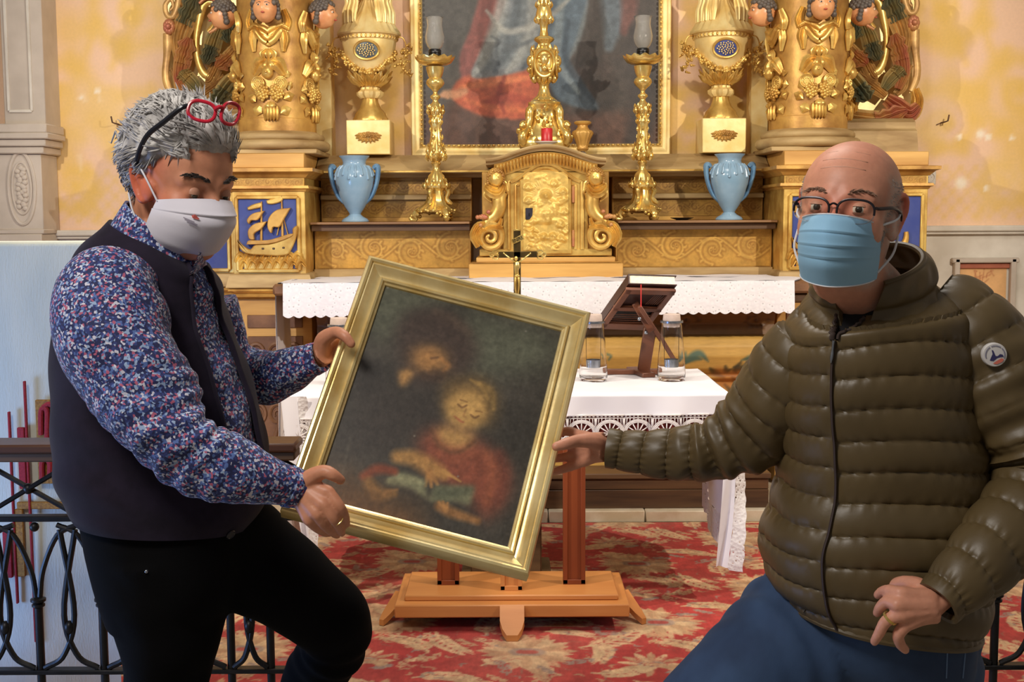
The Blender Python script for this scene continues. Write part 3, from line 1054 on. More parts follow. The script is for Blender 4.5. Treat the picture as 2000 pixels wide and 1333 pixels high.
        for k2 in range(-2, 3):
            m.ell(ctr + sx * k2 * .0155 + nn * (.014 - .004 * k2 * k2), (.012, .014, .043), n=(8, 8))
        m.leaf([W(905, 820, .02), W(905, 850, .034), W(905, 885, .026)], [.016, .03, .004], nn, .3, 1.5)
        m.build('carved_gourd', M['gold'], t)
    return t
column(-1)
column(1)

# --- openwork wings of painted acanthus outside the columns
def wing(sg):
    Y = 7.12
    t = thing('carved_wing', 'openwork wing of gilded, red and green carved acanthus, ' + ('outer left side of the retable' if sg < 0 else 'outer right side of the retable'), 'carving', (XC + sg * 1.85, Y, zP[297]), 'retable wings')
    def q(u, v, off=0.0):
        a = P(310 + u / 4.165, v / 4.165, Y)
        return np.array([XC - sg * (a[0] - XC), Y - off, a[2]])
    k = 1 / (4.165 * S(Y))
    xa, xb = sorted((q(45, 0)[0], q(720, 0)[0]))
    z0 = q(0, 1040)[2]
    MB().box(((xa + xb) / 2, 7.2, (z0 + 3.6) / 2), (xb - xa, .05, 3.6 - z0), .004).build('backing_board', M['gold_pale'], t)
    def lf(name, pts, w, mat, off=.03, depth=.6, fl=2.5, lobes=0, tip=None, curl=0.0):
        P3 = [q(a, b, off + (c[0] if c else 0)) for a, b, *c in pts]
        w = [i * 1.3 for i in w]
        o = MB().leaf(P3, np.array(w) * k, (0, -1, 0), depth, fl + 1, 18, 23, curl, lobes).build(name, M[mat], t, 50)
        if tip:
            a, r, mt = tip
            c = spline(np.array(P3), 16)[9:]
            c = np.vstack([c, c[-1] + (c[-1] - c[-2]) * 2.2]) + (0, -.014, 0)
            ww = np.interp(np.linspace(.55, 1, len(c)), np.linspace(0, 1, len(w)), w) * k * np.linspace(.75, 1.2, len(c))
            ww[-1] *= .45
            MB().leaf(c, ww, (0, -1, 0), depth, fl + 1, 14, 23, .03, 2.5).build('leaf_tip', M[mt], o, 50)
        return o
    up = 290
    # loop scroll and stems at the outer edge
    def tb(name, pts, w, mat, off=.03):
        c = spline(np.array([np.append(q(a, b, off), ww * k) for (a, b), ww in zip(pts, w)]), 30)
        return MB().tube(c[:, :3], c[:, 3], 10, flat=.8, up=(0, 1, 0)).build(name, M[mat], t, 60)
    tb('scroll_stem', [(60, -120), (160, -90), (170, 30), (130, 140), (80, 130), (65, 50), (110, 0), (130, 60), (105, 90)], [30, 32, 30, 26, 22, 20, 16, 12, 10], 'browngild')
    m = MB()
    c = q(105, 230, .05)
    for i in range(9):
        an = i * 2 * pi / 9
        m.ell(c + (26 * k * cos(an), .0, 30 * k * sin(an)), (24 * k, 30 * k, 34 * k), n=(10, 8))
    m.ell(c + (0, -.02, 0), 26 * k)
    m.build('flower_boss', M['redgild'], t, 180)
    tb('scroll_stem', [(85, 280), (88, 380), (78, 480), (68, 600), (80, 690), (120, 780)], [38, 40, 30, 30, 30, 22], 'browngild')
    lf('acanthus_leaf', [(190, 480), (185, 330), (235, 180), (300, 60)], [40, 58, 66, 50], 'browngild', .04, .6, 3, tip=((300, 80), 52, 'darkgreen'))
    lf('acanthus_leaf', [(120, 560), (165, 640), (190, 740), (240, 800)], [22, 34, 36, 20], 'browngild', .02, .6, 2)
    lf('acanthus_leaf', [(235, 760), (195, 640), (215, 500), (262, 380)], [22, 44, 56, 44], 'redgild', .05, .6, 3, tip=((262, 385), 44, 'redgild'))
    # the long ribbon loop
    tb('ribbon_loop', [(420, 270), (500, 190), (520, 90), (450, 25), (380, 60), (345, 200), (325, 350), (340, 500), (390, 610), (470, 640)], [20, 34, 36, 30, 34, 30, 26, 28, 34, 24], 'gold', .05)
    tb('ribbon_edge', [(440, 285), (505, 240), (540, 120), (500, 30), (420, 5), (360, 50)], [14, 20, 22, 20, 18, 12], 'redgild', .085)
    lf('acanthus_leaf', [(520, 230), (480, 330), (455, 410), (430, 500)], [36, 52, 56, 36], 'green', .07, .6, 3, tip=((432, 480), 40, 'darkgreen'))
    lf('acanthus_leaf', [(700, 350), (640, 420), (590, 480), (530, 540)], [30, 44, 50, 44], 'browngild', .05, .6, 3, tip=((560, 580), 60, 'redgild'))
    lf('acanthus_leaf', [(500, 500), (480, 570), (430, 660), (400, 660)], [30, 42, 44, 20], 'browngild', .05, .6, 3)
    lf('acanthus_leaf', [(350, 760), (300, 690), (250, 640), (225, 610)], [26, 46, 50, 36], 'green', .05, .6, 3, tip=((240, 625), 36, 'green'))
    lf('acanthus_leaf', [(560, 640), (470, 710), (400, 760), (330, 820)], [30, 40, 40, 26], 'browngild', .04, .6, 3)
    lf('acanthus_leaf', [(700, 610), (620, 680), (560, 760), (520, 830)], [34, 60, 66, 50], 'green', .07, .6, 3.5, tip=((500, 790), 50, 'darkgreen'))
    lf('acanthus_leaf', [(690, 760), (640, 860), (620, 940), (650, 1010)], [34, 50, 50, 36], 'gold', .05, .6, 3)
    lf('acanthus_leaf', [(560, 60), (560, 160), (590, 250), (600, 330)], [40, 50, 60, 40], 'green', .05, .6, 3, tip=((595, 310), 40, 'darkgreen'))
    lf('acanthus_leaf', [(350, -260), (300, -120), (240, -10), (210, 60)], [50, 66, 60, 30], 'browngild', .03, .6, 3)
    lf('acanthus_leaf', [(560, -200), (520, -120), (450, -60), (350, -20)], [50, 60, 56, 30], 'green', .04, .6, 3)
    lf('acanthus_leaf', [(330, 840), (250, 900), (150, 960), (70, 900)], [40, 60, 60, 30], 'redgild', .05, .6, 3.5)
    lf('acanthus_leaf', [(700, 960), (560, 1000), (400, 1010), (250, 960)], [40, 60, 60, 40], 'browngild', .05, .6, 3.5, tip=((270, 960), 44, 'redgild'))
    lf('acanthus_leaf', [(90, 760), (70, 860), (100, 960), (200, 1010)], [30, 40, 40, 30], 'gold', .03, .6, 3)
    # stepped mouldings under the wing
    m = MB()
    zt = z0 + .02
    x0w, x1w = sorted((XC + sg * 1.62, XC + sg * 2.08))
    sweep(m, [(x0w, 6.98), (x1w, 6.98)], prof([(zt, 0), (zt - .025, .05), (zt - .06, .05), (zt - .075, .08), (zt - .1, .085), (zP[297], .11)], -.3))
    m.build('base_moulding', M['drab'], t, 30)
    x0p, x1p = sorted((XC + sg * 1.20, XC + sg * 1.30))
    MB().box(((x0p + x1p) / 2, 7.2, (zP[297] + 3.6) / 2), (x1p - x0p, .14, 3.6 - zP[297]), .004).build('pilaster_strip', M['gold_pale'], t)
    return t
wing(-1)
wing(1)
# ------------------------------------------------------------------ gradine: shelves and panels behind the altar
gr = thing('altar_gradine', 'gilded stepped gradine with scrolled panels and brown shelves behind the altar', 'altar shelf', (XC, 6.9, 1.15))
GY, TY = 6.80, 7.06
ZS = zf(432, 6.68)                          # top of the shelf
XI = 1.262                                  # half width between the pedestals
def hb(name, r0, r1, y0, y1, z0, z1, mat, parent=gr, bev=.003):
    return MB().box((XC + (r0 + r1) / 2, (y0 + y1) / 2, (z0 + z1) / 2), (r1 - r0, y1 - y0, z1 - z0), bev).build(name, M[mat], parent)
M['shelfwood'] = simple('shelf_wood', (150, 112, 74), (112, 78, 50), 6, .5, 0, .2, 50, stretch=(.3, 1, 2))
for sg in (-1, 1):
    r0, r1 = sorted((sg * .40, sg * XI))
    hb('lower_panel_board', r0, r1, GY, 7.3, 1.16, ZS - .05, 'gold_old')
    paint_frieze(XC + r0 + .01, XC + r1 - .01, zf(522, GY), zf(450, GY), 0, lambda u, v: np.stack([u, np.full_like(u, GY - .004), v], -1), 'scrolled_panel', gr, base=(200, 152, 70), dark=(146, 98, 38), r=.082, pitch=.22, w=240, seed=sg + 4)
    hb('base_moulding', r0, r1, GY - .03, GY + .05, zf(548, GY - .03), zf(524, GY - .03), 'drab')
    hb('shelf', r0, r1, 6.66, TY + .05, ZS - .014, ZS, 'shelfwood')
    hb('shelf_moulding', r0, r1, 6.70, 6.8, ZS - .05, ZS - .015, 'brownwood')
    hb('upper_panel_board', r0, r1, TY, 7.3, ZS, zf(340, TY), 'gold_old')
    for za, zb, sd in ((423, 391, 1), (378, 351, 2)):
        paint_frieze(XC + r0 + .01, XC + r1 - .01, zf(za, TY), zf(zb, TY), 0, lambda u, v: np.stack([u, np.full_like(u, TY - .004), v], -1), 'scrolled_panel', gr, base=(176, 134, 62), dark=(126, 86, 40), r=.03, pitch=.085, w=240, seed=sg * sd + 9)
    hb('middle_moulding', r0, r1, TY - .03, TY + .01, zf(390, TY), zf(379, TY), 'drab', bev=.006)
zc0, zc1 = zf(338, 6.92), zf(310, 6.90)
m = MB()
sweep(m, [(XC - XI, 6.98), (XC + XI, 6.98)], prof([(zc1 + .03, -.06), (zc1 - .055, .075), (zc1 - .062, .085), (zc1 - .075, .085), (zc1 - .082, .07), (zc0 - .005, .04), (zc0 - .02, .02)], -.3))
m.build('sloping_cornice', M['drab'], gr, 25)
m = MB()
sweep(m, [(XC - XI, 6.98), (XC + XI, 6.98)], [(.078, zc1 - .06), (.092, zc1 - .064), (.092, zc1 - .072), (.078, zc1 - .074)])
m.build('cornice_fillet', M['gold'], gr, 25)

# ------------------------------------------------------------------ tabernacle
tb = thing('tabernacle', 'gilded tabernacle with arched cornice, relief door and cherub brackets', 'tabernacle', (XC, 6.6, 1.17))
BY = 6.60
def tq(u, v, off=0.0, Y=BY):                # crop pixels of the tabernacle to its front plane
    a = P(910 + u / 4.597, 270 + v / 4.597, Y)
    return np.array([a[0], Y - off, a[2]])
KT = 1 / (4.597 * S(BY))
XT = tq(715, 500)[0]
def sym(poly):                              # right half outline mirrored to a closed outline about XT
    r = [(a - XT, b) for a, b in poly]
    return [(XT + a, b) for a, b in r] + [(XT - a, b) for a, b in r[::-1] if a > 1e-6]
def tbox(name, u0, v0, u1, v1, y0, y1, mat, bev=.004, parent=tb):
    a, b = tq(u0, v1), tq(u1, v0)
    w = max(abs(a[0] - XT), abs(b[0] - XT))
    return MB().box((XT, (y0 + y1) / 2, (a[2] + b[2]) / 2), (2 * w, y1 - y0, b[2] - a[2]), bev).build(name, M[mat], parent)
tbox('base_step', 30, 1120, 1400, 1262, BY - .05, 7.2, 'ochre')
tbox('base_step', 95, 1065, 1340, 1118, BY - .02, 7.2, 'ochre')
tbox('base_fillet', 60, 1108, 1375, 1124, BY - .035, 7.2, 'gold_old', .006)
tbox('base_moulding', 130, 990, 1310, 1062, BY - .005, 7.2, 'gold')
# body with arched head
def arch(w, zb, zs, zt, n=26):
    """half outline (right side) from bottom to crown, with a swan-necked arch"""
    o = [(XT + w, zb), (XT + w, zs)]
    for t in np.linspace(0, 1, n):
        x = w * (1 - t)
        o.append((XT + x, zs + (zt - zs) * (0.5 - 0.5 * cos(pi * min(1, max(0, (1 - x / w) * 1.05))))))
    return o
def z_(v):
    return tq(715, v)[2]
def curve_z(x, zs, zt, w):
    return zs + (zt - zs) * (0.5 + 0.5 * np.cos(pi * np.clip(np.abs(x - XT) / w, 0, 1) ** 1.1))
wb = (tq(1100, 0)[0] - tq(330, 0)[0]) / 2
MB().prism(sym(arch(wb, z_(1000), z_(300), z_(150))), (0, 7.2, 0), EX, EZ, -EY, 7.2 - BY - .0, .004).build('body', M['gold'], tb, 30)
# cornice: swept profile that follows the arch
wc = (tq(1245, 0)[0] - tq(175, 0)[0]) / 2
xs = np.linspace(XT - wc, XT + wc, 61)
def arch_band(name, zs, zt, prof2, mat, w=wc, x=None):
    x = xs if x is None else x
    zc = curve_z(x, zs, zt, w)
    g = np.array([[(xx, BY - o, z + dz) for o, dz in prof2] for xx, z in zip(x, zc)])
    return MB().grid(g, cv=True, cap0=True, cap1=True).build(name, M[mat], tb, 30)
zs, zt = z_(185), z_(62)
arch_band('cornice_top', zs, zt, [(-.5, .0), (.085, .0), (.09, -.008), (.085, -.016), (.06, -.024), (.055, -.034), (-.5, -.034)], 'drab')
x2 = np.linspace(XT - wb * 1.2, XT + wb * 1.2, 61)
arch_band('cornice_cove', zs - .04, zt - .045, [(-.3, .006), (.05, .006), (.04, -.02), (.018, -.05), (.012, -.064), (-.3, -.064)], 'gold', wc, x2)
m = MB()
for x in np.linspace(XT - wb * 1.12, XT + wb * 1.12, 30):
    z = float(curve_z(np.array(x), zs - .04, zt - .045, wc))
    m.leaf([(x, BY - .048, z - .002), (x, BY - .044, z - .024), (x + .002, BY - .022, z - .052)], [.008, .010, .006], (0, -1, 0), .7, 0, 7, 7)
m.build('cove_gadroons', M['gold'], tb)
for (w, v0, sh, th) in ((.86, 300, 150, .010), (.70, 330, 185, .008)):
    x = np.linspace(XT - wb * w, XT + wb * w, 41)
    zc = curve_z(x, z_(v0 + 90), z_(sh + 80), wb * w)
    pts = [(x[0] - .0, BY - .006, z_(1000))] + [(a, BY - .006, b) for a, b in zip(x, zc)] + [(x[-1], BY - .006, z_(1000))]
    MB().tube(pts, th, 8, flat=.8).build('arch_moulding', M['gold'], tb)
# the door in relief
dr = MB()
wd = (tq(950, 0)[0] - tq(485, 0)[0]) / 2
dpoly = sym([(XT + wd, z_(1040)), (XT + wd, z_(375))] + [(XT + wd * c, z_(375) + (z_(285) - z_(375)) * s) for c, s in ((.86, .12), (.74, .4), (.58, .7), (.35, .92), (.12, 1.0), (0, 1.0))])
door = dr.prism(dpoly, (0, BY - .002, 0), EX, EZ, -EY, .016, .004).build('door', M['gold'], tb, 30)
wi = wd * .87
ip = Paint(XT - wi, z_(1005), XT + wi, z_(305), 120, 200, (226, 188, 100))
ip.rgb *= (0.85 + 0.25 * vnoise(ip.h, ip.w, 10, 2))[..., None]
def ipz(c, r, z, rot=0.0, col=None, soft=.6):
    q = tq(*c)
    ip.ellipse((q[0], q[2]), (r[0] * KT, r[1] * KT), col, 1 if col is None else .4, soft, rot, z)
c0 = (712, 560)
for k in range(28):
    an = pi * (k + .5) / 28 * 1.3 - .5
    q = [tq(c0[0] + rr * cos(an), c0[1] - 30 - rr * sin(an)) for rr in (60, 150 + 20 * (k % 2))]
    ip.stroke([(a[0], a[2]) for a in q], [.0035, .002], (240, 206, 120), .4, .5, .6)
for (c, r, z, rot) in (((715, 520), (36, 42), 2.2, 0), ((715, 500), (44, 30), 1.0, 0), ((700, 640), (84, 90), 1.3, 0), ((660, 690), (70, 34), 1.0, .5), ((770, 650), (60, 70), .9, .3),
                       ((730, 690), (40, 30), 1.2, 0), ((640, 620), (26, 66), .9, -.5), ((790, 610), (26, 50), .9, .6), ((715, 745), (110, 22), 1.2, 0), ((735, 740), (22, 30), 1.2, 0)):
    ipz(c, r, z, rot)
for (a, b) in ((790, 405), (870, 480), (560, 560), (840, 570), (880, 660), (560, 770), (700, 885), (775, 885), (575, 870), (890, 820), (560, 440), (880, 540), (600, 740), (850, 770), (620, 905), (860, 900)):
    ipz((a, b), (24, 26), 1.5)
    for s2 in (-1, 1):
        ipz((a + s2 * 30, b + 14), (24, 12), .7, s2 * .5)
r3 = np.random.default_rng(8)
for k in range(70):
    a, b = r3.uniform(540, 900), r3.uniform(780, 1000)
    if 640 < a < 820 and b < 860:
        continue
    ipz((a, b), (r3.uniform(12, 26), r3.uniform(8, 16)), r3.uniform(.4, 1), r3.uniform(-1, 1))
for k in range(26):
    ipz((r3.uniform(530, 900), r3.uniform(330, 760)), (r3.uniform(10, 26), r3.uniform(8, 16)), r3.uniform(.2, .6), r3.uniform(-1, 1))
ip.z = blur(ip.z, 1, 1)
ip.mesh('relief_panel', M['vcol_gild'], lambda u, v: np.stack([u, np.full_like(u, BY - .0195) + .02 * np.clip((v - z_(375) - (z_(300) - z_(375)) * np.sqrt(np.clip(1 - ((u - XT) / wi) ** 2, 0, 1))) * 30, 0, 1), v], -1), door, .010)
q = tq(568, 680, .024)
kp = MB().box(q, (.040, .008, .062), .006).build('keyhole_plate', simple('dull_iron', (70, 68, 78), (52, 50, 58), 20, .4, .6), door)
MB().box(q + (0, -.005, -.004), (.006, .003, .016), .001).build('keyhole', M['black'], kp)
for v in (505, 900):
    MB().box(tq(962, v, .012), (.014, .016, .09), .004).build('hinge', M['redgild'], door)
# brackets with cherub, scroll and leaves
for sg in (-1, 1):
    def bq(u, v, off=.02):
        a = tq(u, v, off)
        return np.array([a[0] if sg < 0 else 2 * XT - a[0], a[1], a[2]])
    MB().box((bq(250, 0)[0], 6.9, (z_(300) + z_(1000)) / 2), (.13, .56, z_(300) - z_(1000)), .004).build('bracket_backing', M['gold_old'], tb)
    br = MB().tube([bq(330, 480), bq(300, 540), bq(300, 620), bq(270, 690), bq(210, 740), bq(160, 800)], [.030, .036, .036, .034, .03, .024], 12, flat=.8, up=(0, 1, 0), smooth=24).build('scroll_bracket', M['gold'], tb, label='bracket with a cherub bust above a volute')
    m = MB()
    for rr in (.035, .022, .01):
        an = np.linspace(0, 1, 24)
    an = np.linspace(-pi * .5, 3.4 * pi, 60)
    rad = np.interp(np.linspace(0, 1, 60), [0, 1], [122, 12]) * KT
    cc = bq(215, 890, .03)
    m.tube(np.column_stack([cc[0] - sg * rad * np.cos(an), np.full(60, cc[1]), cc[2] - rad * np.sin(an)]), np.linspace(.018, .009, 60), 8)
    m.build('volute', M['gold'], br)
    m = MB()
    for pts, w in ((((110, 980), (70, 880), (110, 790), (170, 760)), [.012, .022, .022, .01]), (((330, 810), (270, 800), (210, 800), (150, 840)), [.012, .016, .016, .008]),
                   (((320, 720), (300, 780), (250, 800), (200, 790)), [.008, .014, .016, .008]), (((150, 960), (110, 900), (140, 830), (190, 830)), [.008, .018, .018, .006])):
        m.leaf([bq(a, b, .045) for a, b in pts], w, (0, -1, 0), .6, 2)
    m.build('bracket_leaves', M['gold'], br)
    m = MB()
    r3 = np.random.default_rng(3)
    for k in range(10):
        m.ell(bq(155 + r3.normal(0, 24), 715 + r3.normal(0, 20), .05), .012, n=(8, 6))
    m.build('carved_rose', M['redgild'], br)
    hd = putto('cherub_head', bq(270, 360, .05), .048, sg * -.15, br, painted=False)
    m = MB()
    m.leaf([bq(185, 430, .03), bq(235, 470, .05), bq(290, 480, .045), bq(330, 420, .03)], [.024, .04, .04, .022], (0, -1, 0), .7, 2)
    for k in range(5):
        m.leaf([bq(205 - k * 4, 405 + k * 18, .035), bq(185 - k * 3, 430 + k * 22, .03), bq(190 + k * 10, 480 + k * 24, .02)], [.01, .012, .003], (0, -1, 0), .5, 1)
        m.leaf([bq(335 + k * 3, 390 + k * 16, .035), bq(362 + k * 2, 420 + k * 16, .03), bq(370 - k * 6, 450 + k * 12, .02)], [.01, .012, .003], (0, -1, 0), .5, 1)
    m.build('cherub_wings', M['gold'], br)

# ------------------------------------------------------------------ high altar: mensa, painted front
MYF = 6.10
ZA = zf(553, MYF)                           # top of the mensa
ha = thing('high_altar', 'wooden high altar with yellow bulging front painted with leaves and flowers', 'altar', (XC, 6.4, ZPL))
ml, mr = 2 * XC - xf(1600, 575, 6.16), xf(1600, 575, 6.16)
MB().box(((ml + mr) / 2, 6.33, ZA - .03), (mr - ml, .42, .058), .012).box((XC, 6.665, ZA - .03), (2.46, .25, .058), .004).build('mensa_slab', M['carvedbrown'], ha)
MB().box(((ml + mr) / 2, 6.34, ZA - .085), (mr - ml - .1, .38, .05), .012).build('mensa_moulding', M['brownwood'], ha)
FX = xf(1522, 700, 6.2) - XC
al = Paint(-FX, 0, FX, 1, 330, 130, (206, 162, 84))
zA = lambda v: (zf(v, 6.2) - ZPL) / (ZA - .11 - ZPL)
al.rgb *= (0.86 + 0.24 * vnoise(130, 330, 14, 6))[..., None]
al.comp((np.linspace(0, 1, 130)[:, None] > zA(662)) * np.ones((1, 330)), (112, 76, 40), .92)  # upper band darkened in the paint for the shadow it lies in
al.comp((np.abs(np.linspace(0, 1, 130)[:, None] - zA(738)) < .012) * np.ones((1, 330)), (156, 106, 48), .8)
for k in range(7):                          # dark carved scrolls of the frieze
    x0 = -FX + .1 + k * (2 * FX - .2) / 6
    for q, w in acanthus(x0, zA(632), .05, 1.2, 0, 1 if k % 2 else -1, 6):
        q = np.array(q)
        q[:, 0] = x0 + (q[:, 0] - x0) * 1.3
        al.stroke(q, np.array(w) * 1.1, (84, 56, 32), .8, .5, .5)
def ax(px, py):
    return (xf(px, py, 6.2) - XC, zA(py))
LG, DK = (78, 104, 92), (62, 60, 44)
def al_leaf(pts, w, col, mir=True):
    q = [ax(*a) for a in pts]
    al.stroke(q, w, col, .9, .3)
    if mir:
        al.stroke([(-a, b) for a, b in q], w, col, .9, .3)
for pts, w, c in ((((1336, 716), (1350, 702), (1368, 694), (1386, 710)), [.006, .018, .018, .004], LG), (((1338, 714), (1360, 704), (1372, 706)), [.006, .014, .004], LG), (((1340, 712), (1340, 700), (1341, 690)), [.006, .008, .003], LG),
                  (((1480, 690), (1500, 682), (1516, 672)), [.004, .004, .004], LG), (((1474, 692), (1484, 684), (1496, 686)), [.004, .016, .004], LG), (((1490, 688), (1488, 702), (1490, 716)), [.005, .015, .003], LG), (((1488, 690), (1470, 702), (1450, 708)), [.005, .016, .003], LG),
                  (((1480, 698), (1478, 706), (1476, 714)), [.004, .012, .003], LG), (((1186, 694), (1194, 698), (1190, 706)), [.006, .006, .004], LG),
                  (((1470, 712), (1455, 724), (1436, 722)), [.008, .02, .004], DK), (((1462, 716), (1464, 730), (1458, 738)), [.006, .016, .003], DK), (((1450, 712), (1440, 726), (1444, 734)), [.006, .014, .003], DK), (((1420, 720), (1424, 730), (1432, 726)), [.006, .014, .003], DK),
                  (((1390, 724), (1402, 734), (1420, 744)), [.006, .016, .004], DK), (((1436, 744), (1446, 752), (1454, 760)), [.006, .014, .003], DK), (((1424, 760), (1434, 772), (1430, 780)), [.006, .012, .003], DK)):
    al_leaf(pts, w, c)
for s2 in (-1, 1):
    for dx, dy in ((0, 0), (-.05, .03), (.05, .02), (-.03, -.05), (.04, -.045)):
        c = ax(1428, 745)
        al.ellipse((s2 * (c[0] + dx), c[1] + dy), (.034, .04), (176, 104, 52), .55, .6)
# front profile (z fraction, outward)
zz = np.array([0, .05, .10, .14, .3, .5, zA(745), zA(738), zA(725), zA(700), zA(680), zA(664), zA(661), .86, .93, 1.0])
oo = np.array([.10, .10, .09, .05, .00, .005, .04, .035, .075, .10, .095, .07, .015, .0, .03, .05])
def afr(u, v):
    o = np.interp(v, zz, oo)
    return np.stack([XC + u, 6.33 - o, ZPL + v * (ZA - .11 - ZPL)], -1)
al.mesh('painted_front', M['vcol_wood'], afr, ha, .012, smooth=60)
m = MB()
for s2 in (-1, 1):
    v = np.linspace(0, 1, 60)
    g = np.stack([np.stack([np.full(60, XC + s2 * FX), 6.33 - np.interp(v, zz, oo), ZPL + v * (ZA - .11 - ZPL)], -1), np.stack([np.full(60, XC + s2 * FX), np.full(60, 6.8), ZPL + v * (ZA - .11 - ZPL)], -1)])
    m.grid(g)
m.build('altar_end', M['ochre'], ha, recalc=False)

# cloth on the high altar, scalloped lace edge
M['cloth'] = simple('white_linen', (236, 232, 236), (226, 222, 226), 3, .85, 0, .25, 500, .0006)
def emb_mat():
    m = Mat('eyelet_embroidery')
    co = m.coord('Object', (1, 1, 1))
    v = m.n('ShaderNodeTexVoronoi')
    v.inputs['Scale'].default_value = 46
    m.l(co, v.inputs['Vector'])
    m.set(Base_Color=m.ramp(v.outputs['Distance'], [(.12, srgb(196, 192, 198)), (.26, srgb(236, 233, 236)), (.6, srgb(228, 225, 230))]), Roughness=.85)
    m.bump(v.outputs['Distance'], .5, .003)
    return m.m
M['embroidered'] = emb_mat()
cxa, cxb = xf(553, 560, 6.1), xf(1551, 560, 6.1)
n = 400
X = np.linspace(cxa, cxb, n)
sc = np.abs(np.sin((X - cxa) / (cxb - cxa) * pi * 48))
zb = zf(617, 6.08) - .0 + (X - cxa) * .004
rows = []
tb_ = thing('altar_cloth', 'white scalloped eyelet cloth over the high altar top', 'cloth', (XC, 6.4, ZA))
for t in np.linspace(0, 1, 9):
    z = ZA + .006 + (zb - .012 * sc - ZA) * t
    y = MYF - .006 - .012 * np.sin(t * pi * .5) - .005 * np.sin(X * 9) * t - .003 * np.sin(X * 23 + 1) * t
    rows.append(np.stack([X, y, z], -1))
g = np.array(rows)
g2 = g + np.array([0, .004, 0])
MB().grid(g).grid(g2).build('scalloped_drop', M['embroidered'], tb_, 180, recalc=False)
rows = []
for y, e, w in ((MYF - .006, 0, 0), (MYF + .15, .06, .0), (6.5, .11, .004), (6.535, .115, .003)):
    xx = np.linspace(cxa - e * .2 - .01, cxb + e * 1.1, 120)
    rows.append(np.stack([xx, np.full(120, y), ZA + .007 + w * np.sin(xx * 14 + y * 9) + .002 * np.sin(xx * 31)], -1))
g = np.array(rows)
MB().grid(g).grid(g - np.array([0, 0, .004])).build('cloth_top', M['cloth'], tb_, 180, recalc=False)
xx = np.linspace(XC - 1.225, XC + 1.225, 120)
g = np.array([np.stack([xx, np.full(120, y), ZA + .0075 + .002 * np.sin(xx * 19 + y * 9)], -1) for y in (6.52, 6.6, 6.7, 6.765)])
MB().grid(g).grid(g - np.array([0, 0, .004])).build('cloth_back', M['cloth'], tb_, 180, recalc=False)
m = MB()
hx = xf(541, 600, 6.2)
rows = []
for y in np.linspace(6.16, 6.52, 12):
    rows.append([(hx + .05, y, ZA + .007), (hx + .015, y, ZA + .004), (hx, y, ZA - .03), (hx - .004 + .01 * sin(y * 30), y, ZA - .25), (hx + .004 + .014 * sin(y * 30), y, ZA - .55), (hx + .006 + .014 * sin(y * 30 + 1), y, ZA - .9)])
g = np.array(rows)
m.grid(g).grid(g + np.array([.004, 0, 0]))
m.build('side_drop', M['cloth'], tb_, 180, recalc=False)
# ------------------------------------------------------------------ things standing on the altar shelves
def framed(name, o, ex, ey, ez, w, h, pf, mat, parent, part='frame_rail'):
    """four mitred rails; pf = [(inset from the outer edge, height along ez)]"""
    o, ex, ey, ez = [np.asarray(k, float) for k in (o, ex, ey, ez)]
    C = np.array([(-w / 2, -h / 2), (w / 2, -h / 2), (w / 2, h / 2), (-w / 2, h / 2)])
    out = []
    for i in range(4):
        g = []
        for c in (C[i], C[(i + 1) % 4]):
            s = np.sign(c)
            g.append([o + (c[0] - s[0] * a) * ex + (c[1] - s[1] * a) * ey + b * ez for a, b in pf])
        g = np.array(g)
        g = np.array([g[0] + (g[1] - g[0]) * t for t in np.linspace(0, 1, 13)])
        m = MB().grid(g, cv=True, cap0=True, cap1=True)
        out.append(m.build(part, mat, parent, 30))
    return out

# the large painting on the wall behind
PYW = 7.305
ax0, ax1, az0 = xf(804, 300, PYW), xf(1309, 300, PYW), zf(305, PYW)
pw_, ph_ = ax1 - ax0, 1.62
alt = thing('altar_painting', 'large dark altar painting of a blue robed figure in a gilded frame', 'painting', ((ax0 + ax1) / 2, PYW, az0))
framed('frame', ((ax0 + ax1) / 2, PYW + .03, az0 + ph_ / 2), EX, EZ, -EY, pw_, ph_, [(0, 0), (0, .04), (.006, .05), (.02, .05), (.03, .042), (.048, .038), (.058, .046), (.066, .03), (.072, .01), (.072, 0)], M['gold_pale'], alt)
m = MB()
for i in range(54):
    z = az0 + .075 + i * (ph_ - .15) / 53
    for x in (ax0 + .062, ax1 - .062):
        m.ell((x, PYW - .018, z), (.007, .006, .011), n=(6, 4))
for i in range(48):
    x = ax0 + .075 + i * (pw_ - .15) / 47
    m.ell((x, PYW - .018, az0 + .062), (.011, .006, .007), n=(6, 4))
o = m.build('bead_moulding', M['gold'], alt)
o['kind'] = 'stuff'
iw, ih = pw_ - .13, ph_ - .13
cp = Paint(0, 0, iw, ih, 230, 245, (66, 60, 56))
cp.rgb *= (0.7 + 0.5 * vnoise(245, 230, 9, 12))[..., None]
def cq(px, py):
    a = P(px, py, PYW)
    return (a[0] - ax0 - .065, a[2] - az0 - .065)
def cs(pts, w, col, a=.85, soft=.35):
    cp.stroke([cq(*q) for q in pts], np.array(w) / S(PYW), col, a, soft)
def cpoly(pts, col, a=.9, soft=.02, sm=40):
    cp.poly([cq(*q) for q in pts], col, a, soft, 0, sm)
cpoly([(830, 300), (1300, 300), (1300, 200), (1200, 215), (1060, 222), (900, 195), (830, 190)], (92, 66, 54), .9, .05)
cp.comp(np.clip((vnoise(245, 230, 14, 31) - .5) * 3, 0, 1) * (np.linspace(0, 1, 245)[:, None] < .35), (116, 84, 70), .4)
cpoly([(820, -400), (960, -400), (960, 20), (925, 120), (890, 190), (830, 190)], (78, 76, 70), .8, .05)
cpoly([(950, -60), (1010, 0), (960, 60), (930, 130), (905, 160), (898, 110), (920, 50)], (140, 74, 66), .8, .02)
cpoly([(880, 178), (905, 150), (1000, 130), (1060, 128), (1072, 190), (1060, 228), (990, 232), (930, 222), (888, 198)], (184, 92, 62), .95, .02)
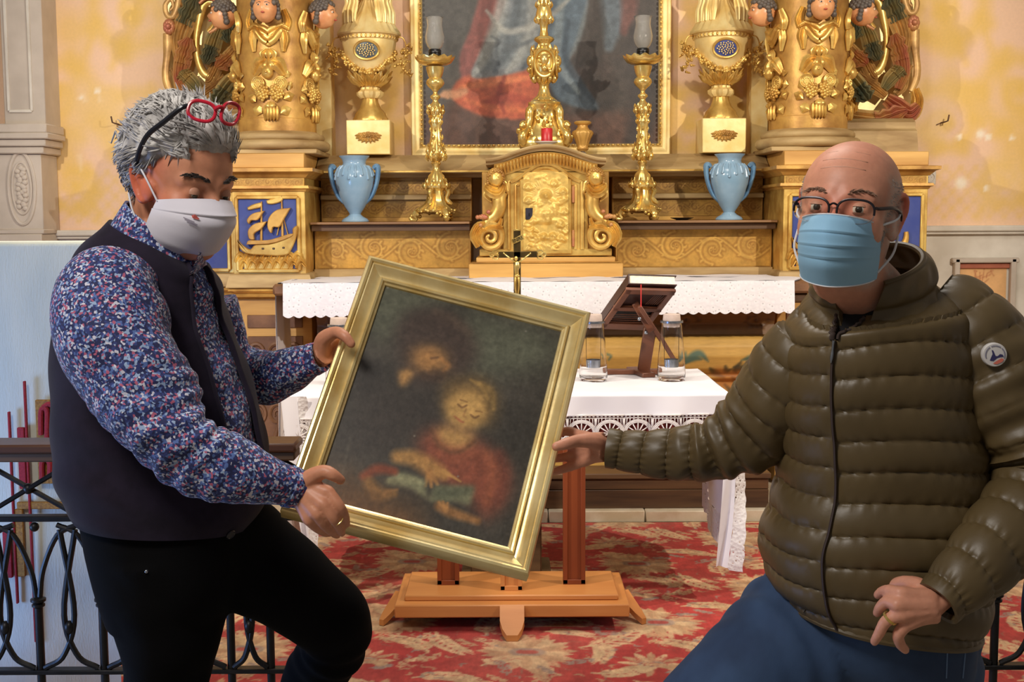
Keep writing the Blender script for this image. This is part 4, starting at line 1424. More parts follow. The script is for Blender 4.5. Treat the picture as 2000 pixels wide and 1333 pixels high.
cpoly([(1150, -300), (1300, -300), (1300, 180), (1180, 200), (1140, 100)], (70, 62, 56), .6, .05)
cpoly([(960, -300), (1000, -120), (985, 10), (940, 100), (920, 150), (980, 148), (1060, 128), (1100, 130), (1140, 60), (1150, -60), (1130, -300)], (112, 120, 122), .95, .02)
cpoly([(1080, -200), (1150, -60), (1130, 60), (1110, 130), (1160, 190), (1165, 215), (1100, 200), (1075, 170), (1060, 100), (1080, 0)], (84, 100, 112), .9, .02)
for pts, w, c in ((((990, -40), (975, 30), (945, 110), (925, 146)), [8, 12, 10, 4], (150, 152, 146)), (((1020, -60), (1005, 40), (990, 100), (965, 140)), [6, 9, 9, 3], (84, 92, 96)), (((1040, -40), (1040, 50), (1015, 110), (990, 140)), [9, 12, 10, 4], (146, 148, 142)),
                  (((1070, -40), (1070, 40), (1050, 100), (1020, 134)), [6, 10, 8, 3], (76, 84, 90)), (((1100, -20), (1090, 60), (1090, 120), (1130, 180)), [6, 9, 8, 4], (126, 138, 142)), (((1110, 40), (1105, 110), (1140, 170), (1160, 200)), [4, 6, 6, 3], (64, 76, 86)),
                  (((950, 20), (990, 60), (1060, 40), (1120, -10)), [3, 6, 6, 3], (156, 156, 148)), (((960, 70), (1000, 90), (1060, 70)), [2, 5, 2], (90, 96, 98)),
                  (((900, 170), (960, 160), (1040, 150)), [5, 8, 4], (206, 122, 78)), (((940, 205), (990, 190), (1050, 200)), [6, 9, 5], (150, 66, 48)), (((910, 195), (960, 210), (1030, 216)), [4, 6, 5], (202, 110, 70)), (((985, 150), (975, 185), (985, 220)), [3, 6, 3], (146, 64, 48)),
                  (((868, 182), (888, 184), (908, 178)), [6, 9, 6], (196, 146, 108)), (((862, 186), (874, 190)), [4, 3], (190, 140, 104)),
                  (((1180, -60), (1200, 20), (1190, 90)), [16, 22, 10], (98, 112, 122)), (((1210, -80), (1230, 0), (1220, 60)), [12, 16, 8], (116, 74, 66)), (((1250, 60), (1260, 200), (1240, 280)), [20, 30, 20], (58, 52, 50))):
    cs(pts, w, c, .8)
cp.rgb *= (0.85 + 0.3 * vnoise(245, 230, 60, 14, 2))[..., None]
cp.mesh('canvas', M['vcol_oil'], lambda u, v: np.stack([ax0 + .065 + u, np.full_like(u, PYW + .018), az0 + .065 + v], -1), alt)

# gilded urns on their plinths
def urn(px, sg):
    Y = 7.08
    b = P(px, 303 if sg < 0 else 298, Y - .12)
    x, z0 = b[0], zc1 + .031
    k = 1 / S(Y - .1)
    t = thing('gilded_urn', 'gilded urn with garlands on a cream plinth, ' + ('left of the altar painting' if sg < 0 else 'right of the altar painting'), 'urn', (x, Y, z0), 'retable urns')
    hz = 66 * k
    MB().box((x, Y, z0 + hz / 2), (.246, .246, hz), .004).build('plinth', M['gold_pale'], t)
    fr = Y - .123
    m = MB()
    r3 = np.random.default_rng(2)
    for i in range(5):
        cx = x + (i - 2) * .022
        cz = z0 + hz * .58 - abs(i - 2) * .003
        for j in range(6):
            an = j * pi / 3
            m.ell((cx + .009 * cos(an), fr - .006, cz + .009 * sin(an)), (.008, .008, .008), n=(8, 6))
        m.ell((cx, fr - .012, cz), .008, n=(8, 6))
    for i in range(10):
        an = pi + i * pi / 9
        m.leaf([(x + .03 * cos(an), fr - .003, z0 + hz * .55 + .012 * sin(an)), (x + .055 * cos(an), fr - .009, z0 + hz * .55 + .03 * sin(an)), (x + .075 * cos(an), fr - .003, z0 + hz * .55 + .045 * sin(an))], [.004, .009, .002], (0, -1, 0), .5, 1, 7, 5)
    m.build('rose_ornament', M['gold_old'], t)
    c = (x, Y, 0)
    zz = lambda v: z0 + (303 - v) * k
    MB().lathe([(.098, zz(237)), (.098, zz(232)), (.09, zz(228)), (.085, zz(222)), (.06, zz(212)), (.046, zz(200)), (.042, zz(192)), (.052, zz(190))], c, 40, lambda a, z: 1 + .03 * np.cos(16 * a)).build('foot', M['gold'], t)
    MB().lathe([(.05, zz(193)), (.068, zz(187)), (.07, zz(181)), (.05, zz(176)), (.05, zz(172))], c, 40, lambda a, z: 1 + .10 * np.cos(10 * a)).build('knop', M['gold_pale'], t)
    body = MB().lathe([(.046, zz(172)), (.052, zz(164)), (.09, zz(150)), (.122, zz(130)), (.142, zz(108)), (.150, zz(90)), (.152, zz(84)), (.160, zz(82)), (.160, zz(76)), (.166, zz(74))], c, 48).build('body', M['gold_pale'], t)
    m = MB()
    for i in range(40):
        a = i * 2 * pi / 40
        m.ell((x + .158 * cos(a), Y + .158 * sin(a), zz(79)), (.008, .008, .011), n=(6, 4))
    m.build('egg_moulding', M['gold'], body)
    m = MB()
    for i in range(14):
        a = i * 2 * pi / 14
        d = np.array([cos(a), sin(a), 0])
        for off, h0, h1 in ((0, 170, 140), (.5, 168, 150)):
            a2 = a + off * 2 * pi / 14
            d = np.array([cos(a2), sin(a2), 0])
            m.leaf([np.array([x, Y, zz(h0)]) + d * .056, np.array([x, Y, zz((h0 + h1) / 2)]) + d * .098, np.array([x, Y, zz(h1)]) + d * .128], [.012, .024, .005], d, .5, 1.5, 8, 7)
    m.build('acanthus_cup', M['gold'], t)
    MB().lathe([(.176, zz(74)), (.18, zz(71)), (.172, zz(68)), (.142, zz(52)), (.10, zz(34)), (.062, zz(16)), (.05, zz(8)), (.05, zz(2))], c, 72, lambda a, z: 1 + (.035 * np.cos(24 * a) if z > zz(69) else 0)).build('lid', M['gold_pale'], t)
    MB().lathe([(.06, zz(4)), (.09, zz(1)), (.102, zz(-6)), (.10, zz(-30)), (.06, zz(-34)), (.07, zz(-60)), (.0, zz(-70))], c, 40).build('finial', M['gold_pale'], t)
    m = MB()
    for s2 in (-1, 1):
        for i in range(5):
            a = -pi / 2 + s2 * (.55 + .25 * i)
            d = np.array([cos(a), sin(a), 0])
            m.leaf([np.array([x, Y, zz(52)]) + d * .14, np.array([x, Y, zz(30)]) + d * .135, np.array([x, Y, zz(10)]) + d * .12, np.array([x, Y, zz(-8)]) + d * .15], [.016, .026, .022, .006], d, .5, 2.5, 10, 9)
    m.build('lid_leaves', M['gold_pale'], t)
    # oval medallion
    a = np.arange(32) * 2 * pi / 32
    mz = zz(106)
    def on(xx, z, off=0.0):
        r = np.interp(z, [zz(150), zz(130), zz(108), zz(90), zz(84)], [.09, .122, .142, .150, .152]) + off
        return np.array([x + xx, Y - math.sqrt(max(.0001, r * r - xx * xx)), z])
    md = MB().grid(np.array([[on(rr * .068 * cos(q), mz + rr * .05 * sin(q), .006 + .004 * (1 - rr)) for q in a] for rr in (1, .75, .5, .25, .02)]), cv=True, cap1=True).build('medallion', M['blue'] if sg > 0 else simple('grey_blue_enamel', (70, 84, 98), (104, 112, 110), 30, .4), t, 180)
    MB().tube(np.array([on(.068 * cos(q), mz + .05 * sin(q), .006) for q in a]), .008, 8, closed=True).build('medallion_rim', M['gold'], md)
    m = MB()
    for i in range(40):
        an, rr = i * 2.399, math.sqrt((i + .5) / 40) * .82
        m.ell(on(rr * .06 * cos(an), mz + rr * .044 * sin(an), .014), .0045, n=(6, 4))
    m.build('medallion_filigree', M['gold_pale'], md)
    # garlands of flowers, with bunches hanging at the sides
    m = MB()
    r3 = np.random.default_rng(6)
    for i in range(46):
        t2 = i / 45 * 2 - 1
        a2 = -pi / 2 + t2 * 1.5
        z = zz(146 - 42 * abs(t2) ** 1.8)
        r = np.interp(z, [zz(150), zz(130), zz(108), zz(90)], [.09, .122, .142, .150]) + .008
        q = np.array([x + r * cos(a2), Y + r * sin(a2), z])
        for j in range(3):
            m.ell(q + r3.normal(0, .008, 3), r3.uniform(.006, .011), n=(6, 5))
        d = np.array([cos(a2), sin(a2), 0])
        e = r3.normal(0, 1, 3)
        m.leaf([q, q + e * .008 + d * .008, q + e * .018 + d * .004], [.004, .008, .001], d, .4, 1, 6, 5)
    m.build('flower_garland', M['gold'], t)
    for s2 in (-1, 1):
        m = MB()
        top = np.array([x + s2 * .165, Y - .02, zz(76)])
        m.tube([top, top + (s2 * .03, 0, -.01), top + (s2 * .045, 0, -.06), top + (s2 * .03, 0, -.15)], .004, 6, smooth=14)
        for i in range(36):
            f = r3.uniform(.15, 1)
            q = top + (s2 * (.034 + .026 * sin(f * 7)), 0, -.2 * f) + r3.normal(0, .013, 3)
            m.ell(q, r3.uniform(.005, .010), n=(6, 5))
            e = nrm(r3.normal(0, 1, 3))
            m.leaf([q, q + e * .012, q + e * .026], [.003, .007, .001], (0, -1, 0), .4, 1, 6, 5)
        m.build('flower_bunch', M['gold'], t)
    return t
urn(720, -1)
urn(1414, 1)

# blue glazed vases
M['blueglaze'] = simple('pale_blue_glaze', (126, 158, 182), (146, 174, 196), 6, .18, 0, 0, spec=.6)
M['blueglaze_dark'] = simple('deeper_blue_glaze', (84, 122, 158), (112, 150, 180), 12, .2, 0, 0, spec=.6)
def vase(px, py0, py1, lab):
    Y = 6.80
    x = P(px, py0, Y)[0]
    z0 = ZS
    k = (zf(py1, Y) - zf(py0, Y)) / 129
    t = thing('blue_vase', lab, 'vase', (x, Y, z0), 'blue vases on the altar shelves')
    c = (x, Y, z0)
    pr = [(26, 0), (27, 2), (24, 6), (15, 11), (11, 15), (12, 18), (20, 30), (29, 48), (36, 70), (38, 84), (37, 96), (31, 106), (24, 111), (22, 115), (24, 122), (29, 127), (30, 129), (26, 129), (20, 122), (19, 112), (10, 90), (1, 70)]
    MB().lathe([(r * k, z * k) for r, z in pr], c, 48, cap1=True).build('body', M['blueglaze'], t, 60)
    m = MB()
    for i in range(18):
        a = i * 2 * pi / 18
        d = np.array([cos(a), sin(a), 0])
        L = (12, 20, 15)[i % 3]
        pts = [np.array(c) + d * np.interp(h, [80, 84, 96, 106, 111], [37.5, 38, 37, 31, 24]) * k + (0, 0, h * k) for h in (109, 104, 100, 104 - L)]
        m.tube(pts, [2.6 * k, 2.4 * k, 2.2 * k, 2.8 * k], 8, smooth=10)
        m.ell(pts[-1], 3 * k, n=(8, 6))
    m.build('relief_drops', M['blueglaze'], t)
    for s2 in (-1, 1):
        pts = [(20, 36), (33, 50), (42, 72), (46, 92), (46, 106), (42, 108), (37, 104)]
        MB().tube([np.array(c) + (s2 * a * k, 0, b * k) for a, b in pts], [3 * k, 4 * k, 4.5 * k, 5 * k, 6 * k, 6 * k, 4 * k], 10, flat=1.6, up=(0, 1, 0), smooth=24).build('handle', M['blueglaze_dark'], t)
vase(694, 432, 303, 'pale blue glazed two-handled vase on the left altar shelf')
vase(1424, 421, 292, 'pale blue glazed two-handled vase on the right altar shelf')

# tall brass candlesticks with glass lamps
M['glass'] = Mat('clear_glass').set(Base_Color=(1, 1, 1), Roughness=.02, Transmission_Weight=1.0, IOR=1.25).m
M['frosted'] = Mat('cloudy_lamp_glass').set(Base_Color=(.93, .92, .88), Roughness=.16, Transmission_Weight=.90, IOR=1.2).m
def candlestick(px, py0, py1, lab):
    Y = 6.82
    x = P(px, py0, Y)[0]
    z0 = ZS + .001
    k = (zf(py1, Y) - zf(py0, Y)) / 325
    t = thing('brass_candlestick', lab, 'candlestick', (x, Y, z0), 'tall candlesticks beside the tabernacle')
    c = np.array((x, Y, z0))
    r3 = np.random.default_rng(12)
    G = M['gold_bright']
    # three scrolled feet under a lobed base
    for j in range(3):
        a = -pi / 2 + .5 + j * 2 * pi / 3
        d = np.array([cos(a), sin(a), 0])
        f = MB().tube([c + d * 20 * k + (0, 0, 24 * k), c + d * 34 * k + (0, 0, 22 * k), c + d * 44 * k + (0, 0, 12 * k), c + d * 41 * k + (0, 0, 4 * k), c + d * 50 * k + (0, 0, 3.2 * k), c + d * 54 * k + (0, 0, 8 * k)], [7 * k, 7 * k, 6 * k, 4 * k, 3.2 * k, 3 * k], 8, smooth=20)
        for i in range(9):
            f.ell(c + d * (26 + 2.4 * i) * k + (r3.normal(0, 4) * k, r3.normal(0, 4) * k, (20 - 1.4 * i + r3.normal(0, 3)) * k), 4.2 * k, n=(8, 6))
        f.build('foot', G, t)
    b = MB()
    b.lathe([(10 * k, 14 * k), (36 * k, 18 * k), (38 * k, 22 * k), (30 * k, 28 * k), (22 * k, 34 * k), (17 * k, 44 * k), (15 * k, 60 * k), (20 * k, 66 * k)], c, 48, lambda a, z: 1 + .12 * np.cos(3 * (a + pi / 2 - .5)) + .05 * np.cos(12 * a))
    for j in range(3):
        a = -pi / 2 + j * 2 * pi / 3 - .5
        d = np.array([cos(a), sin(a), 0])
        b.tube([c + d * 16 * k + (0, 0, 66 * k), c + d * 24 * k + (0, 0, 58 * k), c + d * 20 * k + (0, 0, 46 * k), c + d * 25 * k + (0, 0, 38 * k), c + d * 31 * k + (0, 0, 34 * k)], [4 * k, 5 * k, 4 * k, 5 * k, 3 * k], 8, smooth=16)
        for i in range(12):
            a2 = a + r3.uniform(-1, 1)
            b.ell(c + np.array([cos(a2), sin(a2), 0]) * 36 * k + (0, 0, (20 + r3.normal(0, 2)) * k), 3.4 * k, n=(6, 5))
    b.build('tripod_base', G, t)
    st = MB()
    prof_ = [(26, 66), (27, 70), (20, 74), (17, 82), (15, 90), (9, 98), (6, 104), (7, 110), (10, 114), (8, 118), (16, 124), (19, 132), (17, 140), (13, 150), (10.5, 166), (9.5, 182), (11, 192), (12, 196), (10, 200), (11, 210), (15, 220), (13, 226), (6, 234), (5, 238), (10, 243), (10, 246), (5, 249), (4, 254), (8, 259), (14, 264), (18, 270), (17, 276), (12, 281), (15, 288), (17, 296), (18, 302)]
    st.lathe([(r * k, z * k) for r, z in prof_], c, 40, lambda a, z: 1 + (.07 * np.cos(9 * a) if 118 * k < z < 226 * k or z < 92 * k else 0))
    st.build('stem', G, t, 60)
    m = MB()
    for zc, rr, n2, sz, ph in ((70, 24, 10, 5, 0), (78, 18, 9, 5, .3), (126, 17, 9, 6, 0), (138, 16, 9, 5, .3), (150, 13, 6, 4, 0), (165, 11, 3, 5, .2), (180, 10.5, 6, 3.4, .5), (195, 11, 9, 4, 0), (206, 11, 6, 4, .3), (216, 14, 9, 5, .2), (224, 14, 9, 4, .5)):
        for i in range(n2):
            a = ph + i * 2 * pi / n2
            d = np.array([cos(a), sin(a), 0])
            q = c + d * rr * k + (0, 0, zc * k)
            m.leaf([q - (0, 0, sz * 1.2 * k), q + d * sz * .5 * k, q + d * sz * .4 * k + (0, 0, sz * 1.4 * k)], [sz * .4 * k, sz * .75 * k, sz * .15 * k], d, .6, 1, 7, 5)
            m.ell(q + d * 1.5 * k, sz * .42 * k, n=(6, 5))
    m.build('cast_leaves', G, t)
    dp = MB()
    a = np.arange(48) * 2 * pi / 48
    g = []
    for r, z, w in ((10, 304, 0), (24, 306, 0), (32, 310, .4), (37, 316, 1), (38, 321, 1), (36, 321, 1), (31, 314, .6), (22, 311, .2), (2, 310, 0)):
        g.append(np.column_stack([r * k * (1 + .05 * w * np.cos(12 * a)) * np.cos(a), r * k * (1 + .05 * w * np.cos(12 * a)) * np.sin(a), z * k + w * 2.2 * k * np.cos(12 * a)]))
    dp.grid(np.array(g) + c, cv=True, cap0=True, cap1=True)
    dp.build('drip_pan', G, t)
    # lamp
    l = thing('glass_lamp', 'clear glass chimney lamp with black socket on the %s candlestick' % ('left' if sg_(px) < 0 else 'right'), 'lamp', c + (0, 0, 311.5 * k), 'lamps on the candlesticks')
    s_ = MB()
    s_.lathe([(r * k, z * k) for r, z in ((6, 311.8), (7, 318), (11, 320), (12.5, 322), (12.5, 327), (11.5, 328), (12.5, 329), (12.5, 334), (11, 336), (1, 336))], c, 32)
    s_.build('socket', M['black'], l)
    MB().lathe([(r * k, z * k) for r, z in ((9, 336), (14, 341), (18, 350), (19, 360), (16.5, 372), (14.5, 382), (15.5, 392), (17.5, 398), (17, 398), (15, 392), (14, 382), (16, 372), (18.4, 360), (17.5, 351), (13.6, 342), (8.6, 337))], c, 32, cap0=False, cap1=False).build('chimney', M['frosted'], l, 180)
def sg_(px):
    return -1 if px < 1000 else 1
candlestick(853, 427, 102, 'tall cast brass candlestick on the left shelf')
candlestick(1254, 422, 97, 'tall cast brass candlestick on the right shelf')

# the great central candlestick on top of the tabernacle
def great_stick():
    Y = 6.86
    b = P(1063, 284, Y)
    zt_ = float(curve_z(np.array(XT), zs, zt, wc))
    x, z0 = b[0], max(zt_ - .002, b[2])
    z0 = zt_
    k = 1 / S(Y - .05)
    t = thing('great_candlestick', 'large ornate brass altar candlestick on top of the tabernacle', 'candlestick', (x, Y, z0))
    c = np.array((x, Y, z0))
    zz = lambda v: (284 - v) * k
    G = M['gold_bright']
    r3 = np.random.default_rng(21)
    m = MB()
    m.lathe([(r * k, zz(v)) for r, v in ((50, 284), (52, 278), (50, 268), (46, 262), (40, 254), (32, 240), (27, 226), (26, 214), (30, 206), (34, 202), (34, 198), (26, 194), (16, 190))], c, 60, lambda a, z: 1 + .09 * np.cos(4 * (a - pi / 4)) + (.03 * np.cos(28 * a) if z < zz(204) else 0))
    m.build('base', G, t, 60)
    for j in range(4):
        a = -pi / 2 + pi / 4 + j * pi / 2
        d = np.array([cos(a), sin(a), 0])
        f = MB().tube([c + d * 28 * k + (0, 0, zz(208)), c + d * 40 * k + (0, 0, zz(214)), c + d * 42 * k + (0, 0, zz(232)), c + d * 50 * k + (0, 0, zz(250)), c + d * 60 * k + (0, 0, zz(264)), c + d * 56 * k + (0, 0, zz(279))], [5 * k, 8 * k, 7 * k, 8 * k, 9 * k, 6 * k], 10, smooth=22).build('corner_scroll', G, t)
        mm = MB()
        head_mesh(mm, c + d * 58 * k + (0, 0, zz(243)), 9 * k, a + pi / 2)
        for i in range(9):
            mm.ell(c + d * (52 + r3.normal(0, 5)) * k + (r3.normal(0, 5) * k, 0, zz(256 + r3.normal(0, 8))), 5 * k, n=(6, 5))
        mm.build('cherub', G, f)
    m = MB()
    for i in range(70):
        a, v = r3.uniform(0, 2 * pi), r3.uniform(208, 278)
        r = np.interp(v, [206, 214, 226, 240, 254, 262, 278], [30, 27, 27, 32, 40, 46, 51]) + 1
        d = np.array([cos(a), sin(a), 0])
        q = c + d * r * k + (0, 0, zz(v))
        m.leaf([q - (0, 0, 7 * k), q + d * 3 * k, q + d * 2 * k + (0, 0, 8 * k)], [2 * k, 5 * k, 1 * k], d, .6, 1, 7, 5)
    m.build('cast_leaves', G, t)
    m = MB()
    m.lathe([(r * k, zz(v)) for r, v in ((20, 200), (24, 196), (22, 190), (14, 184), (11, 176), (9, 168), (10, 162), (17, 156), (24, 142), (27, 126), (26, 110), (22, 98), (18, 94), (12, 90), (12, 84), (18, 80), (20, 77), (18, 73), (9, 70), (7, 60), (8, 50), (14, 42), (16, 30), (13, 16), (11, 6), (14, 0), (9, -8), (8, -60), (16, -90), (20, -120), (4, -130), (4, -180))], c, 48)
    m.build('stem', G, t, 60)
    m = MB()
    for zc, rr, n2, sz in ((96, 21, 12, 6), (152, 19, 12, 7), (40, 14, 8, 6), (12, 12, 8, 6), (198, 22, 12, 5)):
        for i in range(n2):
            a = i * 2 * pi / n2
            d = np.array([cos(a), sin(a), 0])
            q = c + d * rr * k + (0, 0, zz(zc))
            m.leaf([q - (0, 0, sz * k), q + d * sz * .5 * k, q + d * sz * .3 * k + (0, 0, sz * 1.3 * k)], [sz * .4 * k, sz * .7 * k, sz * .2 * k], d, .6, 1, 7, 5)
    m.build('leaf_collars', G, t, kind='stuff')
    for j in range(4):
        a = -pi / 2 + j * pi / 2
        d, e = np.array([cos(a), sin(a), 0]), np.array([-sin(a), cos(a), 0])
        m = MB()
        an = np.linspace(0, 2 * pi, 24, endpoint=False)
        m.tube(np.array([c + d * (25 - .006 * (19 * cos(q)) ** 2) * k + e * 19 * cos(q) * k + (0, 0, zz(124) + 26 * sin(q) * k) for q in an]), 2.6 * k, 6, closed=True)
        m.ell(c + d * 25 * k + (0, 0, zz(118)), (9 * k, 9 * k, 12 * k))
        m.ell(c + d * 28 * k + (0, 0, zz(134)), 6 * k)
        for i in range(10):
            m.ell(c + d * 26 * k + e * r3.normal(0, 9) * k + (0, 0, zz(124 + r3.normal(0, 12))), 3.4 * k, n=(6, 5))
        m.build('medallion_relief', G, t)
great_stick()

# plate with a red candle, small gilt pot, black dish
YT = 6.63
def top_z(x):
    return float(curve_z(np.array(x), zs, zt, wc)) + .002
x = P(1067, 275, YT)[0]
zt_ = top_z(XT)
pl_ = thing('white_plate', 'small white saucer under the red candle on the tabernacle', 'plate', (x, YT, zt_))
MB().lathe([(.03, zt_), (.034, zt_ + .004), (.062, zt_ + .014), (.0625, zt_ + .017), (.034, zt_ + .008), (.001, zt_ + .007)], (x, YT, 0), 40).build('dish', simple('white_china', (232, 230, 228), None, rough=.2), pl_)
cn = thing('red_candle', 'short red pillar candle on the white saucer', 'candle', (x + .003, YT, zt_ + .0085))
kz = 1 / S(YT)
MB().lathe([(.0305, zt_ + .0085), (.031, zt_ + .012), (.031, zt_ + .085), (.0285, zt_ + .088), (.026, zt_ + .083), (.001, zt_ + .081)], (x + .003, YT, 0), 32).build('wax', simple('red_wax', (196, 40, 44), (176, 30, 36), 20, .35), cn)
MB().tube([(x + .003, YT, zt_ + .08), (x + .004, YT, zt_ + .094)], .0016, 5).build('wick', M['black'], cn)
x = P(1138, 290, YT + .1)[0]
zp = top_z(x)
po = thing('gilt_pot', 'small fluted gilded pot on the right of the tabernacle top', 'pot', (x, YT + .1, zp))
MB().lathe([(.012, zp), (.022, zp + .003), (.018, zp + .012), (.01, zp + .02), (.012, zp + .024)], (x, YT + .1, 0), 24).build('foot', simple('silvery_base', (200, 200, 196), None, rough=.25, metal=.8), po)
k = 1 / S(YT + .1)
MB().lathe([(r * k, zp + .022 + z * k) for r, z in ((9, 0), (10, 2), (12, 4), (10, 7), (11, 12), (15, 24), (20, 34), (19, 38), (13, 41), (10, 46), (10, 49), (16, 52), (17, 55), (14, 57), (9, 57), (8, 50), (1, 48))], (x, YT + .1, 0), 48, lambda a, z: 1 + (.07 * np.cos(14 * a) if zp + .022 + 8 * k < z < zp + .022 + 37 * k else 0)).build('bowl', M['gold_old'], po, 60)
x = P(1332, 418, 6.76)[0]
ds = thing('black_dish', 'shallow black dish on the right altar shelf', 'dish', (x, 6.76, ZS))
MB().lathe([(.03, ZS), (.035, ZS + .004), (.062, ZS + .012), (.064, ZS + .015), (.03, ZS + .008), (.001, ZS + .007)], (x, 6.76, 0), 32).build('bowl', M['black'], ds)
# ------------------------------------------------------------------ the carpet
tile = Paint(0, 0, 1.10, .86, 330, 258, (172, 58, 52))
tile.rgb *= (0.9 + 0.2 * vnoise(258, 330, 10, 40))[..., None]
BG_, BG2, GRY = (206, 172, 130), (186, 146, 108), (150, 128, 114)
def wrapst(pts, w, col, a=.9, soft=.12):
    pts = np.asarray(pts, float)
    for ox_ in (-1.10, 0, 1.10):
        for oy_ in (-.86, 0, .86):
            q = pts + (ox_, oy_)
            if q[:, 0].max() < -.1 or q[:, 0].min() > 1.2 or q[:, 1].max() < -.1 or q[:, 1].min() > .96:
                continue
            tile.stroke(q, w, col, a, soft)
def frond(x, y, ang, L, n, bend=.6, col=BG_, w=.013):
    t = np.linspace(0, 1, 10)
    an = ang + bend * t
    c = np.column_stack([x + np.cumsum(np.cos(an)) * L / 10, y + np.cumsum(np.sin(an)) * L / 10])
    wrapst(c, [w * .5, w * .7, w * .3], col)
    for i in range(1, n):
        k = int(i * 9 / n)
        for s2 in (-1, 1):
            a2 = an[k] + s2 * .75
            l2 = L * (.26 - .18 * abs(i / n - .35))
            q = c[k]
            wrapst([q, q + l2 * .6 * np.array([cos(a2), sin(a2)]), q + l2 * np.array([cos(a2 - s2 * .4), sin(a2 - s2 * .4)])], [w * .5, w * 1.0, w * .2], col)
def blossom(x, y, r, ang=0):
    for k in range(11):
        a = ang + (k - 5) * .5
        d = np.array([cos(a), sin(a)])
        wrapst([np.array([x, y]) + d * r * .35, np.array([x, y]) + d * r * .8, np.array([x, y]) + d * r * 1.15], [r * .10, r * .15, r * .03], BG_ if k % 2 else BG2)
    wrapst([(x - r * .2, y), (x + r * .2, y)], [r * .26, r * .26], GRY, .8)
    wrapst([(x - r * .15, y), (x + r * .15, y)], [r * .13, r * .13], (168, 62, 54), .8)
for x, y, r, a in ((.25, .25, .17, .6), (.80, .62, .17, -2.4), (.72, .14, .11, 2.0), (.22, .68, .11, -1.0)):
    blossom(x, y, r, a)
for x, y, a, L, b in ((.42, .30, .3, .42, .9), (.10, .40, 1.8, .36, -.9), (.60, .55, 2.7, .40, .9), (.98, .50, -1.5, .34, .9), (.46, .05, -.2, .3, 1.1), (.90, .82, .4, .3, -1.0), (.40, .86, 2.6, .34, -.8), (.98, .20, 1.9, .32, 1.0), (.52, .42, -1.2, .3, -.9), (.06, .08, .9, .28, -1.0), (.62, .86, -.9, .3, .8), (.30, .48, .2, .24, -.8)):
    frond(x, y, a, L, 8, b)
rc = np.random.default_rng(77)
for k in range(44):
    frond(rc.uniform(0, 1.1), rc.uniform(0, .86), rc.uniform(0, 6.3), rc.uniform(.10, .20), 6, rc.uniform(-1.3, 1.3), (BG_, BG2, BG2, GRY)[k % 4], .0062)
for k in range(90):
    x, y, a = rc.uniform(0, 1.1), rc.uniform(0, .86), rc.uniform(0, 6.3)
    wrapst([(x, y), (x + .02 * cos(a), y + .02 * sin(a)), (x + .04 * cos(a + .8), y + .04 * sin(a + .8))], [.003, .007, .002], BG2 if k % 3 else GRY, .8)
for k in range(150):
    x, y, a = rc.uniform(0, 1.1), rc.uniform(0, .86), rc.uniform(0, 6.3)
    L = rc.uniform(.03, .09)
    wrapst([(x, y), (x + L * .5 * cos(a), y + L * .5 * sin(a)), (x + L * cos(a + .5), y + L * sin(a + .5))], [.001, .003, .001], (158, 54, 50) if k % 3 else (142, 104, 84), .75)
for x, y, r, a in ((.25, .25, .17, .6), (.80, .62, .17, -2.4)):
    blossom(x, y, r * .9, a + .3)
CX0, CX1, CY0, CY1 = -2.7, 2.9, 2.75, 5.96
nx, ny = 800, 440
U, V = np.meshgrid(np.linspace(CX0, CX1, nx), np.linspace(CY0, CY1, ny))
tu, tv = (U * 1.12 + .2) % 1.10, (V * 1.1 + .05 * np.sin(U * 1.3)) % .86
iu, iv = (tu / 1.10 * 329).astype(int), (tv / .86 * 257).astype(int)
rgb = tile.rgb[iv, iu]
wearc = np.clip((vnoise(ny, nx, 12, 50) - .45) * 2.2, 0, 1)[..., None]
rgb = rgb * (1 - .3 * wearc) + np.array((190, 140, 112)) / 255 * .3 * wearc
rgb *= (0.9 + .22 * vnoise(ny, nx, 160, 51, 2))[..., None]
g = np.stack([U, V, .006 + .003 * vnoise(ny, nx, 14, 52)], -1)
M['carpet'] = vcol('carpet_pile', .95, 0, .22, 90, .35, stretch=(1, .35, 1), bdist=.002)
cp_ = grid_mesh('carpet', M['carpet'], g, srgb_arr(rgb))
tag(cp_, 'worn red carpet with beige leaf and flower pattern covering the sanctuary floor', 'carpet')

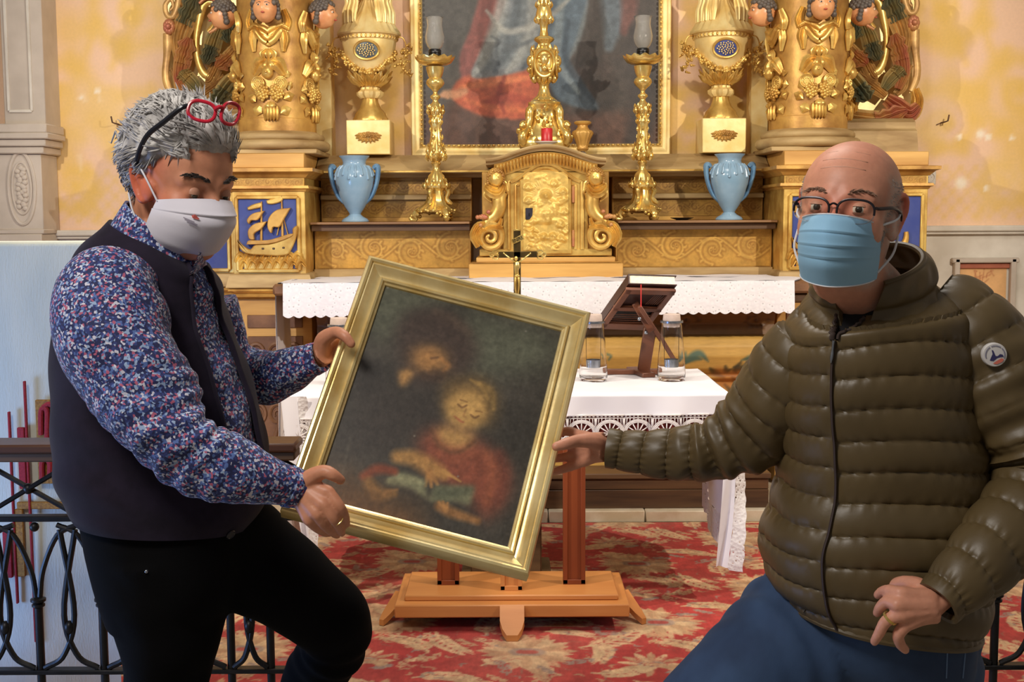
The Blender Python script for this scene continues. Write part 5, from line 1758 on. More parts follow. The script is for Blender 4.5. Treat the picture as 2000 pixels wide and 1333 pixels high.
# ------------------------------------------------------------------ stone step under the rails, and the two wrought iron rails
for nm, x0, x1, lab in (('left', -2.8, -.30, ''), ('right', .92, 2.8, '')):
    m = MB().box(((x0 + x1) / 2, 2.78, .135), (x1 - x0, .74, .27), .012)
    struct('trim_rail_step_' + nm, m, M['stone'])
M['iron'] = simple('wrought_iron', (40, 38, 38), (28, 27, 28), 20, .42, .55, .2, 60)
M['railwood'] = simple('rail_top_wood', (104, 66, 46), (74, 46, 34), 6, .38, 0, .15, 50, stretch=(.2, 1, 2))
RY = 3.0
def rz(py):
    return zf(py, RY) + P(100, py, RY)[2] - P(1060, py, RY)[2]
def rail(name, x0, x1, posts, lab, loc):
    t = thing('communion_rail', lab, 'railing', loc)
    zt, zm, zb_ = rz(862), rz(1012), .30
    MB().box(((x0 + x1) / 2, RY, zt - .011), (x1 - x0, .11, .022), .006).build('top_rail', M['railwood'], t)
    MB().box(((x0 + x1) / 2, RY, zt - .034), (x1 - x0 - .01, .075, .024), .004).build('top_rail_base', M['brownwood'], t)
    zt -= .046
    MB().box(((x0 + x1) / 2, RY, zm), (x1 - x0, .03, .014), .002).build('middle_bar', M['iron'], t)
    MB().box(((x0 + x1) / 2, RY, .375), (x1 - x0, .03, .012), .002).build('lower_bar', M['iron'], t)
    zc = rz(1178)
    for i, x in enumerate(posts):
        m = MB().tube([(x, RY, .27), (x, RY, zc)], .0105, 10)
        m.build('baluster', M['iron'], t)
        m = MB().lathe([(.011, zc - .012), (.016, zc - .008), (.016, zc - .003), (.012, zc), (.019, zc + .005), (.019, zc + .011), (.008, zc + .016)], (x, RY, 0), 14)
        m.build('collar', M['iron'], t)
        MB().ell((x, RY - .004, zm - .022), .012).build('ball', M['iron'], t)
    for a, b in zip(posts[:-1], posts[1:]):
        mid = (a + b) / 2
        w = b - a
        for s2, xx in ((1, a), (-1, b)):
            MB().tube([(xx + s2 * .004, RY, zc + .01), (xx + s2 * w * .10, RY, zc + (zm - zc) * .4), (xx + s2 * w * .34, RY, zm - .045), (xx + s2 * w * .66, RY, zm - .018)], .007, 8, smooth=16).build('arch_bar', M['iron'], t)
            MB().tube([(xx + s2 * w * .62, RY, zm - .03), (xx + s2 * w * .42, RY - .01, zc - .02), (xx + s2 * w * .60, RY - .012, zc - .13), (xx + s2 * w * .92, RY - .008, .385)], .0075, 8, smooth=18).build('scroll_bar', M['iron'], t)
        MB().ell((mid, RY - .012, zc - .06), (.013, .014, .018)).build('tie', M['iron'], t)
    L = (posts[1] - posts[0]) * 1.55
    x = posts[0] - (posts[1] - posts[0]) * .4
    while x < x1 - .05:
        xe = min(x + L, x1)
        f = (xe - x) / L
        MB().tube([(x, RY - .006, zm), (xe, RY - .006, zm + (zt - zm) * f)], .0065, 8).build('diagonal_bar', M['iron'], t)
        MB().tube([(x, RY + .006, zt), (xe, RY + .006, zt + (zm - zt) * f)], .0065, 8).build('diagonal_bar', M['iron'], t)
        if f > .6:
            MB().ell((x + L / 2, RY, (zt + zm) / 2), .014).build('boss', M['iron'], t)
        x += L
    return t
sp = .16
rail('communion_rail', -1.62, xf(585, 880, RY), [xf(75, 1180, RY) + sp * k for k in (-2, -1, 0, 1, 2, 3)] + [xf(527, 1200, RY)], 'black wrought iron communion rail with a wooden top behind the grey-haired man', (-1.1, RY, .27))
rail('communion_rail', 1.0, 1.85, [xf(1921, 1180, RY) - .13 + .16 * k for k in range(5)], 'black wrought iron communion rail behind the bald man, at the right edge', (1.3, RY, .27))

# ------------------------------------------------------------------ white embroidered hanging on the ambo at the left
AY = 3.55
am = thing('draped_ambo', 'white woven hanging with red and gold embroidery over a reading desk at the far left', 'lectern', (-1.36, 3.75, .0))
xl_, xr_ = -1.66, xf(226, 1200, AY)
ztop = P(120, 474, AY)[2]
M['weave'] = Mat('white_wool_weave')
_m = M['weave']
M['weave'] = simple('white_wool_weave', (214, 216, 204), (198, 204, 196), 10, .9, 0, .8, 220, .002, stretch=(1, 1, .25))
xs_ = np.linspace(xl_, xr_, 60)
rows = [np.stack([xs_, np.full(60, AY + .35), np.full(60, ztop)], -1), np.stack([xs_, np.full(60, AY + .012), np.full(60, ztop)], -1)]
for z in np.concatenate([[ztop - .004, ztop - .012], np.linspace(ztop - .03, .05, 40)]):
    d = (ztop - z) / ztop
    rows.append(np.stack([xs_, AY + .004 - .012 * d * np.sin(xs_ * 17 + .5) - .02 * d * np.sin(xs_ * 7), np.full(60, z)], -1))
g = np.array(rows)
MB().grid(g).build('hanging', M['weave'], am, 180, recalc=False)
MB().box(((xl_ + xr_) / 2 - .13, AY + .19, ztop / 2 + .001), (xr_ - xl_ - .30, .3, ztop - .026), .005).build('desk_body', M['brownwood'], am)
M['redthread'] = simple('red_embroidery', (168, 40, 52), (140, 30, 44), 200, .8, 0, .4, 400)
M['goldthread'] = simple('gold_embroidery', (172, 122, 44), (134, 88, 30), 150, .6, .2, .5, 400)
def aq(px, py, off=.0):
    q = P(px, py, AY - .03 - off)
    return q
def patch(name, x0, y0, x1, y1, mat, off=.0):
    a, b = aq(x0, (y0 + y1) / 2), aq(x1, (y0 + y1) / 2)
    a[2], b[2] = aq(x0, y1)[2], aq(x0, y0)[2]
    return MB().box(((a[0] + b[0]) / 2, AY - .022 - off, (a[2] + b[2]) / 2), (abs(b[0] - a[0]), .012, abs(b[2] - a[2])), .002).build(name, M[mat], am)
patch('red_stripe', 56, 745, 60, 1255, 'redthread', .004)
patch('red_stripe', 23, 805, 27, 1180, 'redthread', .004)
patch('red_stripe', 35, 836, 49, 956, 'redthread', .002)
patch('red_stripe', 6, 1040, 22, 1130, 'redthread', .002)
patch('gold_panel', 71, 782, 160, 946, 'goldthread', .0)
patch('gold_panel', 32, 982, 150, 996, 'goldthread', .0)
patch('gold_panel', 30, 996, 46, 1128, 'goldthread', .0)
for pts in (((80, 850), (80, 806), (86, 798), (92, 806), (92, 860), (100, 868), (104, 850)), ((82, 936), (82, 904), (90, 898), (97, 906), (97, 930)), ((84, 796), (96, 790), (106, 800), (106, 830))):
    MB().tube([aq(a, b, .008) for a, b in pts], .0075, 8, smooth=30).build('red_cord', M['redthread'], am)
patch('red_block', 98, 846, 112, 870, 'redthread', .006)

# ------------------------------------------------------------------ the table in front of the altar with its lace cloth
TZ = .843
TYF, TYB = 4.60, 5.36
TXL, TXR = -.862, .815
tbl = thing('wooden_table', 'small wooden table under the white lace cloth in front of the altar', 'table', (-.02, 5.0, .008))
MB().box(((TXL + TXR) / 2, (TYF + TYB) / 2, TZ - .022), (TXR - TXL - .03, TYB - TYF - .03, .03), .004).build('tabletop', M['brownwood'], tbl)
px0, px1 = xf(900, 900, 5.0), xf(1075, 900, 5.0)
MB().box(((px0 + px1) / 2, 5.0, .034), (px1 - px0, .34, .046), .006).build('pedestal_base', M['brownwood'], tbl)
MB().box(((px0 + px1) / 2, 5.0, .42), (px1 - px0 - .08, .22, .735), .006).build('pedestal', M['brownwood'], tbl)
MB().box(((px0 + px1) / 2, 5.0, TZ - .058), (1.1, .40, .04), .006).build('bearer', M['brownwood'], tbl)
M['redcloth'] = simple('dark_red_cloth', (128, 44, 36), (108, 34, 30), 8, .85, 0, .2, 200)
x_ = np.linspace(TXL + .02, TXR - .03, 60)
g = np.array([np.stack([x_, TYF + .012 + .004 * np.sin(x_ * 30), np.full(60, z)], -1) for z in (TZ - .03, .75, .70, .655)])
MB().grid(g).grid(g + (0, .004, 0)).build('red_apron', M['redcloth'], tbl, 180, recalc=False)
tc = thing('table_cloth', 'white linen table cloth with a lace border over the front table', 'tablecloth', (-.02, 5.0, TZ))
x_ = np.linspace(TXL, TXR, 130)
rows = []
for y in np.linspace(TYB, TYF + .008, 24):
    rows.append(np.stack([x_, np.full(130, y), TZ + .0035 + .0015 * np.sin(x_ * 21 + y * 13) + .001 * np.sin(x_ * 47)], -1))
zl = TZ - .078
for t in np.linspace(.05, 1, 12):
    rows.append(np.stack([x_, TYF - .004 - .006 * t * np.sin(x_ * 13) - .004 * np.sin(x_ * 31 + 2) * t, TZ + .0 + (zl - TZ) * t + .012 * t * (x_ - .8) * .5], -1))
g = np.array(rows)
o = MB().grid(g).grid(g - (0, -.003, .003)).build('linen', M['cloth'], tc, 180, recalc=False)
# lace: fans of thread under scalloped bands
M['lace'] = simple('white_lace_thread', (226, 218, 214), (206, 198, 196), 60, .9, 0, .5, 300)
def lace_z(x):
    return zl + .012 * (x - .8) * .5
pitch = .107
nfan = int((TXR - TXL) / pitch)
for k in range(nfan):
    m = MB()
    cx = TXL + pitch * (k + .5)
    z0 = lace_z(cx) - .002
    y = TYF - .006 - .006 * sin(cx * 13) - .004 * sin(cx * 31 + 2)
    h = .098
    hub = np.array([cx, y, z0 - h * .70])
    for j in range(9):
        a = pi * (j + .0) / 8
        a = -.35 + (pi + .7) * j / 8
        e = hub + np.array([cos(a) * pitch * .40, 0, sin(a) * h * .42])
        m.tube([hub, hub * .5 + e * .5, e], [.0022, .0026, .0022], 5)
    an = np.linspace(-.45, pi + .45, 26)
    for rr, th in ((.42, .0030), (.47, .0034), (.52, .0024)):
        m.tube(np.column_stack([cx + pitch * rr * np.cos(an) / .98, np.full(26, y - .001), hub[2] + h * (rr + .02) * np.sin(an)]), th, 5, flat=.5, up=(0, 1, 0))
    for j in range(11):
        a = .12 + (pi - .24) * j / 10
        q = np.array([cx + pitch * .53 * cos(a), y, hub[2] + h * .55 * sin(a)])
        top = np.array([cx + pitch * .53 * cos(a) * .96, y, z0 - .010])
        if top[2] - q[2] > .004:
            m.tube([q, top], .0019, 5)
    for j in range(7):
        m.ell((cx + pitch * (j - 3) / 7, y, z0 - .002), (.0052, .002, .0035), n=(6, 4))
    m.tube([(cx - pitch / 2, y, z0 - .009), (cx + pitch / 2, y, z0 - .009)], .0022, 5)
    m.tube([(cx - pitch / 2, y, z0 + .002), (cx + pitch / 2, y, z0 + .002)], .0032, 5)
    an = np.linspace(pi, 2 * pi, 16)
    m.tube(np.column_stack([cx + pitch * .5 * np.cos(an), np.full(16, y), hub[2] - h * .16 + h * .16 * np.sin(an)]), .0032, 5)
    m.tube(np.column_stack([cx + pitch * .42 * np.cos(an), np.full(16, y), hub[2] - h * .05 + h * .16 * np.sin(an)]), .0028, 5)
    m.ell(hub, (.006, .003, .006), n=(8, 6))
    m.build('lace_fan', M['lace'], tc, 180)
def lace_mat():
    m = Mat('openwork_lace')
    co = m.coord('Object')
    v = m.n('ShaderNodeTexVoronoi')
    v.inputs['Scale'].default_value = 75
    m.l(co, v.inputs['Vector'])
    n2 = m.noise(co, 22, 2)
    a = m.n('ShaderNodeMath', operation='ADD')
    m.l(v.outputs['Distance'], a.inputs[0])
    m.l(n2, a.inputs[1])
    hole = m.ramp(a.outputs[0], [(.60, (0, 0, 0)), (.66, (1, 1, 1))])
    m.set(Base_Color=srgb(224, 218, 216), Roughness=.9, Alpha=hole)
    m.bump(v.outputs['Distance'], .6, .004)
    return m.m
M['openlace'] = lace_mat()
def drape(name, fn, nu, nv, mat):
    g = np.array([[fn(u, v) for u in np.linspace(0, 1, nu)] for v in np.linspace(0, 1, nv)])
    return MB().grid(g).build(name, M[mat], tc, 180, recalc=False)
for sg, X_, in ((1, TXR), (-1, TXL)):
    zbn, zbf = (.30, .36)
    def side(u, v):
        y = TYF + .02 + u * (TYB - TYF - .04)
        zb2 = zbn + (zbf - zbn) * u
        return (X_ + sg * (.004 + .012 * v * sin(u * 9) + .01 * v), y, TZ + .002 + (zb2 - TZ) * v)
    drape('side_drop', side, 26, 14, 'cloth')
    def side2(u, v):
        a = side(u, 1)
        return (a[0] + sg * .004 * sin(u * 40), a[1], a[2] - .125 * v - .008 * abs(sin(u * 22)) * v)
    drape('side_lace', side2, 50, 8, 'openlace')
    if sg > 0:
        L = [(1418, 800, 1442, 800), (1412, 930, 1437, 930), (1406, 1010, 1432, 1010), (1398, 1108, 1420, 1112)]
        W2 = [24, 22, 24, 26]
    else:
        L = [(548, 775, 580, 775), (560, 880, 590, 880), (578, 980, 600, 980), (592, 1060, 606, 1066)]
        W2 = [18, 20, 20, 20]
    Ls = spline(np.array(L, float), 40)
    Ws = spline(np.array(W2, float)[:, None], 40)[:, 0]
    def flap(u, v):
        i = int(round(v * 39))
        a = P(Ls[i, 0] + (Ls[i, 2] - Ls[i, 0]) * u, Ls[i, 1], TYF - .02)
        return a + np.array([0, -.016 * sin(u * 5 + v * 3) * v, 0])
    drape('corner_fold', flap, 12, 40, 'cloth')
    def flap2(u, v):
        i = int(round(v * 39))
        a = P(Ls[i, 2] + Ws[i] * u + 1.2 * sin(i * 1.3), Ls[i, 3], TYF - .02)
        return a + np.array([0, -.016 * sin(5 + v * 3) * v + .03 * u * sin(v * 5), 0])
    drape('corner_lace', flap2, 12, 40, 'openlace')

# carafes with a tea light hanging inside
M['cork'] = simple('pale_cork', (214, 196, 186), (198, 176, 164), 20, .8)
M['steel'] = simple('steel_ring', (170, 174, 182), (140, 146, 156), 30, .25, .9)
def carafe(px, lab, py=748):
    s_ = (py - 430) / (CAM_Z - TZ)
    Y = F_PX / s_
    q = P(px, py, Y)
    x, z0 = q[0], TZ + .0055
    k = 1 / S(Y)
    t = thing('glass_carafe', lab, 'carafe', (x, Y, z0), 'glass carafe lanterns on the front table')
    zz = lambda v: z0 + (748 - v) * k
    pr = [(2, 744.5), (24, 745), (27.5, 742), (28, 735), (26, 700), (22, 660), (19.5, 638), (20.5, 632), (21.5, 630), (20, 631), (18.4, 638), (20.9, 660), (24.9, 700), (26.9, 735), (26, 740), (2, 741.5)]
    MB().lathe([(2 * k, z0), (27 * k, z0)] + [(r * k, zz(v)) for r, v in pr[1:]], (x, Y, 0), 40).build('flask', M['glass'], t, 180)
    MB().lathe([(20.4 * k, zz(635)), (22.6 * k, zz(634.5)), (22.6 * k, zz(631)), (20.4 * k, zz(630))], (x, Y, 0), 32, cap0=False, cap1=False).build('metal_ring', M['steel'], t)
    MB().lathe([(16 * k, zz(643)), (17.5 * k, zz(630)), (16.4 * k, zz(618)), (15 * k, zz(617.2)), (.001, zz(617))], (x, Y, 0), 32).build('stopper', M['cork'], t)
    MB().lathe([(.001, zz(722)), (14 * k, zz(722)), (14.5 * k, zz(707)), (13.6 * k, zz(706.5)), (13.2 * k, zz(716)), (.001, zz(716))], (x, Y, 0), 32).build('tealight_cup', M['steel'], t)
    MB().lathe([(.001, zz(717)), (12.6 * k, zz(717)), (12.6 * k, zz(712)), (.001, zz(711.5))], (x, Y, 0), 24).build('wax', M['cork'], t)
    for s2 in (-1, 1):
        MB().tube([(x + s2 * 14 * k, Y, zz(712)), (x + s2 * 14.5 * k, Y, zz(650)), (x + s2 * 14 * k, Y, zz(642))], .0011, 5).build('wire', M['black'], t)
carafe(1159, 'glass carafe lantern beside the right edge of the held painting')
carafe(1311, 'glass carafe lantern at the right of the wooden book stand')
carafe(664, 'glass carafe lantern mostly hidden by the held painting, at its upper left', 752)

# wooden book stand with the closed missal
M['standwood'] = simple('reddish_stand_wood', (128, 76, 50), (98, 56, 38), 6, .4, 0, .15, 60, stretch=(1, 1, .25))
bs = thing('book_stand', 'reddish wooden folding book stand seen from behind on the front table', 'book stand', (.52, 5.15, TZ + .005))
BTL, BTR, BBL = P(1224, 564, 4.98), P(1321, 567, 4.98), P(1172, 638, 5.22)
ex = BTR - BTL
wB = np.linalg.norm(ex)
ex = ex / wB
ey = BTL - BBL
ey = nrm(ey - ex * 0)
ey_s = BTL - BBL
hB = np.linalg.norm(ey_s)
nb = nrm(np.cross(ex, ey))
if nb[2] < 0:
    nb = -nb
def bp(u, v, n=0.0):
    return BBL + ex * (u * wB) + ey_s * v + nb * n
def bbar(name, a, b, w, parent=bs, mat='standwood', th=.014):
    A, B = bp(*a), bp(*b)
    return MB().bar(A, B, w, th, up=nb, bev=.002).build(name, M[mat], parent)
bbar('board_rail', (0, .06), (1, .06), .032)
bbar('board_rail', (0, .5), (1, .5), .026)
bbar('board_rail', (0, .95), (1, .95), .034)
bbar('board_stile', (.06, 0), (.06, 1), .024)
bbar('board_stile', (.94, 0), (.94, 1), .024)
MB().add([bp(0, 0, .009), bp(1, 0, .009), bp(1, .42, .009), bp(0, .42, .009)], [(0, 1, 2, 3)]).build('opening_dark', M['black'], bs)  # black sheet stands in for the dark inside the board's lower opening
for i in range(5):
    bbar('grille_slat', (.12, .14 + i * .05), (.88, .14 + i * .05), .003, mat='standwood', th=.003)
for i in range(6):
    bbar('grille_slat', (.6 + i * .045, .62), (.66 + i * .045, .86), .0025, mat='standwood', th=.003)
MB().bar(bp(.0, -.03, .012), bp(1, -.03, .012), .02, .03, up=nb, bev=.003).build('book_ledge', M['standwood'], bs)
b0, b1 = P(1257, 724, 5.14), P(1270, 640, 5.10)
b0[2] = TZ + .025
MB().bar(b0, b1, .052, .022, up=(0, 1, 0), bev=.003).build('post', M['standwood'], bs)
MB().bar(P(1240, 592, 5.06), P(1273, 648, 5.065), .030, .02, up=(0, 1, 0), bev=.003).build('brace', M['standwood'], bs)
MB().bar(P(1248, 598, 5.02), P(1325, 716, 5.16), .020, .014, up=(0, 1, 0), bev=.003).build('brace', M['standwood'], bs)
for a in ((1249, 623, 5.04), (1262, 650, 5.08)):
    q = P(*a)
    MB().ell(q, (.009, .008, .009)).build('wing_nut', M['steel'], bs)
fz = TZ + .016
fa, fb, fc, fd = P(1180, 728, 5.16), P(1290, 730, 5.16), P(1235, 722, 5.26), P(1268, 738, 5.03)
for q in (fa, fb, fc, fd):
    q[2] = fz
MB().bar(fa, fb, .045, .02, bev=.003).build('foot', M['standwood'], bs)
MB().bar(fc, fd, .055, .019, bev=.003).build('foot', M['standwood'], bs)
bk = thing('missal', 'closed dark brown missal with white pages on the wooden book stand', 'book', bp(.5, .5, .05))
M['leather'] = simple('dark_brown_leather', (70, 40, 32), (52, 30, 26), 14, .4, 0, .2, 200)
M['pages'] = simple('cream_pages', (238, 228, 206), (222, 210, 186), 120, .8, stretch=(1, 1, 1))
def bslab(name, u0, u1, v0, v1, n0, n1, mat, parent=bk):
    c = [bp(u, v, n) for u in (u0, u1) for v in (v0, v1) for n in (n0, n1)]
    return MB().add(c, [(0, 1, 3, 2), (4, 6, 7, 5), (0, 4, 5, 1), (2, 3, 7, 6), (0, 2, 6, 4), (1, 5, 7, 3)]).build(name, M[mat], parent, 0)
bslab('cover', .02, .98, 0.0, 1.06, .012, .016, 'leather')
bslab('cover', .02, .98, 0.0, 1.06, .056, .060, 'leather')
bslab('spine', .005, .03, 0.0, 1.06, .012, .060, 'leather')
bslab('page_block', .03, .95, 0.02, 1.045, .0165, .0555, 'pages')
rb = P(1252, 556, 4.93)
MB().tube([rb, P(1252, 575, 4.925), P(1252, 600, 4.93)], .0022, 6).build('ribbon', simple('red_ribbon', (206, 52, 50), None, rough=.6), bk)

# standing crucifix behind the held painting
CY_ = 5.06
cr = thing('crucifix', 'dark standing crucifix with a gilt figure behind the held painting', 'crucifix', (P(1010, 600, CY_)[0], CY_, TZ + .005))
kx = 1 / S(CY_)
M['darkgilt'] = simple('dark_bronze', (104, 84, 48), (72, 60, 36), 20, .35, .7)
def cq2(px, py, off=0.0):
    return P(px, py, CY_ - off)
cx = cq2(1010.5, 600)[0]
MB().box((cx, CY_, (cq2(0, 455)[2] + TZ + .05) / 2), (14 * kx, .012, cq2(0, 455)[2] - TZ - .05), .002).build('upright', M['darkgilt'], cr)
MB().bar(cq2(974, 498), cq2(1049, 497), .012, 12 * kx, up=(0, 0, 1), bev=.002).build('crossbar', M['darkgilt'], cr)
MB().box((cx, CY_, TZ + .02), (.09, .07, .03), .006).box((cx, CY_, TZ + .043), (.06, .05, .02), .004).build('foot', M['darkgilt'], cr)
MB().box((cx, CY_ - .004, cq2(0, 455)[2]), (16 * kx, .014, 3 * kx), .001).build('cap', M['gold_bright'], cr)
for s2, px in ((-1, 974), (1, 1049)):
    m = MB()
    for rr, dx, dz in ((.011, 6, 5), (.011, 6, -5), (.009, 13, 0)):
        a = np.linspace(0, 2 * pi, 16, endpoint=False)
        q = cq2(px + s2 * dx, 498 - dz)
        m.tube(np.column_stack([q[0] + rr * np.cos(a), np.full(16, CY_), q[2] + rr * .8 * np.sin(a)]), .0032, 6, closed=True)
    m.build('trefoil_end', M['gold_bright'], cr)
tq_ = cq2(1011, 468, .010)
rt = np.array([[cos(.35), 0, sin(.35)], [0, 1, 0], [-sin(.35), 0, cos(.35)]])
rt = np.array([[cos(.42), 0, -sin(.42)], [0, 1, 0], [sin(.42), 0, cos(.42)]])
pq = MB().box(tq_, (24 * kx, .003, 10 * kx), .001, rt).build('title_plate', M['gold_bright'], cr)
fc_ = bpy.data.curves.new('inri', 'FONT')
fc_.body, fc_.size, fc_.align_x, fc_.align_y, fc_.extrude = 'INRI', 10.5 * kx, 'CENTER', 'CENTER', .0006
fo = bpy.data.objects.new('inri', fc_)
COL.objects.link(fo)
me_ = bpy.data.meshes.new_from_object(fo.evaluated_get(bpy.context.evaluated_depsgraph_get()))
bpy.data.objects.remove(fo)
lt = bpy.data.objects.new('lettering', me_)
COL.objects.link(lt)
me_.materials.append(M['black'])
me_.transform(Matrix.Translation(Vector(tq_ + (0, -.0022, 0)) - Vector(cr.location)) @ Matrix.Rotation(-.42, 4, 'Y') @ Matrix.Rotation(pi / 2, 4, 'X'))
lt.parent = pq
m = MB()
G0 = lambda a, b, o=.014: cq2(a, b, o)
m.tube([G0(1010, 511), G0(1010, 520), G0(1009, 530), G0(1010, 540)], [.008, .012, .009, .010], 10, smooth=14)
m.ell(G0(1008, 505, .02), (.0075, .008, .0095))
for s2 in (-1, 1):
    m.tube([G0(1010 + s2 * 4, 512), G0(1010 + s2 * 14, 505), G0(1010 + s2 * 25, 496)], [.0045, .0035, .0026], 8)
    m.ell(G0(1010 + s2 * 26, 495), .0034, n=(8, 6))
    m.tube([G0(1010 + s2 * 2.5, 540), G0(1010 + s2 * 3.5, 556, .02), G0(1010 + s2 * 2, 574), G0(1010 + s2 * 1.5, 580, .02)], [.0062, .005, .0036, .003], 8, smooth=12)
m.ell(G0(1010, 539, .018), (.012, .009, .007))
m.build('corpus', M['gold_bright'], cr, 180)

# ------------------------------------------------------------------ the wooden display stand the picture came from
M['orangewood'] = simple('orange_beech', (206, 138, 76), (186, 116, 58), 5, .42, 0, .1, 60, stretch=(.3, 1, 2))
M['redwood'] = simple('red_brown_post_wood', (142, 70, 34), (118, 54, 26), 6, .4, 0, .1, 60, stretch=(1, 1, .25))
es = thing('picture_stand', 'orange wooden picture stand with two red-brown posts on the carpet', 'stand', (0, 4.5, .009))
EZ0 = .009
def eb(name, x0, x1, y0, y1, z0, z1, mat, bev=.004):
    return MB().box(((x0 + x1) / 2, (y0 + y1) / 2, (z0 + z1) / 2), (x1 - x0, y1 - y0, z1 - z0), bev).build(name, M[mat], es)
def exx(px, Y):
    return xf(px, 1180, Y)
eb('lower_board', exx(770, 4.33), exx(1230, 4.33), 4.33, 4.74, .066, .113, 'orangewood')
eb('upper_board', exx(790, 4.38), exx(1208, 4.38), 4.38, 4.69, .113, .134, 'orangewood')
eb('under_frame', exx(800, 4.36), exx(1200, 4.36), 4.40, 4.68, .045, .066, 'brownwood')
def tongue(name, c, d, w):
    """a foot tapering to a rounded toe; c its upper end, d its run on the floor"""
    c, d = np.array(c, float), np.array(d, float)
    L = np.linalg.norm(d)
    t = d / L
    s = np.cross(EZ, t)
    pts = [(-w, 0), (w, 0), (w, L * .45), (w * .8, L * .75), (w * .45, L), (-w * .45, L), (-w * .8, L * .75), (-w, L * .45)]
    pp = spline(np.array(pts + pts[:1]), 40)[:-1] if False else np.array(pts)
    drop = c[2] - EZ0
    g = []
    for h in (0, .022):
        g.append([c + s * a + t * b + EZ * (h - (drop) * min(1, (b / L) ** .8)) for a, b in pp])
    return MB().grid(np.array(g), cv=True, cap0=True, cap1=True).build(name, M['orangewood'], es, 30)
tongue('foot', (exx(1000, 4.32), 4.325, .092), (0, -.085, 0), .044)
q = xf(745, 1232, 4.42)
tongue('foot', (exx(781, 4.5), 4.52, .085), (q - exx(781, 4.5), -.10, 0), .022)
q = xf(1258, 1230, 4.42)
tongue('foot', (exx(1219, 4.5), 4.52, .085), (q - exx(1219, 4.5), -.10, 0), .022)
tongue('foot', (exx(1000, 4.7), 4.735, .085), (0, .09, 0), .044)
for x0, x1, y, zt2 in ((855, 897, 4.515, .66), (1100, 1143, 4.515, .66), (978, 1020, 4.44, .30)):
    a, b = exx(x0, y), exx(x1, y)
    p_ = MB().box(((a + b) / 2, y + .02, (.134 + zt2) / 2), (b - a, .04, zt2 - .134), .003).build('post', M['redwood'] if zt2 > .5 else M['orangewood'], es)
    m = MB()
    w = b - a
    for s2 in (-1, 1):
        m.box(((a + b) / 2 + s2 * w * .4, y - .004, (.134 + zt2) / 2), (w * .2, .008, zt2 - .138), .001)
    m.box(((a + b) / 2, y - .004, .143), (w, .008, .018), .001)
    m.build('post_facing', M['redwood'] if zt2 > .5 else M['orangewood'], p_)
eb('cross_rail', exx(855, 4.5), exx(1143, 4.5), 4.52, 4.55, .60, .66, 'redwood')
# ------------------------------------------------------------------ the framed oil painting the two men hold
HTL, HTR, HBR, HBL = np.array([-.27447653, 2.30864205, 1.44604971]), np.array([.13656842, 2.28150166, 1.3247448]), np.array([.03361579, 1.99135795, .90250854]), np.array([-.37742916, 2.01849834, 1.02381345])
HC = (HTL + HTR + HBR + HBL) / 4
hx_ = (HTR - HTL + HBR - HBL) / 2
hy_ = (HTL - HBL + HTR - HBR) / 2
HW, HH = np.linalg.norm(hx_), np.linalg.norm(hy_)
a_, b_ = hx_ / HW, hy_ / HH
HX = nrm(a_ - b_ * (a_ @ b_) / 2)
HY = nrm(b_ - a_ * (a_ @ b_) / 2)
HX = nrm(HX - HY * (HX @ HY))
HN = np.cross(HX, HY)
if HN[1] > 0:
    HN = -HN
hp = thing('held_painting', 'old dark oil painting of a girl reading in a gilded frame held by two men', 'painting', HC)
M['frame_gold'] = simple('gilded_frame', (248, 228, 170), (218, 184, 110), 10, .28, .5, .2, 80, .001)
PRF = [(0, -.036), (0, -.004), (.003, .001), (.008, .002), (.012, -.001), (.0135, -.005), (.017, -.0045), (.020, -.007), (.026, -.0125), (.033, -.016), (.0385, -.0165), (.0395, -.012), (.043, -.010), (.047, -.0115), (.049, -.016), (.053, -.018), (.0545, -.023), (.0545, -.036)]
PRF = [(a * .84, b) for a, b in PRF]
rails = framed('frame', HC, HX, HY, HN, HW, HH, PRF, M['frame_gold'], hp)
def hl(px, py, dep=-.022):
    """the point of the canvas plane under a pixel, in frame coordinates"""
    d = P(px, py, 1.0) - CAM
    o = HC + HN * dep
    t = ((o - CAM) @ HN) / (d @ HN)
    q = CAM + d * t - o
    return (q @ HX, q @ HY)
iw, ih = HW - .084, HH - .084
hc = Paint(-iw / 2, -ih / 2, iw / 2, ih / 2, 270, int(270 * ih / iw), (52, 48, 42))
hN = vnoise(hc.h, hc.w, 6, 60)
hc.rgb *= (0.75 + .5 * hN)[..., None]
def hq(x, y):
    return hl(640 + x / 2.468, 540 + y / 2.468)
def hs(pts, w, col, a=.8, soft=.8):
    hc.stroke([hq(*p) for p in pts], np.array(w) / 2.468 / 1110, col, a, soft)
def hpoly(pts, col, a=.85, soft=.02, sm=40):
    hc.poly([hq(*p) for p in pts], col, a, soft, 0, sm)
hpoly([(620, 150), (1080, 280), (1060, 420), (900, 470), (700, 470), (640, 300)], (84, 86, 70), .9, .05)
hpoly([(240, 30), (600, 130), (420, 180), (340, 280), (210, 300)], (80, 82, 66), .85, .04)
hpoly([(330, 250), (380, 180), (520, 150), (640, 200), (720, 330), (690, 440), (560, 520), (380, 520), (340, 380)], (58, 46, 40), .95, .03)
hpoly([(150, 520), (260, 500), (420, 560), (560, 560), (560, 720), (440, 760), (330, 860), (60, 860), (100, 700)], (50, 44, 40), .9, .05)
hpoly([(120, 420), (250, 400), (280, 480), (150, 560)], (36, 32, 30), .7, .03)
hs([(520, 170), (600, 210), (680, 270)], [16, 26, 18], (82, 66, 54), .5)
hpoly([(400, 350), (460, 330), (560, 350), (588, 420), (560, 465), (470, 470), (400, 430)], (118, 86, 52), .95, .022)
hpoly([(430, 380), (500, 350), (540, 390), (530, 450), (460, 450)], (158, 112, 64), .8, .02)
hs([(548, 400), (580, 430), (560, 455)], [10, 12, 8], (150, 104, 60), .8)
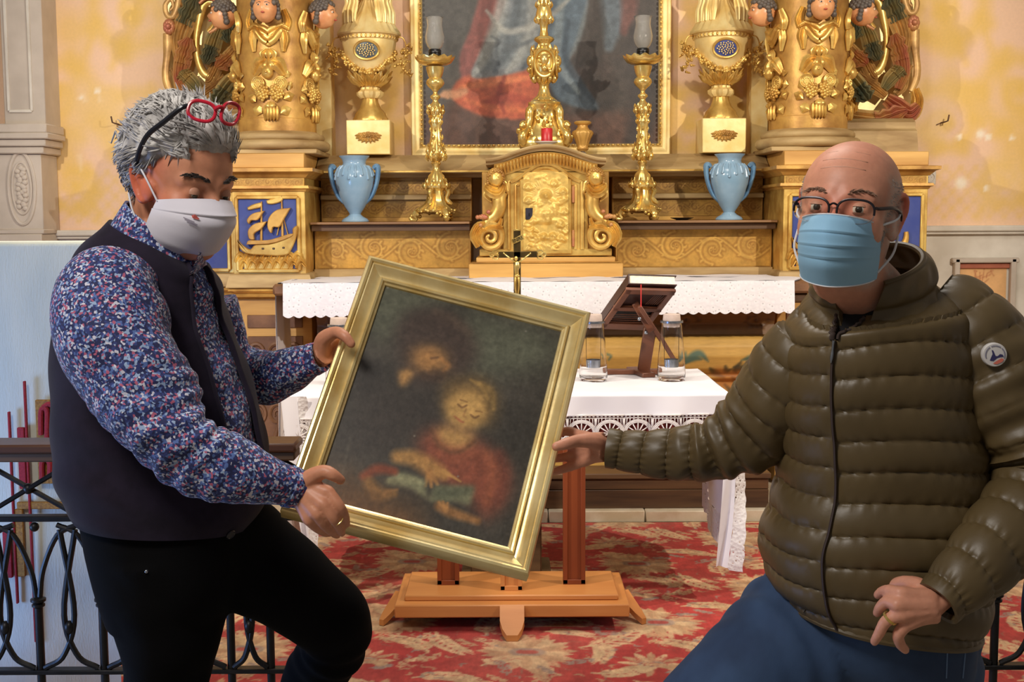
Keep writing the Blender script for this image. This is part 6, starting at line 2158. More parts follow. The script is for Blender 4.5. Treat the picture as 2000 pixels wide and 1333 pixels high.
hs([(500, 395), (530, 392)], [6, 5], (70, 48, 34), .7)
hs([(510, 455), (560, 470)], [16, 14], (70, 52, 38), .7)
hs([(470, 480), (540, 490)], [22, 18], (56, 42, 34), .8)
hpoly([(340, 460), (390, 445), (415, 470), (380, 520), (350, 530)], (158, 116, 66), .9, .012)
hpoly([(560, 500), (660, 480), (760, 490), (820, 580), (810, 680), (760, 730), (560, 640)], (92, 72, 44), .95, .025)
hpoly([(575, 590), (640, 550), (720, 550), (765, 610), (750, 690), (690, 740), (600, 720), (565, 660)], (168, 130, 74), .95, .018)
hpoly([(600, 600), (690, 570), (740, 620), (720, 690), (650, 700)], (184, 144, 84), .7, .02)
for pts, w, c in ((((628, 618), (648, 632), (670, 622)), [4, 6, 4], (96, 66, 40)), (((690, 668), (708, 682), (728, 674)), [4, 6, 4], (96, 66, 40)), (((640, 596), (672, 606)), [4, 3], (120, 86, 50)), (((715, 650), (745, 655)), [4, 3], (120, 86, 50)),
                  (((668, 640), (655, 672), (668, 680)), [4, 5, 4], (142, 102, 60)), (((612, 676), (640, 698), (655, 704)), [4, 6, 4], (146, 82, 56)), (((740, 520), (790, 560), (800, 640)), [14, 18, 12], (124, 98, 56)), (((690, 500), (740, 530), (770, 590)), [8, 12, 8], (140, 110, 62))):
    hs(pts, w, c, .8, .5)
hpoly([(440, 780), (520, 730), (700, 780), (800, 840), (860, 900), (880, 1010), (830, 1120), (740, 1180), (700, 1080), (560, 1000), (450, 880)], (122, 64, 46), .95, .03)
hpoly([(520, 740), (580, 720), (700, 760), (690, 810), (620, 830), (540, 800)], (166, 128, 74), .9, .018)
hs([(500, 740), (540, 820), (620, 850), (710, 800)], [8, 10, 10, 8], (92, 60, 40), .7)
hs([(520, 850), (600, 880), (720, 860)], [16, 20, 16], (136, 76, 52), .5)
hs([(830, 860), (850, 960), (820, 1080)], [26, 30, 26], (98, 52, 40), .6)
hs([(760, 850), (800, 950), (770, 1080)], [20, 26, 20], (140, 80, 54), .5)
hs([(340, 870), (420, 880), (510, 930), (560, 960)], [34, 40, 42, 26], (158, 116, 64), .9, .5)
for a in ((470, 1010), (500, 1015), (530, 1005)):
    hs([(490, 940), a], [14, 8], (150, 106, 60), .85, .4)
hs([(560, 940), (640, 990)], [11, 5], (168, 124, 70), .9, .4)
hpoly([(275, 985), (345, 940), (470, 980), (480, 1080), (400, 1020), (280, 1005)], (112, 112, 84), .95, .008, 0)
hpoly([(480, 1080), (520, 1010), (710, 1010), (690, 1105), (600, 1085), (500, 1090)], (104, 104, 78), .95, .008, 0)
hpoly([(500, 1020), (700, 1020), (640, 1060), (520, 1070)], (70, 74, 58), .7, .015)
hs([(300, 985), (380, 975), (460, 1000)], [10, 14, 8], (136, 132, 98), .6)
hs([(175, 965), (240, 930), (320, 940)], [22, 26, 20], (128, 58, 36), .8, .5)
hs([(200, 1000), (240, 1050), (320, 1050)], [30, 36, 16], (136, 98, 52), .85, .5)
hs([(280, 1040), (335, 1030)], [10, 6], (152, 108, 62), .8)
hs([(540, 1110), (600, 1140), (720, 1180)], [24, 26, 18], (142, 98, 56), .85, .5)
for a in ((536, 1090), (556, 1088), (578, 1094)):
    hs([(570, 1125), a], [11, 6], (152, 108, 62), .8, .4)
hpoly([(0, 880), (180, 1010), (420, 1110), (470, 1200), (300, 1220), (0, 1120)], (96, 64, 36), .85, .05)
hs([(110, 780), (60, 1000)], [6, 5], (92, 86, 74), .35)
hc.rgb = np.clip(hc.rgb * 1.16 + .03, 0, 1) * (0.86 + .26 * vnoise(hc.h, hc.w, 50, 61, 2))[..., None]
for q in ((290, 55), (955, 265), (418, 770), (628, 965)):
    c = hq(*q)
    hc.ellipse(c, (.0018, .0018), (150, 144, 130), .7, .5)
crk = vnoise(hc.h, hc.w, 46, 63, 3)
uu = np.linspace(0, 1, hc.w)[None, :]
hc.z = (np.abs(crk - .5) * -1.0) * (.35 + 1.4 * np.clip(uu * 1.6 - .5, 0, 1))
hc.mesh('canvas', vcol('varnished_oil_paint', .36, 0, .2, 160, .12, bdist=.0008), lambda u, v: HC + u[..., None] * HX + v[..., None] * HY - HN * .022, hp, .0004, HN)
MB().add([HC + sx * (HW / 2 - .038) * HX + sy * (HH / 2 - .038) * HY - HN * .034 for sx, sy in ((-1, -1), (1, -1), (1, 1), (-1, 1))], [(0, 1, 2, 3)]).build('backing', M['brownwood'], hp)
# ------------------------------------------------------------------ people
def skin_mat(name, rough=.48):
    m = Mat(name)
    a = m.n('ShaderNodeVertexColor', layer_name='Col')
    co = m.coord('Object')
    f = m.noise(co, 90, 4)
    g = m.ramp(f, [(.3, (.93, .90, .88)), (.7, (1.05, 1.04, 1.03))])
    m.set(Base_Color=m.mix(1.0, a.outputs[0], g, 'MULTIPLY'), Roughness=rough, Subsurface_Weight=.12)
    m.b.inputs['Subsurface Radius'].default_value = (.012, .005, .003)
    m.b.inputs['Subsurface Scale'].default_value = 1.0
    m.bump(m.noise(co, 420, 2), .12, .0008)
    return m.m
M['skin'] = skin_mat('skin')
def shirt_mat():
    m = Mat('printed_shirt_cotton')
    co = m.coord('Object')
    n = m.n('ShaderNodeTexNoise')
    n.inputs['Scale'].default_value = 60
    m.l(co, n.inputs['Vector'])
    mx = m.n('ShaderNodeVectorMath', operation='MULTIPLY_ADD')
    mx.inputs[1].default_value = (.008,) * 3
    m.l(n.outputs['Color'], mx.inputs[0])
    m.l(co, mx.inputs[2])
    v = m.n('ShaderNodeTexVoronoi')
    v.inputs['Scale'].default_value = 270
    m.l(mx.outputs[0], v.inputs['Vector'])
    r = m.ramp(v.outputs['Color'], [(0, srgb(30, 36, 84)), (.36, srgb(44, 56, 118)), (.50, srgb(84, 110, 172)), (.60, srgb(150, 172, 208)), (.68, srgb(206, 204, 220)), (.75, srgb(176, 92, 120)), (.84, srgb(34, 38, 88))], 'CONSTANT')
    m.set(Base_Color=r, Roughness=.8)
    m.b.inputs['Sheen Weight'].default_value = .1
    return m.m
M['shirt'] = shirt_mat()
M['vest'] = simple('dark_aubergine_wool', (38, 31, 47), (31, 25, 39), 30, .9, 0, .3, 500, .0006, spec=.2)
M['vest'].node_tree.nodes['Principled BSDF'].inputs['Sheen Weight'].default_value = .06
M['blackdenim'] = simple('black_denim', (11, 11, 13), (7, 7, 9), 8, .95, 0, .3, 600, .0006, spec=.12)
M['denim'] = simple('blue_denim', (58, 84, 122), (38, 58, 90), 6, .85, 0, .4, 700, .0006, stretch=(1, 1, .6))
M['nylon'] = simple('olive_down_nylon', (97, 80, 50), (83, 68, 42), 5, .44, 0, .2, 70, .0015)
M['darkcloth'] = simple('black_knit', (22, 22, 26), None, rough=.9)
M['leathershoe'] = simple('dark_shoe_leather', (36, 28, 24), None, rough=.4)
M['mask_blue'] = simple('light_blue_mask_fabric', (150, 196, 226), (136, 184, 218), 8, .75, 0, .2, 400, .0005)
M['mask_white'] = simple('white_mask_fabric', (226, 222, 232), (216, 212, 224), 8, .8, 0, .2, 400, .0005)
M['elastic'] = simple('white_elastic', (222, 222, 226), None, rough=.8)

def head_basis(yaw, pitch, roll):
    """forward, up and left of a head that faces the camera at yaw 0; positive yaw turns to the right of the picture"""
    F = np.array([sin(yaw) * cos(pitch), -cos(yaw) * cos(pitch), sin(pitch)])
    U = np.array([-sin(yaw) * sin(pitch), cos(yaw) * sin(pitch), cos(pitch)])
    L = np.cross(U, F)
    U2 = U * cos(roll) - L * sin(roll)
    L2 = L * cos(roll) + U * sin(roll)
    return F, U2, L2

def smin(a, b, k):
    h = np.clip(.5 + .5 * (b - a) / k, 0, 1)
    return b * (1 - h) + a * h - k * h * (1 - h)
def smax(a, b, k):
    return -smin(-a, -b, k)
def sd_ell(p, c, r):
    q = (p - np.array(c)) / np.array(r)
    k0 = np.linalg.norm(q, axis=-1)
    k1 = np.linalg.norm(q / np.array(r), axis=-1)
    return k0 * (k0 - 1) / (k1 + 1e-9)
def sd_cap(p, a, b, ra, rb):
    a, b = np.array(a), np.array(b)
    ab = b - a
    t = np.clip((p - a) @ ab / (ab @ ab), 0, 1)
    return np.linalg.norm(p - a - t[..., None] * ab, axis=-1) - (ra + (rb - ra) * t)
def head_sdf(p):
    """a man's head; x to his left, y forward, z up, origin between the ears"""
    d = sd_ell(p, (0, -.018, .040), (.0765, .0985, .083))
    d = smin(d, sd_ell(p, (0, .028, .032), (.063, .060, .062)), .03)
    d = smin(d, sd_ell(p, (0, .026, -.036), (.060, .066, .074)), .03)
    d = smin(d, sd_ell(p, (0, .032, -.076), (.051, .052, .040)), .025)
    d = smin(d, sd_cap(p, (-.012, .074, -.098), (.012, .074, -.098), .019, .019), .022)
    q = p * np.array([1, 1, 1.0])
    q = np.concatenate([np.abs(p[..., :1]), p[..., 1:]], -1)
    d = smin(d, sd_ell(q, (.040, .058, -.030), (.024, .026, .024)), .022)
    d = smin(d, sd_cap(q, (.014, .085, .021), (.046, .070, .020), .009, .008), .014)
    d = smax(d, -sd_ell(q, (.032, .100, .001), (.018, .018, .013)), .012)
    d = smin(d, sd_cap(p, (0, .088, .010), (0, .112, -.034), .0075, .0125), .012)
    d = smin(d, sd_ell(q, (.0115, .102, -.037), (.009, .011, .008)), .006)
    d = smin(d, sd_ell(p, (0, .091, -.063), (.022, .010, .006)), .006)
    d = smin(d, sd_ell(p, (0, .089, -.072), (.019, .010, .007)), .006)
    d = smin(d, sd_ell(q, (.034, .077, .001), (.014, .010, .011)), .006)     # closed-lid swell around the eyes
    return d
def head_grid(m=150, n=190):
    th = np.linspace(.012, pi - .012, m)
    ph = np.linspace(0, 2 * pi, n, endpoint=False)
    T, Ph = np.meshgrid(th, ph, indexing='ij')
    d = np.stack([np.sin(T) * np.sin(Ph), np.sin(T) * np.cos(Ph), np.cos(T)], -1)
    lo, hi = np.full(T.shape, .03), np.full(T.shape, .2)
    for _ in range(16):
        mid = (lo + hi) / 2
        ins = head_sdf(d * mid[..., None]) < 0
        lo = np.where(ins, mid, lo)
        hi = np.where(ins, hi, mid)
    return d * lo[..., None]
HEAD = head_grid()

class Head:
    def __init__(s, c, yaw, pitch, roll, k):
        s.c, s.k = np.asarray(c, float), k
        s.F, s.U, s.L = head_basis(yaw, pitch, roll)
    def w(s, p):
        p = np.asarray(p, float) * s.k
        return s.c + p[..., :1] * s.L + p[..., 1:2] * s.F + p[..., 2:3] * s.U
    def wp(s, x, y, z):
        return s.w(np.array([x, y, z], float))
    def loc(s, q):
        d = np.asarray(q) - s.c
        return np.stack([d @ s.L, d @ s.F, d @ s.U], -1) / s.k
    def surf(s, x, z, off=0.0, back=False):
        """point of the face surface at local x, z"""
        ys = np.linspace(.14, -.14, 400) if not back else np.linspace(-.14, .14, 400)
        p = np.stack([np.full(400, x), ys, np.full(400, z)], -1)
        d = head_sdf(p)
        i = int(np.argmax(d < off))
        return np.array([x, ys[i], z])
    def mesh(s, mb):
        mb.grid(s.w(HEAD), cv=True, cap0=True, cap1=True)
        for sg in (-1, 1):
            e = lambda a, b, o: s.wp(sg * (.0685 + o * .9), a, b)
            mb.tube([e(.012, .022, .003), e(.006, .034, .010), e(-.008, .038, .016), e(-.021, .030, .019), e(-.025, .012, .018), e(-.020, -.008, .013), e(-.010, -.024, .008), e(.002, -.032, .005), e(.008, -.026, .002)],
                    np.array([.0042, .0048, .005, .005, .005, .0048, .0062, .0068, .005]) * s.k, 8, smooth=36)
            mb.tube([e(-.012, .026, .007), e(-.014, .010, .009), e(-.008, -.006, .006)], np.array([.0045, .006, .0045]) * s.k, 8, smooth=12)
            mb.tube([e(.010, .016, .001), e(.011, -.006, .002), e(.008, -.022, .001)], np.array([.006, .0055, .006]) * s.k, 8, smooth=12)
            mb.tube([e(-.016, .026, .006), e(-.018, .010, .008), e(-.012, -.012, .005), e(-.004, -.024, .003)], np.array([.010, .010, .009, .007]) * s.k, 8, smooth=16, flat=.55, up=s.L)
            mb.ell(s.wp(sg * .0705, .006, -.011), np.array([.008, .019, .024]) * s.k, np.column_stack([s.L, s.F, s.U]))

def chain(mb, joints, radii, n=10):
    """a finger: joints are (px, py, Y)"""
    p = [P(*j) if len(j) == 3 else np.asarray(j) for j in joints]
    mb.tube(p, radii, n, smooth=26)
    mb.ell(p[-1], radii[-1] * 1.0, n=(10, 8))
    mb.ell(p[0], radii[0] * 1.02, n=(10, 8))
def hand(mb, wrist, palm, fingers, thumb, k=1.0):
    """palm: list of MCP joints; each finger grows from its MCP; the metacarpals fuse into the palm"""
    W = P(*wrist)
    mc = [P(*q) for q in palm]
    for i, q in enumerate(mc):
        mb.tube([W + (mc[i] - sum(mc) / len(mc)) * .45, (W + q) / 2 + (q - sum(mc) / len(mc)) * .12, q], np.array([.017, .0145, .0118]) * k, 10, smooth=10)
    for q, f in zip(palm, fingers):
        chain(mb, [q] + list(f), np.array([.0104, .0090, .0080, .0066]) * k)
    chain(mb, [wrist] + list(thumb), np.array([.017, .0155, .0118, .0105, .0082]) * k)

def remeshed(name, mb, voxel, colfn, mat, parent, smooth_it=3):
    o = mb.build('tmp', None, None, 0)
    r = o.modifiers.new('r', 'REMESH')
    r.mode, r.voxel_size, r.adaptivity = 'VOXEL', voxel, 0.0
    s = o.modifiers.new('s', 'SMOOTH')
    s.factor, s.iterations = .5, smooth_it
    dg = bpy.context.evaluated_depsgraph_get()
    me = bpy.data.meshes.new_from_object(o.evaluated_get(dg))
    old = o.data
    bpy.data.objects.remove(o)
    bpy.data.meshes.remove(old)
    n = len(me.vertices)
    co = np.empty(n * 3)
    me.vertices.foreach_get('co', co)
    co = co.reshape(-1, 3)
    if colfn:
        at = me.color_attributes.new('Col', 'FLOAT_COLOR', 'POINT')
        at.data.foreach_set('color', np.column_stack([srgb_arr(np.clip(colfn(co), 0, 255) / 255), np.ones(n)]).ravel())
    base = np.array(parent.location) if parent else np.zeros(3)
    me.vertices.foreach_set('co', (co - base).ravel())
    me.shade_smooth()
    me.materials.clear()
    me.materials.append(mat)
    me.name = name
    me.update()
    o = bpy.data.objects.new(name, me)
    COL.objects.link(o)
    o.parent = parent
    return o

def limb(pts, nr=120, m=56, disp=None, flat=1.0, close=True, u0=None):
    """rings along (px, py, Y, r_px) with optional displacement disp(t, a, s) in metres; s is arc length"""
    q = np.array([np.append(P(a, b, Y), r / S(Y)) for a, b, Y, r in pts])
    c = spline(q, nr)
    p, r = c[:, :3], c[:, 3]
    t = np.gradient(p, axis=0)
    t /= np.linalg.norm(t, axis=1)[:, None]
    s = np.concatenate([[0], np.cumsum(np.linalg.norm(np.diff(p, axis=0), axis=1))])
    u = np.array(u0 if u0 is not None else (0, -1, 0), float)
    a = np.arange(m) * 2 * pi / m
    g = np.zeros((nr, m, 3))
    for i in range(nr):
        u = nrm(u - t[i] * (u @ t[i]))
        w = np.cross(t[i], u)
        rr = r[i] + (disp(i / (nr - 1), a, s[i]) if disp is not None else 0)
        g[i] = p[i] + (rr * np.cos(a))[:, None] * u * flat + (rr * np.sin(a))[:, None] * w
    return g, s

def rings(rows, nr, m=96, e=2.3, tilt=0.0):
    """torso rings from silhouette rows (xl, yl, xr, yr, thickness, Y); angle 0 is the right end, negative towards the camera"""
    c = spline(np.array(rows, float), nr)
    a = np.arange(m) * 2 * pi / m - pi
    tilt = np.broadcast_to(np.asarray(tilt, float), (nr,))
    g = np.zeros((nr, m, 3))
    for i, (xl, yl, xr, yr, th, Y) in enumerate(c):
        L, Rr = P(xl, yl, Y), P(xr, yr, Y)
        ct, ax = (L + Rr) / 2, (Rr - L) / 2
        b = np.array([0, 1.0, tilt[i]])
        b = nrm(b - ax * (b @ ax) / (ax @ ax)) * th / 2
        ca, sa = np.cos(a), np.sin(a)
        g[i] = ct + (np.sign(ca) * np.abs(ca) ** (2 / e))[:, None] * ax + (np.sign(sa) * np.abs(sa) ** (2 / e))[:, None] * b
    return g, a

def grid_normals(g):
    du = np.roll(g, -1, 1) - np.roll(g, 1, 1)
    dv = np.gradient(g, axis=0)
    n = np.cross(du, dv)
    n /= np.linalg.norm(n, axis=-1)[..., None] + 1e-12
    c = g.mean(axis=1, keepdims=True)
    sgn = np.sign(np.sum(n * (g - c), -1))[..., None]
    return n * np.where(sgn == 0, 1, sgn)

def puff(s, pitch, h, phase=0.0):
    x = ((s + phase) % pitch) / pitch
    return h * (np.sin(pi * x) ** .42) - h * .75

def wrinkle(seed, amp, fs=60, fa=3):
    r = np.random.default_rng(seed)
    K = [(r.uniform(.5, 1.5) * fs, r.integers(-fa, fa + 1), r.uniform(0, 6.3), r.uniform(.4, 1)) for _ in range(9)]
    def f(t, a, s):
        v = 0
        for ks, ka, ph, w in K:
            v = v + w * np.sin(ks * s + ka * a + ph)
        return amp * v / 3
    return f

def hit(o, px, py):
    """where the line of sight through a pixel meets an object: point and normal"""
    d = nrm(P(px, py, 1.0) - CAM)
    loc = np.zeros(3)
    q = o
    while q is not None:
        loc = loc + np.array(q.location)
        q = q.parent
    ok, p, n, _ = o.ray_cast(Vector(CAM - loc), Vector(d))
    return (np.array(p) + loc, np.array(n)) if ok else (P(px, py, 2.0), np.array([0, -1.0, 0]))

def eyes(h, parent, look, lid, iris=(70, 60, 50)):
    mi = simple('iris_%d' % iris[0], iris, None, rough=.2)
    for sg in (-1, 1):
        c = np.array([sg * .0325, .0765, .001])
        e = MB().ell(h.w(c), .0122 * h.k, n=(18, 12)).build('eye', M['eyewhite'], parent, 180)
        g = nrm(look[0] * h.L + look[1] * h.F + look[2] * h.U)
        MB().ell(h.w(c) + g * .0092 * h.k, .0058 * h.k, n=(14, 10)).build('iris', mi, e, 180)
        MB().ell(h.w(c) + g * .0125 * h.k, .0022 * h.k, n=(10, 8)).build('pupil', M['black'], e, 180)
        for up, lim in ((1, lid), (-1, .42)):
            rows = []
            for v in np.linspace(0, 1, 8):
                el = (1.35 - (1.35 - lim * 1.0) * v) if up > 0 else -(1.3 - (1.3 - lim) * v)
                rows.append([h.w(c + .0136 * np.array([sin(b) * cos(el), cos(b) * cos(el), sin(el)])) for b in np.linspace(-1.35, 1.35, 18)])
            m = MB().grid(np.array(rows))
            o = m.build('eyelid', M['lid'], parent, 180)

M['lid'] = simple('eyelid_skin', (196, 142, 116), None, rough=.5)

def mask_grid(h, Cv, Sv, W, pleats, n=(46, 60)):
    """face mask in head coordinates: Cv centre profile rows (v, y, z), Sv side rows (v, y, z)"""
    v = np.linspace(0, 1, n[0])
    u = np.linspace(-1, 1, n[1])
    Cv, Sv = np.array(Cv), np.array(Sv)
    cy, cz = np.interp(v, Cv[:, 0], Cv[:, 1]), np.interp(v, Cv[:, 0], Cv[:, 2])
    sy, sz = np.interp(v, Sv[:, 0], Sv[:, 1]), np.interp(v, Sv[:, 0], Sv[:, 2])
    ker = np.ones(5) / 5
    sm = lambda a: np.convolve(np.concatenate([[a[0]] * 2, a, [a[-1]] * 2]), ker, 'valid')
    cy, cz = sm(cy), sm(cz)
    w = np.abs(u) ** 1.7
    g = np.zeros((n[0], n[1], 3))
    g[..., 0] = W * np.sin(u * pi / 2 * .92)[None, :] * (1 + .06 * np.sin(v * pi))[:, None]
    g[..., 1] = cy[:, None] + (sy - cy)[:, None] * w[None, :]
    g[..., 2] = cz[:, None] + (sz - cz)[:, None] * w[None, :]
    for (pv, amp) in pleats:
        d = (v - pv)
        g[..., 1] += (amp * np.exp(-np.abs(d) / .035) * np.sign(-d + 1e-9))[:, None] * (1 - .5 * w)[None, :]
    return g

def band(name, g, keep, mat, parent, th=.004):
    """an open garment sheet: only the faces where keep(i, j) holds, given thickness"""
    nr, m = g.shape[:2]
    n = grid_normals(g)
    mb = MB()
    inner = g - n * th
    v = np.concatenate([g.reshape(-1, 3), inner.reshape(-1, 3)])
    N = nr * m
    f, cnt = [], {}
    for i in range(nr - 1):
        for j in range(m):
            if keep(i, j):
                a, b, c, d = i * m + j, i * m + (j + 1) % m, (i + 1) * m + (j + 1) % m, (i + 1) * m + j
                f.append((a, b, c, d))
                f.append((N + d, N + c, N + b, N + a))
                for e in ((a, b), (b, c), (c, d), (d, a)):
                    k = (min(e), max(e))
                    cnt[k] = cnt.get(k, 0) + 1
    for (a, b), c in cnt.items():
        if c == 1:
            f.append((a, b, N + b, N + a))
    used = sorted(set(k for q in f for k in q))
    mp = {k: i for i, k in enumerate(used)}
    mb.add(v[used], [tuple(mp[k] for k in q) for q in f])
    return mb.build(name, mat, parent, 60)
# ------------------------------------------------------------------ the grey-haired man on the left
LM = thing('person', 'grey-haired man in dark waistcoat and floral blue shirt, wearing a white mask, holding the painting', 'person', (-.62, 2.14, -.15))
h1 = Head(P(352, 360, 2.10), R(52), R(-14), R(-2), .97)
LMB = MB()
h1.mesh(LMB)
LMB.tube([h1.wp(0, -.03, -.02), h1.wp(0, -.035, -.08), P(318, 470, 2.12), P(300, 540, 2.13)], [.060, .056, .060, .075], 20, smooth=20)
rows1 = [(236, 422, 392, 512, .15, 2.12), (198, 456, 412, 540, .21, 2.12), (158, 502, 424, 565, .255, 2.13), (132, 565, 432, 605, .28, 2.14), (118, 645, 448, 655, .29, 2.14), (115, 725, 476, 725, .295, 2.14),
         (116, 800, 498, 800, .30, 2.14), (118, 870, 514, 870, .30, 2.14), (122, 925, 518, 930, .30, 2.14), (140, 972, 512, 980, .29, 2.14), (164, 1008, 496, 1022, .275, 2.14)]
sm_rows = [(a + .24 * (c - a), b, c - .24 * (c - a), d, t * .5, Y) for a, b, c, d, t, Y in rows1]
g, _a = rings(sm_rows + [(250, 1110, 430, 1120, .14, 2.14)], 40, 40)
LMB.grid(g, cv=True, cap0=True, cap1=True)
slvR = [(236, 545, 2.03, 84), (212, 590, 1.99, 106), (224, 665, 1.96, 113), (264, 736, 1.94, 102), (322, 832, 1.91, 88), (388, 893, 1.91, 77), (482, 928, 1.93, 58), (552, 946, 1.955, 44), (586, 956, 1.97, 39)]
slvL = [(400, 600, 2.26, 62), (440, 700, 2.28, 58), (498, 738, 2.27, 51), (562, 724, 2.24, 47), (605, 706, 2.22, 34), (627, 697, 2.21, 28)]
for sl, wr in ((slvR, (597, 958, 1.972)), (slvL, (634, 692, 2.205))):
    g, _s = limb([(a, b, Y, r * .45) for a, b, Y, r in sl] + [(wr[0], wr[1], wr[2], 25)], 40, 20)
    LMB.grid(g, cv=True, cap0=True, cap1=True)
legN = [(320, 1075, 2.13, 140), (326, 1160, 2.13, 128), (330, 1240, 2.13, 104), (326, 1333, 2.14, 84), (330, 1560, 2.14, 72), (336, 1720, 2.12, 64), (345, 1950, 2.16, 56), (345, 2230, 2.20, 48)]
legF = [(420, 1040, 2.16, 115), (490, 1095, 2.18, 104), (572, 1148, 2.20, 92), (645, 1212, 2.24, 78), (652, 1262, 2.27, 68), (600, 1345, 2.32, 57), (570, 1480, 2.40, 54), (560, 1600, 2.46, 46)]
for lg in (legN, legF):
    g, _s = limb([(a, b, Y, r * .4) for a, b, Y, r in lg], 50, 20)
    LMB.grid(g, cv=True, cap0=True, cap1=True)
# right hand under the lower left corner of the frame
hand(LMB, (588, 956, 1.965), [(643, 963, 1.945), (634, 988, 1.935), (620, 1006, 1.935), (604, 1016, 1.945)],
     [[(663, 989, 1.938), (673, 1008, 1.95), (677, 1024, 1.965)], [(651, 1014, 1.935), (662, 1030, 1.95), (668, 1042, 1.97)], [(634, 1026, 1.945), (650, 1040, 1.97), (658, 1046, 1.995)], [(618, 1030, 1.96), (634, 1040, 1.985), (644, 1042, 2.005)]],
     [(606, 935, 1.955), (632, 922, 1.945), (650, 928, 1.94), (665, 938, 1.945)], 1.0)
# left hand on the upper left edge: thumb on the face of the frame, fingers behind it
hand(LMB, (626, 694, 2.212), [(650, 664, 2.235), (648, 678, 2.245), (645, 692, 2.25), (641, 706, 2.245)],
     [[(672, 668, 2.262), (690, 676, 2.272), (704, 682, 2.275)], [(672, 684, 2.264), (692, 692, 2.270), (706, 698, 2.27)], [(668, 700, 2.262), (688, 708, 2.265), (700, 714, 2.262)], [(662, 714, 2.25), (678, 720, 2.25), (690, 726, 2.245)]],
     [(632, 664, 2.20), (655, 650, 2.185), (672, 656, 2.163), (686, 672, 2.157)], .98)
def lcol(co):
    l = h1.loc(co)
    inh = (np.linalg.norm(l, axis=1) < .17) & (l[:, 2] > -.14)
    c = np.tile(np.array([206., 142., 110.]), (len(co), 1))
    red = np.exp(-((np.abs(l[:, 0]) - .085) / .014) ** 2) * (np.abs(l[:, 2]) < .05) * inh
    c += red[:, None] * np.array([6, -34, -34])
    chk = np.exp(-((np.abs(l[:, 0]) - .045) ** 2 + (l[:, 2] + .03) ** 2) / .03 ** 2) * inh * (l[:, 1] > 0)
    c += chk[:, None] * np.array([4, -14, -14])
    return c
lbody = remeshed('body', LMB, .0029, lcol, M['skin'], LM, 2)
eyes(h1, lbody, (-.1, .9, -.5), -.08)
for sg in (-1, 1):
    m = MB()
    r3 = np.random.default_rng(31)
    for i in range(60):
        t = i / 59
        x, z = sg * (.014 + .038 * t), .024 + .008 * sin(t * 2.4)
        p0 = h1.surf(x, z + r3.normal(0, .0016), .0)
        d = np.array([sg * .007, .001, .003 - .005 * t]) + r3.normal(0, .0012, 3)
        m.tube([h1.w(p0), h1.w(p0 + d * .6 + (0, .002, 0)), h1.w(p0 + d * 1.3)], [.0011, .0010, .0003], 4)
    o = m.build('eyebrow', simple('dark_grey_brow', (66, 58, 54), None, rough=.8), lbody)
    o['kind'] = 'stuff'

# hair: a cap of grey hair with combed locks
M['greyhair'] = simple('grey_hair', (206, 202, 198), (150, 146, 144), 26, .55, 0, .5, 260, .001, stretch=(1, 1, 1), lo=.38, hi=.62)
M['darkgreyhair'] = simple('dark_grey_hair', (104, 100, 100), (64, 60, 62), 26, .6, 0, .5, 260, .001)
def hairline(l):
    """1 inside the hair region, in head coordinates"""
    x, y, z = l[..., 0], l[..., 1], l[..., 2]
    front = .060 + .016 * np.clip((y + .02) / .08, -1, 1)
    side = np.where(y > .035, .055, np.where(y > -.0, .020 + (y) * .9, -.055 - (.02 * (y < -.05))))
    lim = np.where(np.abs(x) < .045, np.where(y > 0, .074, -.06), side)
    lim = np.where(y < -.03, -.065, lim)
    lim = np.where((y >= -.03) & (y < .0), -.02 + (y + .03) * 1.2, lim)
    return z - lim
def hair_surface(m=90, n=140):
    th = np.linspace(.02, 2.2, m)
    ph = np.linspace(0, 2 * pi, n, endpoint=False)
    T, Ph = np.meshgrid(th, ph, indexing='ij')
    d = np.stack([np.sin(T) * np.sin(Ph), np.sin(T) * np.cos(Ph), np.cos(T)], -1)
    lo, hi = np.full(T.shape, .03), np.full(T.shape, .2)
    for _ in range(14):
        mid = (lo + hi) / 2
        ins = head_sdf(d * mid[..., None]) < 0
        lo, hi = np.where(ins, mid, lo), np.where(ins, hi, mid)
    p = d * lo[..., None]
    k = np.clip(hairline(p) / .022, -1, 1)
    th_ = .017 * np.clip(k, 0, 1) ** .6 + .010 * np.clip((p[..., 2] - .06) / .05, 0, 1) - .004 * (k < 0)
    wv = .0025 * np.sin(Ph * 9 + T * 6) * np.clip(k, 0, 1) + .0015 * np.sin(Ph * 23 - T * 11)
    return p + d * (th_ + wv)[..., None], d, k
hp_, hd_, hk_ = hair_surface()
hn_ = grid_normals(hp_)
hn_ = hn_ * np.sign(np.sum(hn_ * hd_, -1))[..., None]
hair = MB().grid(h1.w(hp_), cv=True, cap0=True, cap1=True).build('hair', M['greyhair'], LM, 180)
locks, dlocks = MB(), MB()
r3 = np.random.default_rng(17)
cnt = 0
